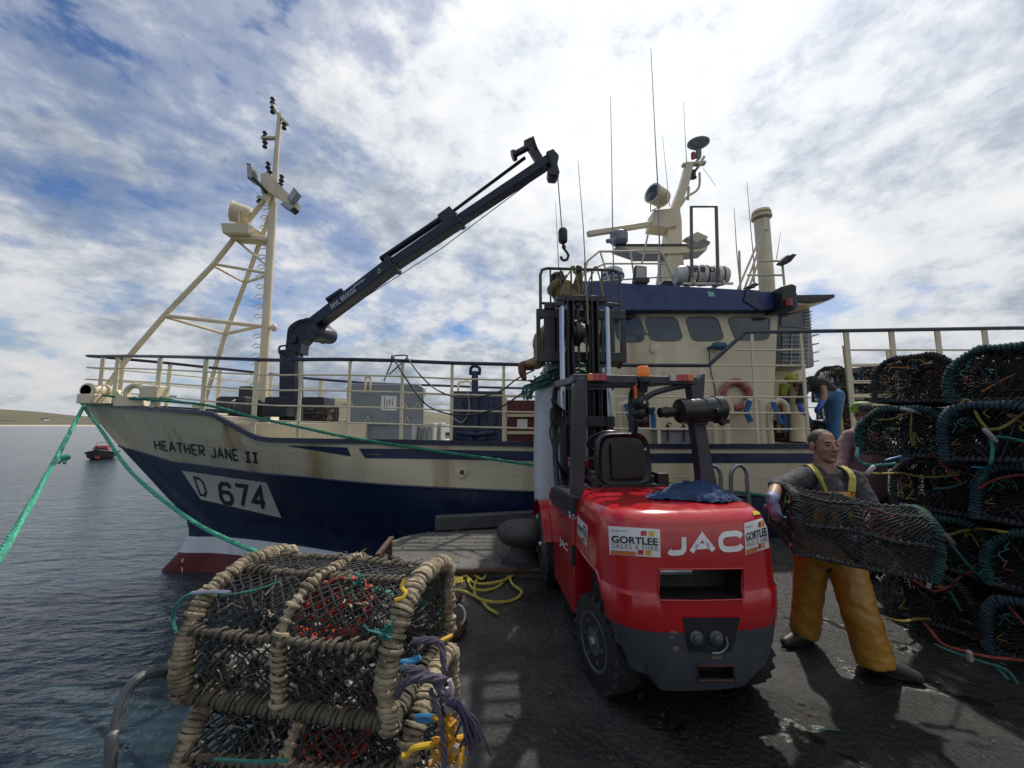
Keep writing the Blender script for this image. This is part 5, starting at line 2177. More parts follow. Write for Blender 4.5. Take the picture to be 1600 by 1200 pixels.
# carriage and load backrest
YCg = 2.20
b = MB()
b.box((-.01, YCg, 3.02), (1.15, .06, .12))
b.box((-.01, YCg, 2.47), (1.15, .06, .13))
for x, wd in ((-.56, .05), (-.42, .14), (.53, .07), (.38, .07), (-.30, .06), (.27, .06)):
    b.box((x, YCg + .003, 2.74), (wd, .055, .56))
b.box((-.42, YCg - .02, 3.11), (.13, .07, .07))
cg = L(b.build('carriage', STEELB, fk, bevel=.008))
b = MB()
zA, zB = 2.95, 3.62
pr = [V((-.53, YCg, zA)), V((-.53, YCg, zB - .09)), V((-.505, YCg, zB - .02)), V((-.44, YCg, zB)), V((.42, YCg, zB)), V((.485, YCg, zB - .02)), V((.51, YCg, zB - .09)), V((.51, YCg, zA))]
b.tube(pr, .020, 8)
b.tube([V((-.53, YCg, 3.16)), V((.51, YCg, 3.16))], .018, 8)
for k in range(7):
    x = -.40 + k * .135
    b.tube([V((x, YCg, 3.16)), V((x, YCg, zB))], .012, 6)
L(b.build('load_backrest', mat('grey_brown_tube', (.075, .07, .068), .45, var=.2), cg, fix=False))
for x in (-.33, .31):
    b = MB()
    b.prism([V((x - .06, YCg + .04, 2.98)), V((x - .06, YCg + .085, 2.98)), V((x - .06, YCg + .085, 2.43)), V((x - .06, YCg + 1.1, 2.40)), V((x - .06, YCg + 1.1, 2.385)), V((x - .06, YCg + .04, 2.385))], (.12, 0, 0))
    L(b.build('fork', STEELB, cg, smooth=0))
# yellow cords knotted on the backrest
b = MB()
for x0, x1 in ((-.12, -.30), (-.10, -.02), (.18, .02), (.20, .28)):
    b.tube(smooth_path([V((x0, YCg - .03, zB)), V(((x0 + x1) / 2, YCg - .035, zB - .15)), V((x1, YCg - .03, 3.2))], 6), .010, 6)
for x in (-.11, .19):
    b.ell((x, YCg - .02, zB + .01), (.035, .035, .03), nu=10, nv=8)
L(b.build('knotted_cord', MATS['straw_cord'], cg, fix=False))

# tall white bulk bag hanging from the forks
BAG = mat('bulk_bag_fabric', (.52, .54, .56), .75, var=.08, scale=3, bump=.25, bscale=9, grime=((.28, .28, .27), .6, 5, .62))
t = thing('bulk_bag', 'tall white woven bulk bag hanging from the raised forks in front of the boat', 'bag', (.75, 5.25, .3))
b = MB()
rows = []
for z, k in ((.22, .80), (.26, .93), (.5, 1.0), (.9, 1.03), (1.4, 1.02), (1.8, 1.0), (2.1, .985), (2.2, .97)):
    row = []
    for i in range(48):
        a = 2 * math.pi * i / 48
        cx = math.copysign(abs(math.cos(a)) ** .45, math.cos(a))
        sy = math.copysign(abs(math.sin(a)) ** .45, math.sin(a))
        wob = 1 + .018 * noise.noise(V((cx * 2, sy * 2, z * 1.6)))
        row.append(V((.75 + .44 * cx * k * wob, 5.22 + .36 * sy * k * wob, z)))
    rows.append(row)
b.grid(rows, closed=True)
b.add(rows[0], [tuple(range(48))[::-1]])
b.add([V((.75, 5.22, 2.16))] + [p for p in rows[-1]], [(0, i + 1, (i + 1) % 48 + 1) for i in range(48)])
b.build('bag_body', BAG, t, smooth=60)
for x, y in ((.42, 4.92), (1.08, 4.92), (.42, 5.5), (1.08, 5.5)):
    b = MB()
    b.tube([V((x, y, 2.05)), V((x + .03, y - .02, 2.3)), V((x + .04, y - .03, 2.46)), V((x + .06, y, 2.3)), V((x + .07, y, 2.05))], .02, 6)
    b.build('lifting_loop', BAG, t)

# green netting heaped over the bag's mouth
rnd = random.Random(3)
b = MB()
for k in range(46):
    c0 = V((.80 + rnd.gauss(0, .17), 5.0 + rnd.uniform(-.2, .25), 2.24 + rnd.uniform(0, .10)))
    pts = [c0]
    for j in range(7):
        pts.append(pts[-1] + V((rnd.uniform(-.13, .13), rnd.uniform(-.08, .08), rnd.uniform(-.05, .05))))
        pts[-1].z = max(2.2, min(2.46 - .5 * abs(pts[-1].x - .80), pts[-1].z))
    b.tube(smooth_path(pts, 4), .011, 5)
for k in range(16):
    p = V((.62 + rnd.uniform(-.1, .1), 4.86 + rnd.uniform(-.05, .05), 2.28 + rnd.uniform(-.05, .05)))
    q = V((.20 + rnd.uniform(-.06, .1), 4.85, 2.08 + rnd.uniform(-.08, .04)))
    m_ = lerp(p, q, .5) + V((rnd.uniform(-.05, .05), 0, rnd.uniform(-.06, .02)))
    b.tube(smooth_path([p, m_, q, q + V((-.03, 0, -.1))], 5), .010, 5)
GRN = mat('green_twine', (.025, .11, .085), .8, var=.35, scale=14)
tag(b.build('fishing_net', GRN, smooth=60, fix=False), 'green netting heaped over the mouth of the white bulk bag', 'net')

# blue cloth thrown over the engine cover
b = MB()
rows = []
rnd = random.Random(5)
for j in range(44):
    row = []
    for i in range(70):
        s, t_ = i / 69, j / 43
        x = lerp(-.16, .42, s)
        y = lerp(-.16, .20, t_) + .05 * math.sin(s * 7)
        edge = min(s, 1 - s, t_, 1 - t_)
        body = math.exp(-((s - .60) / .28) ** 2) * math.exp(-((t_ - .5) / .34) ** 2)
        z = 1.158 + .055 * body + .075 * (.25 + body) * (1 - abs(noise.noise(V((s * 4 + t_ * 5, t_ * 3 - s * 2, .3)))) * 2.2) * .6 + .045 * abs(noise.noise(V((s * 9 - t_ * 6, t_ * 8, 2)))) * (.4 + body)
        z = max(1.160, z)
        wob = .05 * noise.noise(V((s * 3, t_ * 3, 7)))
        if edge < .04:
            z = 1.158 + .02 * abs(noise.noise(V((s * 9, t_ * 9, 4))))
        taper = lerp(.25, 1, min(1, s * 2.2))
        row.append(V((x, -.02 + (y + .02) * taper + wob, z)))
    rows.append(row)
b.grid(rows)
b.v = [Matrix.Translation(FO) @ Matrix.Rotation(FYAW, 4, 'Z') @ p for p in b.v]
o = b.build('jacket', mat('navy_cloth', (.018, .045, .115), .85, var=.35, scale=5, bump=.3, bscale=40), smooth=60)
tag(o, 'crumpled dark blue jacket lying on the red forklift behind the seat', 'jacket')
# ------------------------------------------------------------------ lobster pots
def d_profile(W, H, n=15):
    """Arch of a pot from front foot over the top to the back foot, as (y, z)."""
    pts = []
    hs = H * .42
    for k in range(4):
        pts.append((-W / 2, hs * k / 4))
    for k in range(n + 1):
        a = math.pi * (1 - k / n)
        cx = math.copysign(abs(math.cos(a)) ** .72, math.cos(a))
        sy = abs(math.sin(a)) ** .80
        pts.append((W / 2 * cx, hs + (H - hs) * sy))
    for k in range(3, -1, -1):
        pts.append((W / 2, hs * k / 4))
    return pts


def resample(path, step):
    L_ = [0]
    for a, c in zip(path, path[1:]):
        L_.append(L_[-1] + (c - a).length)
    N = max(2, int(L_[-1] / step))
    outp, j = [], 0
    for i in range(N + 1):
        s = L_[-1] * i / N
        while j < len(L_) - 2 and L_[j + 1] < s:
            j += 1
        outp.append(lerp(path[j], path[j + 1], (s - L_[j]) / max(1e-9, L_[j + 1] - L_[j])))
    return outp


def wrap(b, path, core, r_, pitch, rnd, knob=.0, m=0, n=9, skip=0.0):
    """A bar bound with rope: a core tube and a helix of rope turns lying against one another."""
    b.tube(resample(path, .05), core, 7, m=m)
    P_ = resample(path, pitch / n)
    line, rad = [], []
    off = 0
    for i, p in enumerate(P_):
        d = P_[min(i + 1, len(P_) - 1)] - P_[max(i - 1, 0)]
        x, y, _ = frame_of(d)
        a = 2 * math.pi * i / n
        if i % n == 0:
            off = rnd.uniform(-knob, knob)
        k = core + r_ * .55 + off
        line.append(p + (x * math.cos(a) + y * math.sin(a)) * k)
        rad.append(r_ * (1 + rnd.uniform(-.12, .12)))
    b.tube(line, rad, 5, m=m)


def make_pot(label, wrapm, netm, railm, eyem, L_=.75, W=.53, H=.42, core=.016, rr=.011, pitch=.021, knob=.003, seed=1, cell=.045, tw=.0024, dense=1.0, extra=None, warp=.055):
    rnd = random.Random(seed)
    root = thing('lobster_pot', label, 'lobster pot')
    pr = d_profile(W, H)

    def at_x(x, k=1.0, dz=0.0):
        return [V((x, y * k, z * k + dz)) for y, z in pr]
    for x in (-L_ / 2, rnd.uniform(-.05, .05), L_ / 2):
        b = MB()
        end = abs(x) > .2
        path = [p + V((rnd.uniform(-.004, .004), rnd.uniform(-.005, .005), rnd.uniform(-.005, .005))) for p in at_x(x)]
        c_ = core if end else core * .7
        wrap(b, smooth_path(path, 3), c_, rr if end else rr * .8, pitch if end else pitch * 1.5, rnd, knob)
        b.build('hoop', wrapm, root, smooth=70, fix=False)
    # base frame
    b = MB()
    for y in (-W / 2, W / 2):
        wrap(b, [V((-L_ / 2, y, .012)), V((0, y, .008)), V((L_ / 2, y, .012))], core * .95, rr * .9, pitch * 1.2, rnd, knob)
    for x in (-L_ / 2, 0, L_ / 2):
        wrap(b, [V((x, -W / 2, .012)), V((x, W / 2, .012))], core * .95, rr * .9, pitch * 1.2, rnd, knob)
    b.build('base_frame', railm, root, smooth=70, fix=False)
    # long rails
    for (y, z) in ((-W * .49, H * .62), (-W * .16, H * .985), (W * .16, H * .985), (W * .49, H * .62)):
        b = MB()
        p = [V((-L_ / 2, y, z)), V((-L_ / 4, y, z - .006)), V((0, y, z)), V((L_ / 4, y, z - .008)), V((L_ / 2, y, z))]
        wrap(b, smooth_path(p, 4), core * .55, rr * .75, pitch * 1.7, rnd, knob * 1.3)
        b.build('rail', railm, root, smooth=70, fix=False)
    # diamond netting over the arch
    arch = smooth_path([V((0, y, z)) for y, z in pr], 3)
    AL = sum((c - a).length for a, c in zip(arch, arch[1:]))
    cum = [0]
    for a, c in zip(arch, arch[1:]):
        cum.append(cum[-1] + (c - a).length)

    def shell(x, s):
        s = max(0, min(AL, s))
        lo_, hi_ = 0, len(cum) - 1
        while hi_ - lo_ > 1:
            md = (lo_ + hi_) // 2
            if cum[md] > s:
                hi_ = md
            else:
                lo_ = md
        p = lerp(arch[lo_], arch[hi_], (s - cum[lo_]) / max(1e-9, cum[hi_] - cum[lo_]))
        sag = .035 * (abs(math.sin(2 * math.pi * x / L_)) ** .8) + .016 * noise.noise(V((x * 9 + seed, s * 9, 3)))
        c_ = V((0, 0, H * .45))
        q = p + (c_ - p) * sag * 1.5
        return V((x + .016 * noise.noise(V((x * 12, s * 12, seed))), q.y + .016 * noise.noise(V((x * 13, s * 11, seed + 5))), q.z))
    b = MB()
    nk = int((AL + L_) / cell)
    for sgn in (-1, 1):
        for k in range(nk + 1):
            pts = []
            m_ = int(L_ / cell * 1.6)
            for i in range(m_ + 1):
                x = -L_ / 2 + L_ * i / m_
                s = k * cell - (L_ if sgn > 0 else 0) + sgn * (x + L_ / 2)
                if sgn < 0:
                    s = k * cell - (x + L_ / 2)
                if 0 <= s <= AL:
                    pts.append(shell(x, s))
            if len(pts) > 1:
                b.tube(pts, tw, 4, caps=False)
    # bottom netting
    for sgn in (-1, 1):
        for k in range(int((W + L_) / (cell * 1.3)) + 1):
            pts = []
            for i in range(13):
                x = -L_ / 2 + L_ * i / 12
                y = -W / 2 + k * cell * 1.3 - (L_ if sgn > 0 else 0) + sgn * (x + L_ / 2)
                if sgn < 0:
                    y = -W / 2 + k * cell * 1.3 - (x + L_ / 2)
                if -W / 2 <= y <= W / 2:
                    pts.append(V((x, y, .015)))
            if len(pts) > 1:
                b.tube(pts, tw, 4, caps=False)
    b.build('netting', netm, root, smooth=80, fix=False)
    # end netting gathered to the middle
    for sx in (-1, 1):
        b = MB()
        loop = arch + [V((0, lerp(W / 2, -W / 2, k / 12), 0)) for k in range(1, 12)]
        loop = resample([p for p in loop] + [loop[0]], .05)
        cen = V((0, rnd.uniform(-.04, .04), H * .46))
        nr = len(loop) - 1
        rings = []
        for j in range(6):
            t_ = (j / 5) ** .85
            ring = []
            for i in range(nr):
                p = lerp(loop[i], cen, t_ * .93)
                wob = .012 * noise.noise(V((i * 1.7, j * 2.3, seed + sx)))
                ring.append(V((sx * (L_ / 2 - .10 * t_ * t_), p.y + wob, p.z + wob)))
            rings.append(ring)
        for j in range(5):
            for i in range(nr):
                a, c = rings[j][i], rings[j + 1][i]
                d = rings[j + 1][(i + 1) % nr]
                if (i + j) % 2 == 0 or j < 3:
                    b.tube([a, c], tw * 1.1, 3, caps=False)
                b.tube([a, d], tw * 1.1, 3, caps=False)
        b.build('end_netting', netm, root, smooth=80, fix=False)
    # entrance eye on the front upper slope
    b = MB()
    cx = L_ * .16
    c0 = V((cx, -W * .33, H * .80))
    nrm = V((0, -.72, .70)).normalized()
    ux, uy = V((1, 0, 0)), nrm.cross(V((1, 0, 0)))
    inn = c0 - nrm * .15 + V((-.02, .03, 0))
    for i in range(24):
        a = 2 * math.pi * i / 24 + rnd.uniform(-.1, .1)
        ra = .105 * (1 + rnd.uniform(-.12, .12))
        p = c0 + (ux * math.cos(a) + uy * math.sin(a)) * ra
        q = inn + (ux * math.cos(a) + uy * math.sin(a)) * .045
        mid = lerp(p, q, .5) + V((rnd.uniform(-.01, .01), rnd.uniform(-.01, .01), rnd.uniform(-.01, .01)))
        b.tube([p, mid, q], .0036, 4, caps=False)
        if i % 3 == 0:
            b.ell(p, (.012, .010, .010), nu=6, nv=4)
    for rad, dd in ((.105, 0), (.085, -.05), (.06, -.11)):
        ring = [c0 + nrm * dd + (ux * math.cos(a) + uy * math.sin(a)) * (rad + .008 * math.sin(7 * a)) for a in [2 * math.pi * k / 24 for k in range(24)]]
        b.tube(ring, .0036, 4, closed=True)
    b.build('entrance_eye', eyem, root, smooth=80, fix=False)
    # inner parlour net
    b = MB()
    for i in range(16):
        y = -W * .42 + W * .84 * i / 15
        b.tube([V((-.02 + .03 * noise.noise(V((i * .7, 1, seed))), y, .02)), V((.04, y * .8, H * .35)), V((-.03, y * .6, H * .7)), V((-.06, y * .4, H * .93))], tw, 3, caps=False)
    for j in range(8):
        z = H * (.06 + .11 * j)
        k = 1 - .55 * (z / H) ** 2
        b.tube([V((.02 * math.sin(j), -W * .42 * k, z)), V((.05, 0, z + .01)), V((.02 * math.sin(j), W * .42 * k, z))], tw, 3, caps=False)
    b.build('inner_netting', netm, root, smooth=80, fix=False)
    if extra:
        extra(root, L_, W, H, rnd)
    # years of use have pulled every frame a little out of true
    for ch in root.children:
        for v in ch.data.vertices:
            c = v.co
            k = min(1.0, .35 + c.z / H)
            v.co = c + V((noise.noise(V((c.y * 3.2, c.z * 3.2, seed * 1.7))) * .6, noise.noise(V((c.x * 3.0, c.z * 3.5, seed * 2.3 + 9))), -abs(noise.noise(V((c.x * 3.4, c.y * 3.0, seed * .9 + 4)))) * .9)) * warp * k
            if v.co.z < .0:
                v.co.z = .0
        ch.data.update()
    return root


def relabel(o, label, group=None):
    o['label'] = label
    if group:
        o['group'] = group
    return o


ROPE_BEIGE = mat('weathered_beige_rope', (.29, .235, .155), .95, var=.5, scale=13, bump=.5, bscale=90, grime=((.055, .045, .033), .8, 18, .54))
ROPE_BROWN = mat('muddy_rope', (.10, .085, .062), .95, var=.4, scale=14, bump=.5, bscale=90, grime=((.22, .19, .14), .7, 16, .60))
NET_BLACK = mat('black_netting', (.022, .023, .022), .8, var=.4, scale=20)
NET_BROWN = mat('brown_grey_netting', (.060, .055, .045), .85, var=.5, scale=12, grime=((.13, .11, .08), .7, 9, .58))
EYE_RED = mat('orange_red_twine', (.42, .050, .022), .75, var=.25, scale=14)
EYE_DARK = mat('dull_red_twine', (.16, .022, .022), .8, var=.3, scale=14)
WRAP_GREEN = mat('green_rope', (.013, .066, .058), .8, var=.5, scale=16, bump=.3, bscale=90, grime=((.012, .016, .018), .85, 9, .50))
WRAP_BLUE = mat('blue_grey_rope', (.022, .048, .066), .8, var=.5, scale=16, bump=.3, bscale=90, grime=((.010, .013, .016), .85, 9, .51))
WRAP_DARK = mat('tarred_rope', (.030, .032, .032), .8, var=.5, scale=16, bump=.3, bscale=90, grime=((.07, .065, .055), .7, 14, .60))
TEAL_TW = mat('turquoise_twine', (.028, .155, .13), .75, var=.25, scale=12)
YEL_TW = mat('yellow_rope', (.22, .175, .035), .75, var=.25, scale=10, grime=((.16, .13, .05), .6, 12, .58))
RED_TW = mat('red_twine', (.24, .042, .03), .75, var=.25, scale=10)
BLUE_PL = mat('blue_plastic', (.025, .17, .33), .4, var=.12, scale=8)
YEL_PL = mat('yellow_plastic', (.62, .38, .02), .4, var=.12, scale=8)
PURPLE = mat('purple_grey_rope', (.085, .075, .10), .9, var=.35, scale=16, bump=.3, bscale=90)
TOGGLE = mat('pale_toggle', (.36, .33, .33), .45, var=.15, scale=9)


def pot_debris(root, L_, W, H, rnd):
    """Pale flat bits and weed caught in the bottom of a well used pot."""
    b = MB()
    for k in range(150):
        x, y = rnd.uniform(-L_ * .46, L_ * .46), rnd.uniform(-W * .47, W * .3)
        z = .03 + abs(rnd.gauss(0, .075)) * (1 if y < -W * .2 else .5)
        s = rnd.uniform(.012, .026)
        rot = Matrix.Rotation(rnd.uniform(0, 6), 3, V((rnd.random(), rnd.random(), .3 + rnd.random())).normalized())
        b.ell((x, y, min(z, .24)), (s, s * .75, s * .32), rot=rot, nu=7, nv=5)
    o = b.build('pale_bits', mat('pale_bits', (.40, .38, .34), .7, var=.3, scale=25), root, smooth=60, fix=False)  # small pale flattened pieces scattered low in the pot
    o['kind'] = 'stuff'
    b = MB()
    for k in range(70):
        x, y = rnd.uniform(.02, L_ * .42), rnd.uniform(-W * .46, W * .2)
        z = rnd.uniform(.06, H * .6)
        b.tube(smooth_path([V((x, y, z)), V((x + rnd.uniform(-.05, .05), y + rnd.uniform(-.03, .03), z + rnd.uniform(-.05, .05))), V((x + rnd.uniform(-.08, .08), y + rnd.uniform(-.04, .04), z - rnd.uniform(0, .08)))], 3), .0035, 3, caps=False)
    o = b.build('weed', NET_BROWN, root, fix=False)
    o['kind'] = 'stuff'
    # ends of binding cord sticking out of the wraps
    b = MB()
    for k in range(320):
        x = rnd.choice((-L_ / 2, L_ / 2, rnd.uniform(-L_ / 2, L_ / 2)))
        y, z = rnd.choice(d_profile(W, H))
        p = V((x, y, z))
        q = p + V((rnd.uniform(-.025, .025), rnd.uniform(-.035, .02), rnd.uniform(-.02, .03))) * 1.3
        b.tube([p, lerp(p, q, .6) + V((0, 0, .006)), q + V((rnd.uniform(-.01, .01), 0, rnd.uniform(-.015, .005)))], rnd.uniform(.0015, .0035), 3)
    o = b.build('frayed_cord', ROPE_BEIGE, root, fix=False)
    o['kind'] = 'stuff'


old = make_pot('weathered beige rope-bound pot on top of the near left stack', ROPE_BEIGE, NET_BLACK, ROPE_BROWN, EYE_RED,
               L_=.68, W=.50, H=.385, core=.021, rr=.0085, pitch=.0150, knob=.006, warp=.030, seed=11, cell=.037, tw=.0033, extra=pot_debris)
g1 = 'weathered pots stacked at the quay edge'
old['group'] = g1
LEFT = [(old, (-.70, 1.60, .72), -9.5, 0)]
for lab in ('weathered beige pot directly under the top pot of the near left stack', 'weathered beige pot at the bottom of the near left stack'):
    c = relabel(copy_tree(old), lab)
    LEFT.append((c, None, 0, 0))
LEFT[1] = (LEFT[1][0], (-.665, 1.58, .362), -6, 0)
LEFT[2] = (LEFT[2][0], (-.69, 1.60, .01), -9, 0)
for o, loc_, rz, rx in LEFT:
    o.location = loc_
    o.rotation_euler = (R(rx), 0, R(rz))
    o.scale = (1.10, 1.06, .95)

def twine(root, L_, W, H, rnd):
    """Odd ends of old twine knotted into the frame and the nets."""
    pr = d_profile(W, H)
    b = MB()
    for k in range(54):
        mi = rnd.choice((0, 0, 1, 2, 3, 3, 3))
        x = rnd.choice((-L_ / 2 - .015, -L_ / 2 - .015, L_ / 2 + .015, rnd.uniform(-L_ / 2, L_ / 2)))
        y, z = rnd.choice(pr)
        p = V((x, y * rnd.uniform(.5, 1.04), z * rnd.uniform(.6, 1.03)))
        pts = [p]
        for j in range(rnd.randint(2, 5)):
            pts.append(pts[-1] + V((rnd.uniform(-.012, .012), rnd.uniform(-.05, .05), rnd.uniform(-.055, .02))))
            pts[-1].z = max(.01, pts[-1].z)
        b.tube(smooth_path(pts, 4), rnd.uniform(.002, .0045), 4, m=mi)
    for k in range(5):                                  # heavier droops of netting across the ends
        x = rnd.choice((-1, 1)) * (L_ / 2 + .012)
        y0, y1 = rnd.uniform(-W * .45, 0), rnd.uniform(0, W * .45)
        z0, z1 = rnd.uniform(H * .4, H * .9), rnd.uniform(H * .3, H * .9)
        b.tube(smooth_path([V((x, y0, z0)), V((x, (y0 + y1) / 2, min(z0, z1) - rnd.uniform(.05, .14))), V((x, y1, z1))], 6), .006, 5, m=3)
    o = b.build('loose_twine', [TEAL_TW, YEL_TW, RED_TW, NET_BLACK], root, fix=False)
    o['kind'] = 'stuff'


green = make_pot('pot bound with green rope', WRAP_GREEN, NET_BLACK, WRAP_DARK, EYE_DARK, extra=twine, seed=21, cell=.031, tw=.0033, core=.017, rr=.011, pitch=.024)
blue = make_pot('pot bound with blue grey rope', WRAP_BLUE, NET_BLACK, WRAP_DARK, EYE_DARK, extra=twine, seed=33, cell=.030, tw=.0033, core=.018, rr=.012, pitch=.026)
dark = make_pot('black pot bound with tarred rope', WRAP_DARK, NET_BLACK, WRAP_DARK, EYE_DARK, extra=twine, seed=45, cell=.032, tw=.0032, core=.016, rr=.010, pitch=.023)
g2 = 'dark pots stacked high on the right of the quay'
PSI = 62                                            # azimuth of the pots' long axis
ax = V((math.sin(R(PSI)), math.cos(R(PSI)), 0))
pe = V((math.cos(R(PSI)), -math.sin(R(PSI)), 0))
rnd = random.Random(9)
ROWN = ('bottom', 'second lowest', 'middle', 'second highest', 'top')
used = {id(green): 0, id(blue): 0, id(dark): 0}


def put(proto, face, z, jit, label, group, dpsi=0, sc_=1.0):
    o = proto if not used[id(proto)] else copy_tree(proto)
    used[id(proto)] = 1
    relabel(o, label, group)
    ps = R(90 - PSI - dpsi)
    a_ = V((math.cos(ps), math.sin(ps), 0))
    o.location = V((face.x, face.y, z)) + a_ * (.375 * sc_)
    o.rotation_euler = (R(jit), R(rnd.uniform(-3.5, 3.5)), ps)
    o.scale = (sc_,) * 3
    return o


STK_ = [  # photo column of the face centre, depth, per row from the ground
    [(1424, 3.30, dark), (1440, 3.26, green), (1452, 3.22, dark), (1402, 3.36, green), (1432, 3.34, dark)],
    [(1590, 2.74, blue), (1602, 2.68, green), (1592, 2.72, blue), (1552, 2.78, blue), (1572, 2.80, green)],
    [(1815, 2.26, dark), (1820, 2.26, blue), (1810, 2.26, dark), (1825, 2.26, green), (1805, 2.28, blue)],
]
COLN = ('in the left column of the right-hand stack', 'in the right column of the right-hand stack', 'at the right edge, beyond the right column')
for ci, colm in enumerate(STK_):
    for k, (u, Y, pr_) in enumerate(colm):
        X = (u - 800) / 600 * Y
        kind = 'green rope-bound' if pr_ is green else 'blue-grey rope-bound' if pr_ is blue else 'black tarred'
        put(pr_, V((X, Y, 0)), .02 + .447 * k, rnd.uniform(-5, 5), f'{ROWN[k]} {kind} pot {COLN[ci]}', g2, rnd.uniform(-9, 9))
for ci in range(2):
    for k in (3, 4):
        u, Y, pr_ = STK_[ci][k]
        X = (u - 800) / 600 * Y
        put(dark, V((X, Y, 0)) + ax * .80 + pe * .06, .03 + .447 * k, 0, f'black pot hidden behind the {ROWN[k]} pot of the {("left", "right")[ci]} column', g2, 4)
    for k in (0, 1, 2):
        u, Y, pr_ = STK_[ci][k]
        X = (u - 800) / 600 * Y
        put(dark, V((X, Y, 0)) + ax * .80, .03 + .447 * k, 0, f'black pot hidden behind the {ROWN[k]} pot of the {("left", "right")[ci]} column', g2, 0)

# pot carried by the man
pa_, pb_ = at(1222, 800, 2.56), at(1436, 838, 2.36)
carried = copy_tree(dark)
relabel(carried, 'black netted pot with one green end ring carried by the man in yellow')
del carried['group']
carried.scale = (.86, .80, .78)
d = (pb_ - pa_)
q_ = Matrix((d.normalized(), V((0, 0, 1)).cross(d.normalized()).normalized(), d.normalized().cross(V((0, 0, 1)).cross(d.normalized()).normalized()))).transposed()
roll = Matrix.Rotation(R(10), 3, 'X')
carried.rotation_euler = (q_ @ roll).to_euler()
cup = (q_ @ roll) @ V((0, 0, 1))
carried.location = lerp(pa_, pb_, .5) - cup * .17
rings = sorted([c for c in carried.children if c.name.startswith('hoop')], key=lambda c: sum(v.co.x for v in c.data.vertices) / len(c.data.vertices))
rings[-1].data = rings[-1].data.copy()
rings[-1].data.materials[0] = WRAP_GREEN
rings[-1]['label'] = 'green rope-bound end ring'

# pots on the boat
g3 = 'black pots piled on the after deck'
for i, (u, Y, z, ps, pr_) in enumerate(((1235, 8.0, 1.26, 80, dark), (1262, 8.1, 1.27, 30, blue), (1300, 9.6, 1.28, 20, dark), (1300, 9.6, 1.72, 30, dark), (1302, 9.5, 2.16, 15, blue), (1345, 9.5, 1.28, 10, dark), (1345, 9.5, 1.72, -10, dark),
                                       (1345, 9.5, 2.16, 20, dark), (1390, 9.4, 1.28, 0, dark), (1390, 9.4, 1.72, 12, blue), (1390, 9.4, 2.16, 5, dark), (1300, 9.5, 2.58, 30, dark), (1345, 9.4, 2.58, 0, blue), (1392, 9.3, 2.58, 10, dark),
                                       (1440, 9.3, 1.72, 10, dark), (1440, 9.3, 2.16, 0, dark), (1440, 9.3, 2.58, 14, dark))):
    o = copy_tree(pr_)
    lv = {1.26: 'lowest', 1.27: 'lowest', 1.28: 'lowest', 1.72: 'second', 2.16: 'third', 2.58: 'topmost'}[z]
    lab = ('small black pot standing on deck at the feet of the bent worker', 'black pot under the hands of the bent worker in blue')[i] if i < 2 else \
        f'{lv} black pot in the {({1300: "first", 1302: "first", 1345: "second", 1390: "third", 1392: "third", 1440: "last"})[u]} pile behind the bent worker'
    relabel(o, lab, g3)
    o.location = V(((u - 800) / 600 * Y, Y, z))
    o.rotation_euler = (0, 0, R(90 - ps))
for i, (u, Y) in enumerate(((478, 9.4), (500, 9.3), (524, 9.5))):
    o = copy_tree(dark)
    relabel(o, ('black pot on deck beside the crane column', 'black pot on deck midway between crane and open hatch', 'black pot on deck touching the grey open hatch')[i], 'pots on the fore deck')
    o.location = V(((u - 800) / 600 * Y, Y, 1.62 if i < 2 else 1.28))
    o.rotation_euler = (0, 0, R(20 * i))

# ------------------------------------------------------------------ cords and tackle on the pots
def cord(pts, r_, m, label, cat='cord', group=None, twist=True, name='cord'):
    return rope(pts, r_, name, m, None, label, cat, group, twist=twist, seg=6)


def toggle(u, v, Y, ang, label, ln=.11, m=TOGGLE, r_=.016):
    p = on_stack(u, v, Y * 1.05, r_ * 1.6)
    d = V((math.cos(ang), -.15, math.sin(ang))).normalized() * ln / 2
    b = MB()
    b.tube([p - d, p - d * .8, p + d * .8, p + d], [r_ * .6, r_, r_, r_ * .6], 10)
    tag(b.build('toggle', m), label, 'toggle')


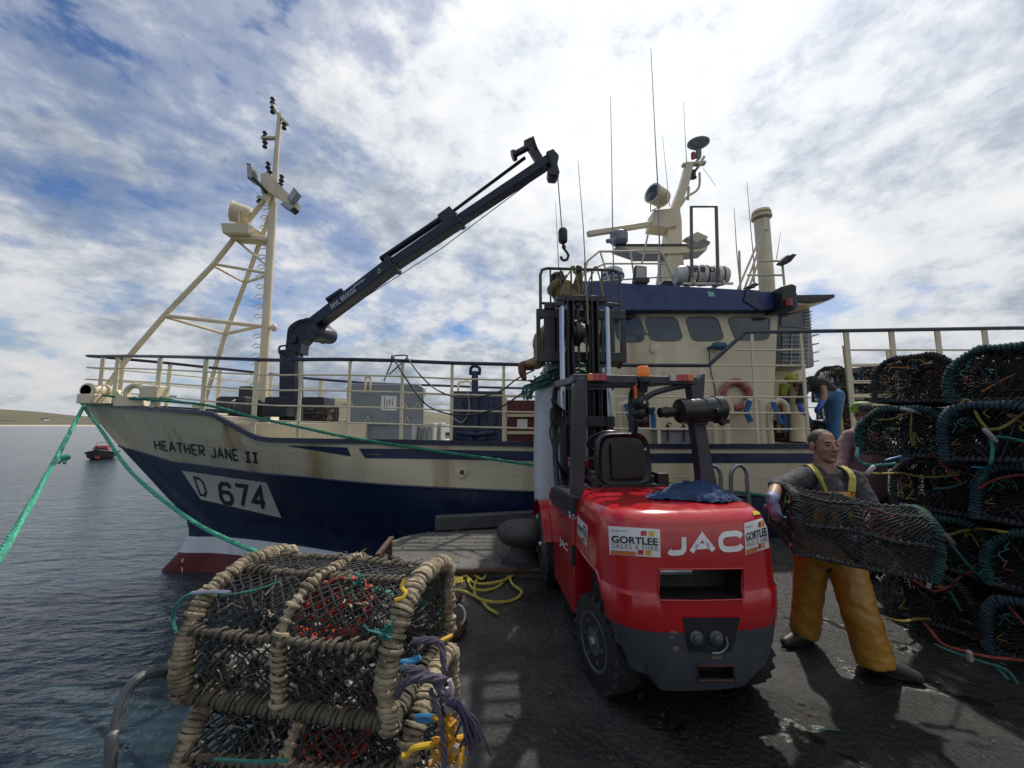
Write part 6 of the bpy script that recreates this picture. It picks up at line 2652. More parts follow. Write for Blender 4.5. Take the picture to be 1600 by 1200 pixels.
gt = 'tie cords on the right-hand pots'
CORDS = [
    ([(1495, 648, 2.58), (1508, 618, 2.5), (1520, 632, 2.5), (1528, 655, 2.48), (1545, 672, 2.44)], YEL_TW, .011, 'knotted yellow cord with a ragged end below the top right pot'),
    ([(1545, 672, 2.44), (1565, 670, 2.42), (1585, 655, 2.36), (1625, 630, 2.3)], YEL_TW, .012, 'yellow cord running right from the pale toggle to the frame edge'),
    ([(1545, 674, 2.42), (1550, 690, 2.40), (1549, 718, 2.40), (1545, 735, 2.42), (1528, 755, 2.45), (1515, 760, 2.45)], TEAL_TW, .012, 'turquoise cord hanging straight down from the pale toggle'),
    ([(1552, 682, 2.40), (1575, 683, 2.36), (1600, 690, 2.3), (1630, 694, 2.3)], TEAL_TW, .012, 'turquoise cord going right from the toggle on the upper right pot'),
    ([(1458, 708, 2.72), (1472, 725, 2.68), (1490, 743, 2.62), (1503, 755, 2.55)], RED_TW, .012, 'red cord slanting down between the two columns of pots'),
    ([(1532, 763, 2.5), (1548, 752, 2.46), (1575, 742, 2.4), (1620, 742, 2.3)], RED_TW, .011, 'red cord running right at mid height of the right column'),
    ([(1460, 762, 2.7), (1490, 762, 2.64), (1512, 752, 2.56)], TEAL_TW, .009, 'thin turquoise cord lying level beside the red one'),
    ([(1425, 640, 2.95), (1424, 660, 2.9), (1422, 690, 2.92), (1432, 705, 2.92), (1425, 665, 2.9), (1436, 690, 2.9)], YEL_TW, .008, 'dull yellow cord ends hanging from the white toggle under the top left pot'),
    ([(1422, 645, 2.92), (1400, 655, 2.92), (1370, 656, 2.98)], YEL_TW, .008, 'dull yellow cord running left from the white toggle'),
    ([(1340, 700, 2.95), (1338, 715, 2.9), (1345, 725, 2.9), (1370, 728, 2.86), (1400, 724, 2.84)], TEAL_TW, .014, 'thick turquoise cord across the foot of the pot behind the man'),
    ([(1345, 738, 2.85), (1380, 740, 2.8), (1410, 738, 2.8), (1435, 748, 2.8), (1500, 742, 2.7)], YEL_TW, .009, 'yellow cord crossing below the pot behind the man'),
    ([(1443, 790, 2.45), (1462, 815, 2.4), (1478, 836, 2.38)], YEL_TW, .011, 'yellow cord slanting to the toggle beside the carried pot'),
    ([(1478, 838, 2.38), (1510, 826, 2.36), (1540, 826, 2.34), (1575, 832, 2.3)], YEL_TW, .012, 'yellow cord with knots leading right at the third row'),
    ([(1510, 828, 2.35), (1506, 845, 2.34), (1516, 828, 2.35), (1530, 855, 2.34)], YEL_TW, .007, 'loose yellow cord ends below the knots of the third row'),
    ([(1480, 838, 2.37), (1500, 865, 2.36), (1520, 890, 2.36), (1537, 905, 2.36)], TEAL_TW, .012, 'turquoise cord slanting down to a blue end on the right stack'),
    ([(1415, 900, 2.75), (1435, 912, 2.7), (1460, 925, 2.65)], RED_TW, .010, 'red cord slanting behind the leg of the man'),
    ([(1460, 925, 2.65), (1490, 915, 2.6), (1500, 898, 2.58), (1520, 893, 2.56)], RED_TW, .012, 'red knotted cord above the lowest pot'),
    ([(1484, 925, 2.6), (1494, 940, 2.6), (1502, 955, 2.6)], TEAL_TW, .009, 'short turquoise cord end hanging over the lowest pot'),
    ([(1385, 967, 3.0), (1410, 972, 2.95), (1430, 966, 2.9), (1455, 968, 2.85)], YEL_TW, .011, 'yellow cord along the ground edge of the stack'),
    ([(1443, 974, 2.82), (1460, 990, 2.75), (1470, 1008, 2.68), (1500, 1015, 2.6), (1540, 1026, 2.52), (1585, 1030, 2.45), (1620, 1034, 2.4)], RED_TW, .011, 'red cord along the foot of the lowest pots'),
    ([(1460, 1008, 2.68), (1490, 1020, 2.6), (1530, 1032, 2.52), (1560, 1040, 2.46), (1575, 1062, 2.42)], TEAL_TW, .009, 'turquoise cord trailing on the ground at the foot of the stack'),
    ([(1550, 1038, 2.47), (1575, 1045, 2.43), (1590, 1068, 2.4)], TEAL_TW, .009, 'second turquoise cord end trailing on the ground, nearest the edge'),
    ([(1560, 935, 2.42), (1580, 952, 2.38), (1600, 975, 2.3)], RED_TW, .010, 'red cord slanting on the lower right pot'),
    ([(1535, 612, 2.55), (1560, 596, 2.5), (1585, 585, 2.46)], mat('orange_twine', (.40, .15, .03), .7), .006, 'thin orange cord across the face of the top right pot'),
    ([(1390, 574, 3.05), (1410, 574, 3.0), (1430, 576, 3.0)], MATS['orange_twine'], .006, 'thin orange cord in the top left pot'),
]
PV, PF = [], []
bpy.context.view_layer.update()
for o in [x for x in C.objects if x.get('group') == g2]:
    M = o.matrix_basis
    pr = d_profile(.57, .435)
    base = len(PV)
    for x in (-.385, .385):
        PV += [M @ V((x, y, z)) for y, z in pr]
    n_ = len(pr)
    PF += [tuple(base + i for i in range(n_)), tuple(base + n_ + i for i in range(n_))]
    PF += [(base + i, base + (i + 1) % n_, base + n_ + (i + 1) % n_, base + n_ + i) for i in range(n_)]
PB = BVHTree.FromPolygons(PV, PF)


def on_stack(u, v, Y, lift):
    """Point of the stacked pots' outside seen at (u, v); Y is used where no pot stands."""
    d = ray(u, v).normalized()
    h = PB.ray_cast(EYE, d)
    if h[0] is not None and abs(h[0].y - Y) < .75:
        return h[0] - d * lift
    return at(u, v, Y)


rndc = random.Random(31)
for pts, m_, r_, lab in CORDS:
    dense = []
    for (a_, c_) in zip(pts, pts[1:]):
        for k in range(3):
            t_ = k / 3
            dense.append(tuple(lerp(a_[i], c_[i], t_) + (rndc.uniform(-2.0, 2.0) if i < 2 else 0) for i in range(3)))
    dense.append(pts[-1])
    P3 = []
    for (u, v, Y) in dense:
        p = on_stack(u, v, Y * 1.055, r_ * 1.3)
        if p.z < .012:
            p = at_z(u, v, .014)
        P3.append(p)
    # a slack cord does not jump between hoops: even out the depth
    for _ in range(3):
        P3 = [P3[0]] + [lerp(P3[i], (P3[i - 1] + P3[i + 1]) / 2, .5) for i in range(1, len(P3) - 1)] + [P3[-1]]
    cord(P3, r_ * .9, m_, lab, group=gt)
toggle(1424, 642, 2.9, -.25, 'white toggle bar under the top left pot', .16)
toggle(1547, 680, 2.38, -1.0, 'pale toggle with turquoise cord on the upper right pot', .12)
toggle(1360, 735, 2.8, .9, 'beige toggle beside the shoulder of the man', .09)
toggle(1484, 842, 2.36, -1.0, 'white toggle at the slanting turquoise cord', .10)
toggle(1452, 912, 2.62, 1.4, 'pale toggle above the lowest pot', .08)
toggle(1515, 1025, 2.5, 1.7, 'pale toggle on the red cord near the ground', .07)
for i, (u, v, Y, ang, ln) in enumerate(((1548, 732, 2.38, -.08, .24), (1540, 905, 2.34, -1.2, .09), (1396, 716, 2.8, .3, .12))):
    toggle(u, v, Y, ang, ('long blue plastic peg on the upper right pot', 'blue plastic peg at the end of the slanting turquoise cord', 'blue plastic peg in the pot behind the man')[i], ln, BLUE_PL, .008)

# tackle on the near left pots
def atn(u, v, Y):
    return at(u, v, Y * 1.17)


def hook_peg(pts, label, m, r_=.007, name='hook_peg'):
    b = MB()
    b.tube(smooth_path([atn(*p) for p in pts], 5), r_, 7)
    tag(b.build(name, m, fix=False), label, 'hook')


hook_peg([(632, 905, 1.18), (628, 918, 1.17), (634, 926, 1.16), (630, 934, 1.15), (618, 938, 1.15)], 'yellow plastic hook lying in the net of the top left pot', YEL_PL)
hook_peg([(656, 1027, 1.12), (635, 1033, 1.10), (615, 1036, 1.09), (620, 1042, 1.09), (645, 1034, 1.10), (657, 1029, 1.12)], 'bright blue plastic hook in front of the right end of the top left pot', BLUE_PL, .008)
hook_peg([(680, 1121, 1.1), (660, 1119, 1.1), (650, 1123, 1.1), (665, 1127, 1.1), (679, 1123, 1.1)], 'second bright blue hook lower down by the yellow hook', BLUE_PL, .008)
hook_peg([(724, 1152, 1.08), (690, 1160, 1.07), (660, 1166, 1.06), (645, 1170, 1.06), (636, 1180, 1.06), (628, 1181, 1.06)], 'long yellow plastic hook sticking out from the lower left pot', YEL_PL, .008)
hook_peg([(706, 993, 1.22), (690, 1001, 1.2), (684, 1004, 1.2)], 'yellow plastic peg pointing right at the back corner of the top left pot', YEL_PL, .007)
hook_peg([(702, 1062, 1.06), (706, 1075, 1.06), (705, 1092, 1.06), (701, 1112, 1.06), (697, 1100, 1.06), (700, 1075, 1.06)], 'white plastic clip hanging at the right end of the left pots', TOGGLE, .008)
hook_peg([(716, 1168, 1.06), (708, 1166, 1.06), (700, 1174, 1.06)], 'pale toggle at the foot of the picture beside the yellow cord', TOGGLE, .010)
hook_peg([(300, 927, 1.18), (330, 925, 1.17), (360, 926, 1.16)], 'grey metal hook on the far left of the top left pot', GALV, .007)
gl = 'lashings on the left pots'
cord([atn(645, 1002, 1.13), atn(680, 1000, 1.12), atn(690, 1010, 1.12), atn(694, 1040, 1.1), atn(697, 1060, 1.1)], .012, PURPLE, 'purple grey rope round the back corner of the top left pot', 'rope', gl)
cord([atn(620, 1090, 1.06), atn(628, 1070, 1.06), atn(650, 1060, 1.05), atn(680, 1060, 1.05), atn(695, 1062, 1.05)], .013, PURPLE, 'thick purple grey rope looped at the right end of the left pots', 'rope', gl)
cord([atn(628, 1044, 1.07), atn(655, 1048, 1.06), atn(675, 1058, 1.06), atn(690, 1080, 1.05), atn(700, 1094, 1.05)], .012, PURPLE, 'purple grey rope slanting to the white clip', 'rope', gl)
cord([atn(672, 1078, 1.05), atn(682, 1100, 1.05), atn(690, 1130, 1.04), atn(694, 1180, 1.03), atn(698, 1230, 1.03)], .009, PURPLE, 'thin grey rope hanging down past the yellow hook', 'rope', gl)
cord([atn(300, 927, 1.18), atn(285, 936, 1.17), atn(273, 950, 1.16), atn(270, 970, 1.16), atn(276, 990, 1.15)], .006, TEAL_TW, 'green cord looping off the left end of the top pot', 'cord', gl)
cord([atn(345, 932, 1.17), atn(400, 922, 1.2), atn(440, 908, 1.24)], .005, GRN, 'dark green cord stretched along the top of the upper left pot', 'cord', gl)
cord([atn(335, 1186, 1.06), atn(400, 1190, 1.05), atn(450, 1188, 1.05)], .005, TEAL_TW, 'green cord across the lower left pot', 'cord', gl)
rnd = random.Random(4)
b = MB()
for k in range(16):
    p = atn(712 + rnd.uniform(-6, 10), 1098 + rnd.uniform(-8, 8), 1.04)
    q = p + V((rnd.uniform(.02, .06), rnd.uniform(-.02, .02), -.05 - rnd.random() * .03))
    e = q + V((rnd.uniform(-.02, .03), 0, -.04 - rnd.random() * .03))
    b.tube(smooth_path([p, q, e], 4), .004, 4)
b.tube([atn(700, 1094, 1.05), atn(714, 1100, 1.04)], .013, 7)
tag(b.build('frayed_rope_end', mat('dark_purple_fibre', (.050, .040, .075), .9, var=.3)), 'frayed dark purple rope end hanging right of the left pots', 'rope')
b = MB()
for k in range(22):
    p = atn(700 + rnd.uniform(-14, 12), 1145 + rnd.uniform(-30, 45), 1.06)
    pts = [p]
    for j in range(4):
        pts.append(pts[-1] + V((rnd.uniform(-.025, .025), rnd.uniform(-.02, .02), rnd.uniform(-.03, .02))))
    b.tube(smooth_path(pts, 4), .0055, 5)
tag(b.build('tangled_cord', mat('amber_twine', (.50, .24, .02), .75, var=.2)), 'tangle of amber twine at the right end of the lower left pot', 'cord')
for k in range(26):
    if k in (0, 14):
        b = MB()
    p = atn(560 + rnd.uniform(-14, 14), 912 + rnd.uniform(-10, 10), 1.25) if k < 14 else atn(607 + rnd.uniform(-8, 8), 990 + rnd.uniform(-12, 12), 1.1)
    pts = [p]
    for j in range(4):
        pts.append(pts[-1] + V((rnd.uniform(-.02, .02), rnd.uniform(-.015, .015), rnd.uniform(-.02, .02))))
    b.tube(smooth_path(pts, 3), .004, 4)
    if k in (13, 25):
        tag(b.build('tangled_cord', TEAL_TW), ('turquoise twine caught in the net on top of the near left pot', 'turquoise twine knotted on the front right hoop of the near left pot')[k > 13], 'cord')

# ------------------------------------------------------------------ quay ironwork and ropes
b = MB()
b.tube(smooth_path([V((-1.12, 1.22, .0)), at(172, 1200, 1.22), at(180, 1140, 1.24), at(194, 1090, 1.27), at(216, 1060, 1.3), at(245, 1052, 1.36), at(275, 1060, 1.46), V((-1.13, 1.72, .4)), V((-1.13, 1.74, 0))], 6), .015, 10)
tag(b.build('ladder_rail', mat('grey_pipe', (.10, .105, .11), .5, metal=.3, var=.25, scale=9, grime=((.1, .06, .04), .6, 12, .6)), fix=False), 'grey bent pipe handrail of the quay ladder left of the pots', 'handrail')
for i, (u, wd) in enumerate(((1115, 12), (1155, 13))):
    p, q = at(u - wd, 790, 5.5), at(u + wd, 790, 5.5)
    b = MB()
    tp = 728 if i == 0 else 727
    b.tube(smooth_path([V((p.x, 5.5, 0)), at(u - wd, 760, 5.5), at(u - wd + 2, tp + 8, 5.5), at(u, tp, 5.5), at(u + wd - 2, tp + 10, 5.5), at(u + wd, 765, 5.5), V((q.x + .05, 5.5, 0))], 6), .028, 10)
    tag(b.build('ladder_hoop', GALV, fix=False), ('steel hoop handrail at the quay edge right behind the forklift pillar', 'steel hoop handrail at the quay edge nearer the man')[i], 'handrail', 'ladder hoops at the quay edge')

t = thing('mooring_cleat', 'rusty iron mooring hook with a ring beside the left pots', 'mooring hook', at_z(690, 985, 0))
c0 = at_z(690, 985, 0)
b = MB()
b.prism([at(u, v, 3.25) for u, v in ((668, 982), (700, 986), (706, 976), (698, 955), (692, 930), (688, 896), (670, 894), (668, 940))], (0, .12, 0))
b.lathe([(.05, -.08), (.06, 0), (.05, .02)], at(676, 918, 3.2), n=12)
b.build('upright', RUSTY, t, bevel=.02)
b = MB()
b.tube(smooth_path([at(686, 942, 3.25), at(702, 938, 3.25), at(712, 934, 3.25), at(718, 926, 3.28)], 4), [.05] * 9 + [.05, .045, .04, .03][:4], 10)
b.tube(smooth_path([at_z(694, 992, .05), at_z(710, 990, .04), at_z(722, 972, .05)], 4), .05, 10)
b.build('horn', RUSTY, t)
b = MB()
c1 = at(712, 962, 3.2)
b.tube([c1 + V((.075 * math.cos(a), .03 * math.sin(a), .07 * math.sin(a))) for a in [2 * math.pi * k / 20 for k in range(20)]], .012, 8, closed=True)
b.build('ring', GALV, t, fix=False)
t = thing('steel_bracket', 'rusty upright steel flat at the quay corner behind the left pots', 'bracket', at_z(607, 862, .1))
b = MB()
b.prism([at(u, v, 4.5) for u, v in ((596, 856), (606, 842), (612, 838), (612, 868), (604, 872))], (0, .03, 0))
b.bar(at(612, 840, 4.5), at(590, 868, 3.9), .05, .03)
b.build('flat', RUSTY, t, smooth=0)
rope([at(600, 868, 4.3), at(594, 872, 4.2), at(588, 880, 4.1), at(598, 880, 4.15), at(602, 868, 4.3)], .03, 'shackle_lashing', mat('grey_rope', (.13, .125, .115), .9, var=.3), t)
rope([at(680, 964, 3.05), at(692, 958, 3.0), at(694, 975, 2.95), at(688, 990, 2.9), at(676, 1000, 2.9), at(684, 975, 2.98)], .024, 'rope', TEAL_TW, None, 'turquoise rope turned round the foot of the rusty mooring hook', 'rope')

Z0 = .012
YEL_BR = mat('bright_yellow_rope', (.44, .35, .06), .75, var=.2, scale=10, grime=((.22, .18, .07), .6, 9, .58))
yp = [(692, 906), (715, 905), (728, 900), (740, 910), (760, 912), (790, 905), (815, 888), (790, 886), (760, 892), (745, 905), (742, 930), (765, 940), (800, 938), (815, 925), (800, 912), (790, 892), (765, 893),
      (752, 905), (730, 890), (733, 912), (745, 922), (775, 918), (800, 898), (825, 882), (842, 890), (852, 902)]
rope([at_z(u, v, Z0 + .014 * (k % 3)) for k, (u, v) in enumerate(yp)], .013, 'rope', YEL_BR, None, 'thin yellow rope lying in loose coils on the wet concrete', 'rope', 'yellow ropes on the concrete')
rope([at_z(u, v, Z0 + .01) for u, v in ((700, 924), (722, 923), (738, 930), (752, 938), (762, 950), (778, 959))], .013, 'rope', YEL_BR, None, 'yellow rope end running towards the camera from the rusty hook', 'rope', 'yellow ropes on the concrete')
rope([at_z(u, v, Z0 + .02) for u, v in ((690, 907), (705, 909), (722, 905), (712, 902), (694, 905), (708, 911), (726, 908))], .013, 'rope', YEL_BR, None, 'doubled yellow rope knot beside the rusty hook', 'rope', 'yellow ropes on the concrete')

MOOR = mat('green_mooring_rope', (.055, .33, .215), .75, var=.22, scale=10, grime=((.03, .14, .10), .5, 7, .6))
bow = at(131, 634, 8.3)
gm = 'green mooring ropes from the bow'
rope([bow, at(70, 748, 5.6), at(0, 868, 3.6), lerp(at(0, 868, 3.6), V((-1.10, .15, .03)), .5) + V((0, 0, -.04)), V((-1.10, .15, .03)), V((-.7, -.3, .03))], .034, 'mooring_rope', MOOR, None, 'green mooring rope leaving the bow towards the lower left corner', 'mooring rope', gm)
rope([at(140, 618, 7.95), bow, at(158, 672, 7.6), at(205, 738, 6.7), at(288, 806, 5.8), at(370, 850, 5.1), at(460, 882, 4.5), at(560, 912, 3.95), at(672, 948, 3.3)], .030, 'mooring_rope', MOOR, None,
     'green mooring rope sagging from the bow to the rusty hook', 'mooring rope', gm)
sp_ = [side(u, v) + V((0, -.05, 0)) for u, v in ((152, 616), (200, 622), (262, 627), (330, 634), (400, 652), (470, 667), (540, 682), (640, 698))]
rope([at(141, 612, 8.0)] + sp_ + [at(740, 713, 6.15), at(835, 727, 6.05), at(930, 740, 5.95), at(1010, 750, 5.85), at(1100, 764, 5.75), at(1195, 775, 5.6), at(1260, 800, 5.5), at(1300, 835, 5.4)], .026, 'mooring_rope', mat('dark_green_mooring_rope', (.03, .20, .135), .75, var=.25, scale=10), None,
     'green spring rope running along the rail and hull side to the right', 'mooring rope', gm)
b = MB()
rnd = random.Random(12)
for k in range(14):
    u = rnd.uniform(165, 250)
    p = side(u, 623 + (u - 165) * .06) + V((0, .12, .05))
    pts = [p]
    for j in range(4):
        pts.append(pts[-1] + V((rnd.uniform(-.25, .3), rnd.uniform(-.05, .08), rnd.uniform(-.03, .03))))
    b.tube(smooth_path(pts, 4), .018, 5)
tag(b.build('rope_heap', MATS['dark_green_mooring_rope'], fix=False), 'heap of green rope lying on the bow inside the rail', 'rope')
b = MB()
b.ell(at(102, 715, 6.2), (.07, .05, .05), nu=10, nv=8)
for s in (-1, 1):
    b.tube([at(102, 715, 6.2), at(102 + s * 5, 719, 6.2) + V((0, -.05, -.05))], .02, 6)
tag(b.build('rope_knot', MOOR), 'knot half way along the green bow rope at left', 'knot')

# ------------------------------------------------------------------ the small red workboat at anchor
p0 = at_z(157, 717, SEA_Z)
t = thing('workboat', 'small red and black workboat lying at anchor off the bow', 'boat', p0)
k = p0.y / 600
RB = mat('red_boat_paint', (.36, .035, .025), .4, var=.15, scale=2)
b = MB()
rows = []
for (y, hw, zk, zs) in ((-2.2, .02, .35, 1.0), (-1.9, .45, .1, .86), (-1.3, .85, -.1, .74), (-.4, 1.1, -.2, .66), (1.0, 1.2, -.2, .62), (2.4, 1.15, -.15, .62)):
    rows.append([p0 + V((-hw, y, zs)), p0 + V((-hw * .9, y, (zs + zk) * .5)), p0 + V((-hw * .35, y, zk)), p0 + V((hw * .35, y, zk)), p0 + V((hw * .9, y, (zs + zk) * .5)), p0 + V((hw, y, zs))])
b.grid(rows)
b.add([r_[0] + V((0, 0, -.12)) for r_ in rows] + [r_[-1] + V((0, 0, -.12)) for r_ in rows], [(i, i + 1, 6 + i + 1, 6 + i) for i in range(5)])
b.build('hull', mat('dark_boat_paint', (.03, .022, .022), .45, var=.2, scale=2), t, fix=False)
b = MB()
b.tube([p0 + V((1.18, 2.4, .66)), p0 + V((1.22, 1.0, .66)), p0 + V((1.1, -.4, .70)), p0 + V((.8, -1.4, .80)), p0 + V((.0, -2.25, 1.05)), p0 + V((-.8, -1.4, .80)), p0 + V((-1.1, -.4, .70)), p0 + V((-1.22, 1.0, .66)), p0 + V((-1.18, 2.4, .66))], .10, 8)
b.build('fender_tube', mat('black_fender', (.02, .018, .018), .6), t)
b = MB()
b.prism([p0 + V(q) for q in ((-.12, -2.2, .2), (.12, -2.2, .2), (.30, -1.9, .85), (-.30, -1.9, .85))], (0, .1, 0))
b.build('stem_panel', RB, t, smooth=0)
b = MB()
b.box(p0 + V((0, .2, 1.05)), (1.15, 1.4, .75), top=.86)
cb = b.build('cabin', RB, t, bevel=.05)
b = MB()
b.box(p0 + V((0, -.52, 1.22)), (.85, .05, .26), top=.9)
b.build('cabin_window', GLASS, t)
b = MB()
b.tube([p0 + V((-.5, .6, 1.3)), p0 + V((-.45, .6, 1.75)), p0 + V((.45, .6, 1.75)), p0 + V((.5, .6, 1.3))], .03, 6)
b.tube([p0 + V((-.5, -.5, 1.05)), p0 + V((-.5, -1.5, 1.2)), p0 + V((0, -2.0, 1.35)), p0 + V((.5, -1.5, 1.2)), p0 + V((.5, -.5, 1.05))], .025, 6)
b.build('hand_rail', RB, t, fix=False)
t.scale = (.80,) * 3
t.rotation_euler = (0, 0, R(40))
# ------------------------------------------------------------------ people: continuous bodies grown from overlapping forms and remeshed
SKIN = mat('weathered_skin', (.33, .175, .115), .5, var=.12, scale=22, bump=.04, bscale=120, grime=((.30, .11, .08), .45, 30, .57))
HAIR = mat('dark_grey_hair', (.055, .045, .040), .7, var=.3, scale=40)
OILY = mat('yellow_oilskin', (.37, .185, .024), .36, var=.10, scale=3, bump=.25, bscale=7, grime=((.15, .075, .018), .55, 3, .55))
TEE = mat('dark_tshirt', (.045, .042, .048), .85, var=.25, scale=14, bump=.1, bscale=50, grime=((.10, .095, .10), .6, 11, .58))
GLOVE = mat('lilac_glove', (.16, .18, .30), .55, var=.25, scale=16, grime=((.36, .42, .55), .8, 14, .52))
BOOT = mat('dark_boot', (.022, .018, .015), .55, var=.3, scale=10)


def grow(name, forms, voxel, m, parent, smooth=4, wrinkle=0.0, wscale=9.0, seed=0):
    """One continuous surface out of overlapping tapered tubes and ellipsoids."""
    b = MB()
    for f in forms:
        if f[0] == 'c':                                  # open-ended sleeve or trouser leg: ends square
            path = smooth_path(f[1], 4)
            b.tube(path, [lerp(f[2][min(i // 4, len(f[2]) - 2)], f[2][min(i // 4, len(f[2]) - 2) + 1], i / 4 - min(i // 4, len(f[2]) - 2)) for i in range(len(path))], 16)
        elif f[0] == 't':
            pts, rs = f[1], f[2]
            n = 4
            path = smooth_path(pts, n)
            rr = []
            for i in range(len(path)):
                k = i / n
                j = min(int(k), len(rs) - 2)
                rr.append(lerp(rs[j], rs[j + 1], k - j))
            b.tube(path, rr, 16)
            b.ell(path[0], (rr[0],) * 3, nu=12, nv=8)
            b.ell(path[-1], (rr[-1],) * 3, nu=12, nv=8)
        else:
            b.ell(f[1], f[2], rot=f[3] if len(f) > 3 else None, nu=20, nv=14)
    o = b.build(name, m, parent, fix=False)
    M0 = o.matrix_parent_inverse.copy()
    par = o.parent
    o.parent = None
    baked(o, ('REMESH', dict(mode='VOXEL', voxel_size=voxel)), ('SMOOTH', dict(factor=.5, iterations=smooth)))
    o.parent = par
    o.matrix_parent_inverse = M0
    me = o.data
    me.materials.clear()
    me.materials.append(m)
    if wrinkle:
        for v in me.vertices:
            c = v.co
            n1 = noise.noise(V((c.x * wscale * .8 + c.z * 3, c.y * wscale * .8, c.z * wscale * 1.1 + seed)))
            n2 = noise.noise(V((c.x * wscale * 1.6 - c.z * 6, c.y * wscale * 1.6, c.z * wscale * 2.1 + seed * 2)))
            d = .5 * noise.noise(V((c.x * wscale * .5, c.y * wscale * .5, c.z * wscale * .4 + seed))) + .75 * ((1 - abs(n1)) ** 3 - .4) + .45 * ((1 - abs(n2)) ** 4 - .3)
            v.co = c + v.normal * d * wrinkle
    me.polygons.foreach_set('use_smooth', [True] * len(me.polygons))
    me.update()
    return o


def head(root, c, face_dir, tilt=0.0, sc_=1.0, neck_to=None, hair=HAIR, skin=SKIN, bald=True, detail=True):
    """Head with skull, brow, nose, lips, chin and ears; c is the middle of the head."""
    f = V(face_dir).normalized()
    rz = math.atan2(f.x, -f.y)
    Rm = Matrix.Rotation(rz, 3, 'Z') @ Matrix.Rotation(tilt, 3, 'X')

    def T(p):
        return c + Rm @ (V(p) * sc_)
    E = lambda p, r: ('e', T(p), tuple(x * sc_ for x in r), Rm)
    forms = [E((0, .018, .040), (.074, .094, .082)), E((0, -.028, -.02), (.062, .066, .085)), E((0, -.030, -.070), (.052, .056, .044)), E((0, -.070, -.094), (.026, .022, .020)),
             ('t', [T((0, -.088, .022)), T((0, -.104, -.004)), T((0, -.113, -.022))], [.009 * sc_, .011 * sc_, .0155 * sc_]), E((-.012, -.100, -.026), (.010, .011, .008)), E((.012, -.100, -.026), (.010, .011, .008)),
             E((0, -.072, .034), (.046, .014, .010)), E((-.036, -.064, -.022), (.020, .022, .024)), E((.036, -.064, -.022), (.020, .022, .024)), E((-.031, -.070, .010), (.016, .013, .012)), E((.031, -.070, .010), (.016, .013, .012)),
             E((0, -.092, -.052), (.021, .011, .006)), E((0, -.090, -.063), (.018, .011, .007)),
             E((-.078, .012, -.006), (.009, .024, .034)), E((.078, .012, -.006), (.009, .024, .034)),
             ('t', [T((0, .018, -.05)), neck_to if neck_to else T((0, .03, -.17))], [.054 * sc_, .062 * sc_])]
    h = grow('head', forms, .0065 * sc_, skin, root, 3)
    if detail:
        for s in (-1, 1):
            b = MB()
            b.ell(T((s * .031, -.0835, .011)), tuple(x * sc_ for x in (.014, .007, .0065)), rot=Rm, nu=12, nv=8)
            e = b.build('eye', mat('eye_dark', (.02, .016, .014), .2), root)
            b = MB()
            b.tube([T((s * .014, -.0885, .028)), T((s * .032, -.0865, .033)), T((s * .050, -.074, .027))], [.003, .0042, .002], 6)
            b.build('eyebrow', mat('brow_hair', (.022, .016, .012), .8), root)
        b = MB()
        b.tube([T((-.022, -.100, -.0575)), T((0, -.1035, -.0565)), T((.022, -.100, -.0575))], [.0012, .002, .0012], 5)
        b.build('mouth', mat('lip_dark', (.10, .035, .03), .5), root)
    # cropped hair round the back and sides
    b = MB()
    vs, rows = [], []
    for j in range(15):
        th = math.pi * .60 * j / 14
        row = []
        for i in range(32):
            a = 2 * math.pi * i / 32
            row.append((th, a))
        rows.append(row)
    R0 = (.0748, .0955, .0828)
    pts = [[V((R0[0] * math.sin(th) * math.cos(a), .018 + R0[1] * math.sin(th) * math.sin(a), .040 + R0[2] * math.cos(th))) for th, a in row] for row in rows]
    flat, idx = [], {}
    for j in range(14):
        for i in range(32):
            k = (i + 1) % 32
            q = [pts[j][i], pts[j + 1][i], pts[j + 1][k], pts[j][k]]
            cen = sum(q, V()) / 4
            front = -.035 if bald else -.062
            if cen.y > front + max(0, (.06 - cen.z)) * .62 and cen.z > -.035 + (0.0 if cen.y > .03 else .03):
                jit = [T(p * (1 + .016 * noise.noise(p * 70))) for p in q]
                b.add(jit, [(0, 1, 2, 3)])
    ho = b.build('hair', hair, root, fix=False)
    bm = bmesh.new()
    bm.from_mesh(ho.data)
    bmesh.ops.remove_doubles(bm, verts=bm.verts, dist=.0008)
    bm.to_mesh(ho.data)
    bm.free()
    return h, T


def hand_forms(wrist, d, palm_n, curl=.6, thumb=1, s=1.0):
    """Palm, four unequal bent fingers and a thumb. d: direction of the fingers; palm_n: the way the palm faces."""
    d = V(d).normalized()
    n = V(palm_n)
    n = (n - d * n.dot(d)).normalized()
    side_ = d.cross(n).normalized() * thumb
    base = V(wrist)
    forms = [('e', base + d * .045 * s, (.040 * s, .016 * s, .050 * s), Matrix((side_, n, d)).transposed()), ('t', [base - d * .02, base + d * .03 * s], [.028 * s, .026 * s])]
    for k, (off, ln) in enumerate(((.029, .070), (.010, .080), (-.010, .076), (-.028, .060))):
        p0 = base + d * .080 * s + side_ * off * s
        pts = [p0 - d * .02 * s, p0]
        ang = 0
        cur = p0
        for j, seg in enumerate((.45, .32, .26)):
            ang += curl * (.75 + .12 * k)
            dirv = d * math.cos(ang) + n * math.sin(ang)
            cur = cur + dirv * ln * seg * s
            pts.append(cur)
        forms.append(('t', pts, [.0095 * s, .0095 * s, .009 * s, .0085 * s, .0075 * s]))
    t0 = base + d * .022 * s + side_ * .034 * s
    forms.append(('t', [t0 - side_ * .015 * s, t0 + (side_ * .7 + d * .55 + n * .25) * .030 * s, t0 + (side_ * .75 + d * 1.0 + n * .8) * .048 * s, t0 + (side_ * .6 + d * 1.3 + n * 1.3) * .055 * s], [.013 * s, .012 * s, .011 * s, .009 * s]))
    return forms


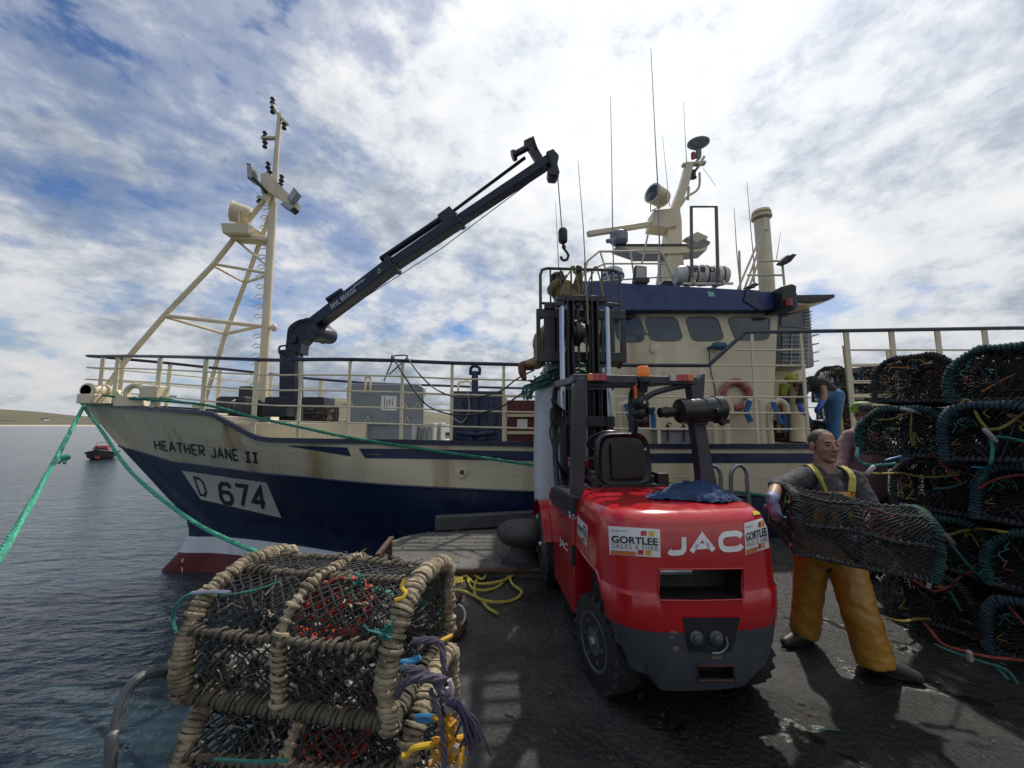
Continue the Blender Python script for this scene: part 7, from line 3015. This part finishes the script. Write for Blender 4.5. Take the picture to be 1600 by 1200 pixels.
def boot_forms(ankle, toe_dir, s=1.0, ground=None):
    d = V(toe_dir)
    d.z = 0
    d.normalize()
    g = ankle.z - .10 if ground is None else ground
    heel = V((ankle.x, ankle.y, g + .045)) - d * .05
    toe = V((ankle.x, ankle.y, g + .035)) + d * .185 * s
    mid = V((ankle.x, ankle.y, g + .055)) + d * .07
    rot = Matrix((d, V((0, 0, 1)).cross(d), V((0, 0, 1)))).transposed()
    return [('t', [V(ankle) + V((0, 0, .12)), V(ankle), heel + d * .02], [.062, .055, .047]), ('t', [heel, mid, toe], [.045, .050, .036]), ('e', lerp(heel, toe, .5) - V((0, 0, .025)), (.135 * s, .045, .018), rot)]


# ---- the man carrying a pot
dY = .15
J = lambda u, v, Y: at(u, v, Y + dY)
man = thing('person', 'man in yellow bib oilskins and lilac gloves striding with a black pot', 'person', (J(1290, 850, 2.75).x, 2.9, 0))
pel, chest, nk = J(1291, 862, 2.78), J(1293, 785, 2.76), J(1289, 738, 2.77)
shR, shL = J(1249, 748, 2.73), J(1334, 751, 2.78)
elR, wrR = J(1214, 762, 2.56), J(1206, 782, 2.40)
elL, wrL = J(1362, 800, 2.62), J(1340, 838, 2.48)
hipR, hipL = J(1268, 858, 2.80), J(1316, 862, 2.74)
knR, knL = J(1263, 925, 2.86), J(1340, 945, 2.62)
anR = at(1256, 976, 3.06)
anR.z = .11
anL = at(1372, 1046, 2.72)
anL.z = .11
head(man, J(1287, 697, 2.76), (-.05, -1, 0), .0, 1.03, neck_to=nk)
tor = grow('shirt', [('t', [nk + V((0, .01, -.03)), chest, pel], [.075, .150, .150]), ('e', chest + V((0, 0, .02)), (.180, .115, .17)), ('t', [shR + V((.05, 0, .01)), shR, elR], [.075, .076, .056]), ('t', [shL - V((.05, 0, -.01)), shL, elL], [.075, .078, .060]),
                     ('t', [shR + V((.03, 0, .02)), nk + V((0, .01, -.02)), shL + V((-.03, 0, .02))], [.055, .062, .055])], .012, TEE, man, 3, .011, 12)
grow('arm', [('t', [lerp(shR, elR, .75), elR, lerp(elR, wrR, .4), wrR], [.044, .043, .042, .030])], .009, SKIN, man, 3)
grow('arm', [('t', [lerp(shL, elL, .8), elL, wrL], [.046, .044, .032])], .009, SKIN, man, 3)
grow('glove', [('t', [lerp(elR, wrR, .72), wrR], [.042, .036])] + hand_forms(wrR, V((.10, -.12, -.8)), V((.8, .35, -.1)), .62, -1, 1.08), .0062, GLOVE, man, 3)
grow('glove', [('t', [lerp(elL, wrL, .72), wrL], [.042, .036])] + hand_forms(wrL, V((-.5, -.4, -.3)), V((0, -.3, 1)), .7, 1, 1.05), .0062, GLOVE, man, 3)
legs = [('e', pel + V((0, 0, -.01)), (.175, .135, .13)), ('c', [hipR, knR, anR + V((0, 0, -.035))], [.112, .096, .094]), ('c', [hipL, knL, anL + V((-.01, 0, -.055))], [.115, .104, .108]),
        ('t', [pel + V((0, -.01, .05)), lerp(pel, chest, .55) + V((0, -.02, 0))], [.165, .155])]
grow('bib_trousers', legs, .0105, OILY, man, 3, .0085, 8, 3)
# bib front and braces
b = MB()
rows = []
fd = V((-.12, -.99, 0)).normalized()
sd_ = V((.99, -.12, 0))
for j in range(9):
    t_ = j / 8
    c0 = lerp(lerp(pel, chest, .35), chest + V((0, 0, .10)), t_)
    wd = lerp(.185, .120, t_)
    row = []
    for i in range(15):
        s = -1 + 2 * i / 14
        dep = lerp(.165, .135, t_) * math.sqrt(max(0, 1 - (s * .80) ** 2))
        row.append(c0 + sd_ * s * wd + fd * (dep + .012 + .007 * noise.noise(V((s * 3, t_ * 5, 1)))))
    rows.append(row)
b.grid(rows)
o = b.build('bib_front', OILY, man, smooth=60, fix=False)
baked_par, mpi = o.parent, o.matrix_parent_inverse.copy()
o.parent = None
baked(o, ('SOLIDIFY', dict(thickness=.008)))
o.parent, o.matrix_parent_inverse = baked_par, mpi
YB = mat('yellow_black_brace', (.36, .30, .06), .7, var=.3, scale=30)
for s, sh in ((-1, shR), (1, shL)):
    top = lerp(nk, sh, .60) + V((0, .0, .075))
    a_ = rows[-1][2 if s < 0 else 12]
    b = MB()
    p1 = top + fd * .085 + V((0, 0, -.05))
    path = smooth_path([a_ + fd * .004, p1 + fd * .012, top + V((0, 0, .004)), top - fd * .08 + V((0, 0, -.06)), chest - fd * .14], 6)
    for p, q in zip(path, path[1:]):
        b.bar(p, q + (q - p) * .1, .038, .012, up=(fd * .5 + V((0, 0, .9))))
    b.build('brace', YB, man, smooth=0)
b = MB()
p0_ = rows[6][8] + fd * .003
for k in range(2):
    b.bar(p0_ + V((.02 * k - .005, 0, -.018)), p0_ + V((.02 * k - .005, 0, .012)), .007, .004, up=(fd))
b.bar(p0_ + V((-.007, 0, .012)), p0_ + V((.018, 0, .012)), .004, .008, up=(fd))
b.build('bib_mark', INK, man)
grow('boot', boot_forms(anR, V((-.95, -.25, 0)), 1.0, 0), .009, BOOT, man, 3)
grow('boot', boot_forms(anL, V((.85, -.55, 0)), 1.0, 0), .009, BOOT, man, 3)

# ---- worker bent over on the boat in blue bib trousers
BLUEB = mat('blue_oilskin', (.022, .115, .27), .45, var=.15, scale=5, bump=.1, bscale=10)
BLK_J = mat('black_jersey', (.016, .017, .022), .8, var=.3, scale=12)
JB = lambda u, v, Y=7.4: at(u, v, Y)
wk = thing('person', 'worker in dark jersey and blue bib trousers bent over a pot on the boat', 'person', V((JB(1304, 690).x, 7.45, 1.26)))
hip, ch_ = JB(1301, 618), JB(1270, 602)
anA, anB = JB(1306, 688, 7.35), JB(1300, 686, 7.6)
anA.z = anB.z = 1.37
grow('bib_trousers', [('e', hip, (.16, .17, .16)), ('t', [hip + V((.02, -.08, 0)), JB(1306, 652, 7.32), anA], [.115, .09, .085]), ('t', [hip + V((.0, .1, 0)), JB(1298, 652, 7.58), anB], [.115, .09, .085]), ('t', [hip, lerp(hip, ch_, .5) + V((0, 0, -.06))], [.16, .13])], .018, BLUEB, wk, 4, .010, 7)
grow('jersey', [('t', [hip + V((-.02, 0, .06)), lerp(hip, ch_, .6) + V((0, 0, .07)), ch_ + V((-.04, 0, .03)), JB(1256, 600)], [.13, .16, .15, .09]), ('t', [JB(1258, 606, 7.2), JB(1249, 628, 7.1)], [.085, .065]), ('t', [JB(1266, 606, 7.65), JB(1284, 612, 7.6)], [.08, .06])], .018, BLK_J, wk, 4, .008, 7)
grow('arm', [('t', [JB(1249, 626, 7.1), JB(1252, 640, 7.05), JB(1262, 650, 7.0)], [.05, .045, .036])] + hand_forms(JB(1262, 650, 7.0), V((.5, -.1, -.6)), V((.2, 0, -1)), .6, 1), .010, mat('blue_glove', (.03, .08, .36), .5), wk, 2)
grow('arm', [('t', [JB(1286, 606, 7.25), JB(1288, 618, 7.2), JB(1284, 630, 7.15)], [.055, .055, .042])], .010, SKIN, wk, 2)
grow('glove', [('t', [JB(1285, 627, 7.16), JB(1281, 634, 7.1)], [.05, .045])] + hand_forms(JB(1281, 634, 7.1), V((-.6, -.1, -.5)), V((0, 0, -1)), .6, -1, 1.1), .010, MATS['blue_glove'], wk, 2)
head(wk, JB(1247, 604, 7.35), (-.8, -.55, 0), .9, 1.0, neck_to=JB(1258, 602, 7.4), bald=False, detail=False)
b = MB()
b.ell(JB(1236, 592, 7.38), (.11, .10, .10), nu=16, nv=10)
b.tube([JB(1228, 600, 7.4), JB(1224, 618, 7.42)], [.07, .05], 10)
b.build('hood', mat('lime_hood', (.28, .33, .03), .6, var=.2), wk)
b = MB()
b.bar(JB(1310, 628, 7.38), JB(1317, 688, 7.38), .045, .05, up=(0, 1, 0))
b.build('trouser_stripe', mat('yellow_stripe', (.5, .30, .03), .5), wk)
grow('boot', boot_forms(anA, V((-.9, -.4, 0)), 1.0, 1.262), .012, BOOT, wk, 2)
grow('boot', boot_forms(anB, V((-.9, -.4, 0)), 1.0, 1.262), .012, BOOT, wk, 2)

# ---- man with the lime cap seen from behind by the stack
PINK = mat('dusty_pink_sweater', (.30, .185, .19), .9, var=.15, scale=8, bump=.3, bscale=60)
LIME = mat('lime_cap', (.16, .24, .045), .7, var=.2, scale=12)
YC2 = 4.35
JC = lambda u, v, Y=YC2: at(u, v, Y)
pk = thing('person', 'man in pink sweater and lime cap seen from behind beside the stacked pots', 'person', V((JC(1345, 700).x, YC2, 0)))
cx = JC(1350, 690).x
hd = JC(1349, 646)
grow('sweater', [('t', [V((cx, YC2, 1.42)), V((cx, YC2, 1.15)), V((cx, YC2, .92))], [.15, .17, .16]), ('e', V((cx, YC2, 1.42)), (.20, .12, .14)), ('t', [V((cx - .15, YC2, 1.50)), JC(1318, 700), JC(1314, 745, 4.2)], [.075, .072, .055]), ('t', [V((cx + .15, YC2, 1.50)), V((cx + .24, YC2 - .05, 1.25)), V((cx + .2, YC2 + .2, 1.1))], [.075, .07, .05]),
                 ('t', [V((cx - .1, YC2, 1.53)), V((cx, YC2, 1.56)), V((cx + .1, YC2, 1.53))], [.06, .07, .06])], .016, PINK, pk, 4, .006, 9)
grow('trousers', [('e', V((cx, YC2, .92)), (.17, .13, .13)), ('t', [V((cx - .09, YC2, .88)), V((cx - .10, YC2 - .02, .5)), V((cx - .1, YC2, .08))], [.10, .08, .075]), ('t', [V((cx + .09, YC2, .88)), V((cx + .10, YC2 - .02, .5)), V((cx + .1, YC2, .08))], [.10, .08, .075])], .018, BLK_J, pk, 4, .008, 8)
head(pk, hd, (.35, .93, 0), .0, 1.05, neck_to=V((cx, YC2, 1.58)), bald=False, detail=False)
grow('hand', hand_forms(JC(1314, 748, 4.2), V((0, -.2, -1)), V((1, 0, 0)), .5, 1), .008, SKIN, pk, 2)
grow('hand', hand_forms(V((cx + .2, YC2 + .2, 1.1)), V((0, .8, -.3)), V((-1, 0, 0)), .5, 1), .008, SKIN, pk, 2)
b = MB()
b.lathe([(.100, -.030), (.107, .0), (.105, .03), (.085, .07), (.045, .09), (0, .094)], hd + V((0, .012, .045)), n=24, sx=.9)
b.build('cap', LIME, pk)
b = MB()
b.lathe([(.104, -.022), (.109, -.02), (.110, .008), (.106, .01)], hd + V((0, .012, .035)), n=24, sx=.9)
b.build('cap_band', mat('bright_lime_band', (.30, .50, .03), .6), pk, fix=False)
for s in (-1, 1):
    grow('boot', boot_forms(V((cx + s * .1, YC2, .1)), V((.2 * s, .9, 0)), 1.0, 0), .012, BOOT, pk, 2)

# ---- deckhand in pale oilskins kneeling on the load behind the carriage
OILP = mat('pale_oilskin', (.30, .235, .115), .6, var=.25, scale=6, bump=.15, bscale=12, grime=((.14, .105, .05), .7, 6, .52))
YK = 5.05
JK = lambda u, v, Y=YK: at(u, v, Y)
kn = thing('person', 'deckhand in pale oilskins kneeling on the raised load behind the black carriage', 'person', V((JK(880, 560).x, YK, 2.42)))
hp, cs = JK(880, 512, 5.1), JK(886, 462, 5.05)
grow('oilskin_trousers', [('e', hp, (.19, .15, .15)), ('t', [hp + V((-.12, -.05, -.02)), JK(846, 530, 4.98), JK(846, 556, 4.95)], [.125, .105, .092]), ('t', [JK(846, 556, 4.95), JK(840, 566, 4.95), JK(826, 570, 4.93)], [.092, .085, .070]),
                          ('t', [hp + V((.12, -.03, -.02)), JK(945, 540, 5.0), JK(950, 562, 4.98), JK(962, 560, 4.98)], [.125, .10, .09, .075])], .017, OILP, kn, 4, .013, 8)
grow('oilskin_jacket', [('t', [hp + V((0, 0, .05)), lerp(hp, cs, .6), cs, JK(884, 446, 5.02)], [.16, .17, .17, .09]), ('e', cs, (.20, .14, .15)), ('t', [cs + V((-.14, 0, .06)), JK(862, 452, 4.95), JK(872, 440, 4.88)], [.085, .07, .05]), ('t', [cs + V((.14, 0, .08)), JK(903, 448, 4.95), JK(905, 430, 4.88)], [.085, .07, .05])], .017, OILP, kn, 4, .010, 8)
head(kn, JK(872, 441, 4.99), (-.5, -.85, 0), .35, 1.0, neck_to=JK(882, 450, 5.02), bald=False, detail=False)
b = MB()
hc = JK(871, 437, 4.99)
b.lathe([(.095, -.04), (.105, 0), (.10, .05), (.06, .09), (0, .10)], hc, n=20)
b.build('woollen_hat', mat('dark_wool', (.03, .03, .028), .9, var=.3, scale=30), kn)
for (u, v, th) in ((873, 440, 1), (905, 431, -1)):
    grow('glove', hand_forms(JK(u, v, 4.88), V((.1 * th, -.3, .7)), V((0, -.9, 0)), .7, th, 1.1), .009, mat('work_glove', (.20, .20, .14), .8, var=.3), kn, 2)
BRN = mat('brown_boot', (.12, .035, .022), .5, var=.3, scale=10, grime=((.03, .02, .015), .6, 14, .55))
a0 = JK(826, 571, 4.93)
grow('boot', [('t', [a0 + V((.03, 0, 0)), a0 + V((-.07, 0, .0)), JK(817, 574, 4.93)], [.068, .06, .055]), ('t', [JK(815, 572, 4.93), JK(816, 582, 4.92), JK(819, 591, 4.91)], [.05, .05, .036])], .010, BRN, kn, 2)
a1 = JK(962, 560, 4.98)
grow('boot', [('t', [a1, a1 + V((.05, .02, -.0)), a1 + V((.07, .1, -.08))], [.068, .06, .045])], .010, BRN, kn, 2)
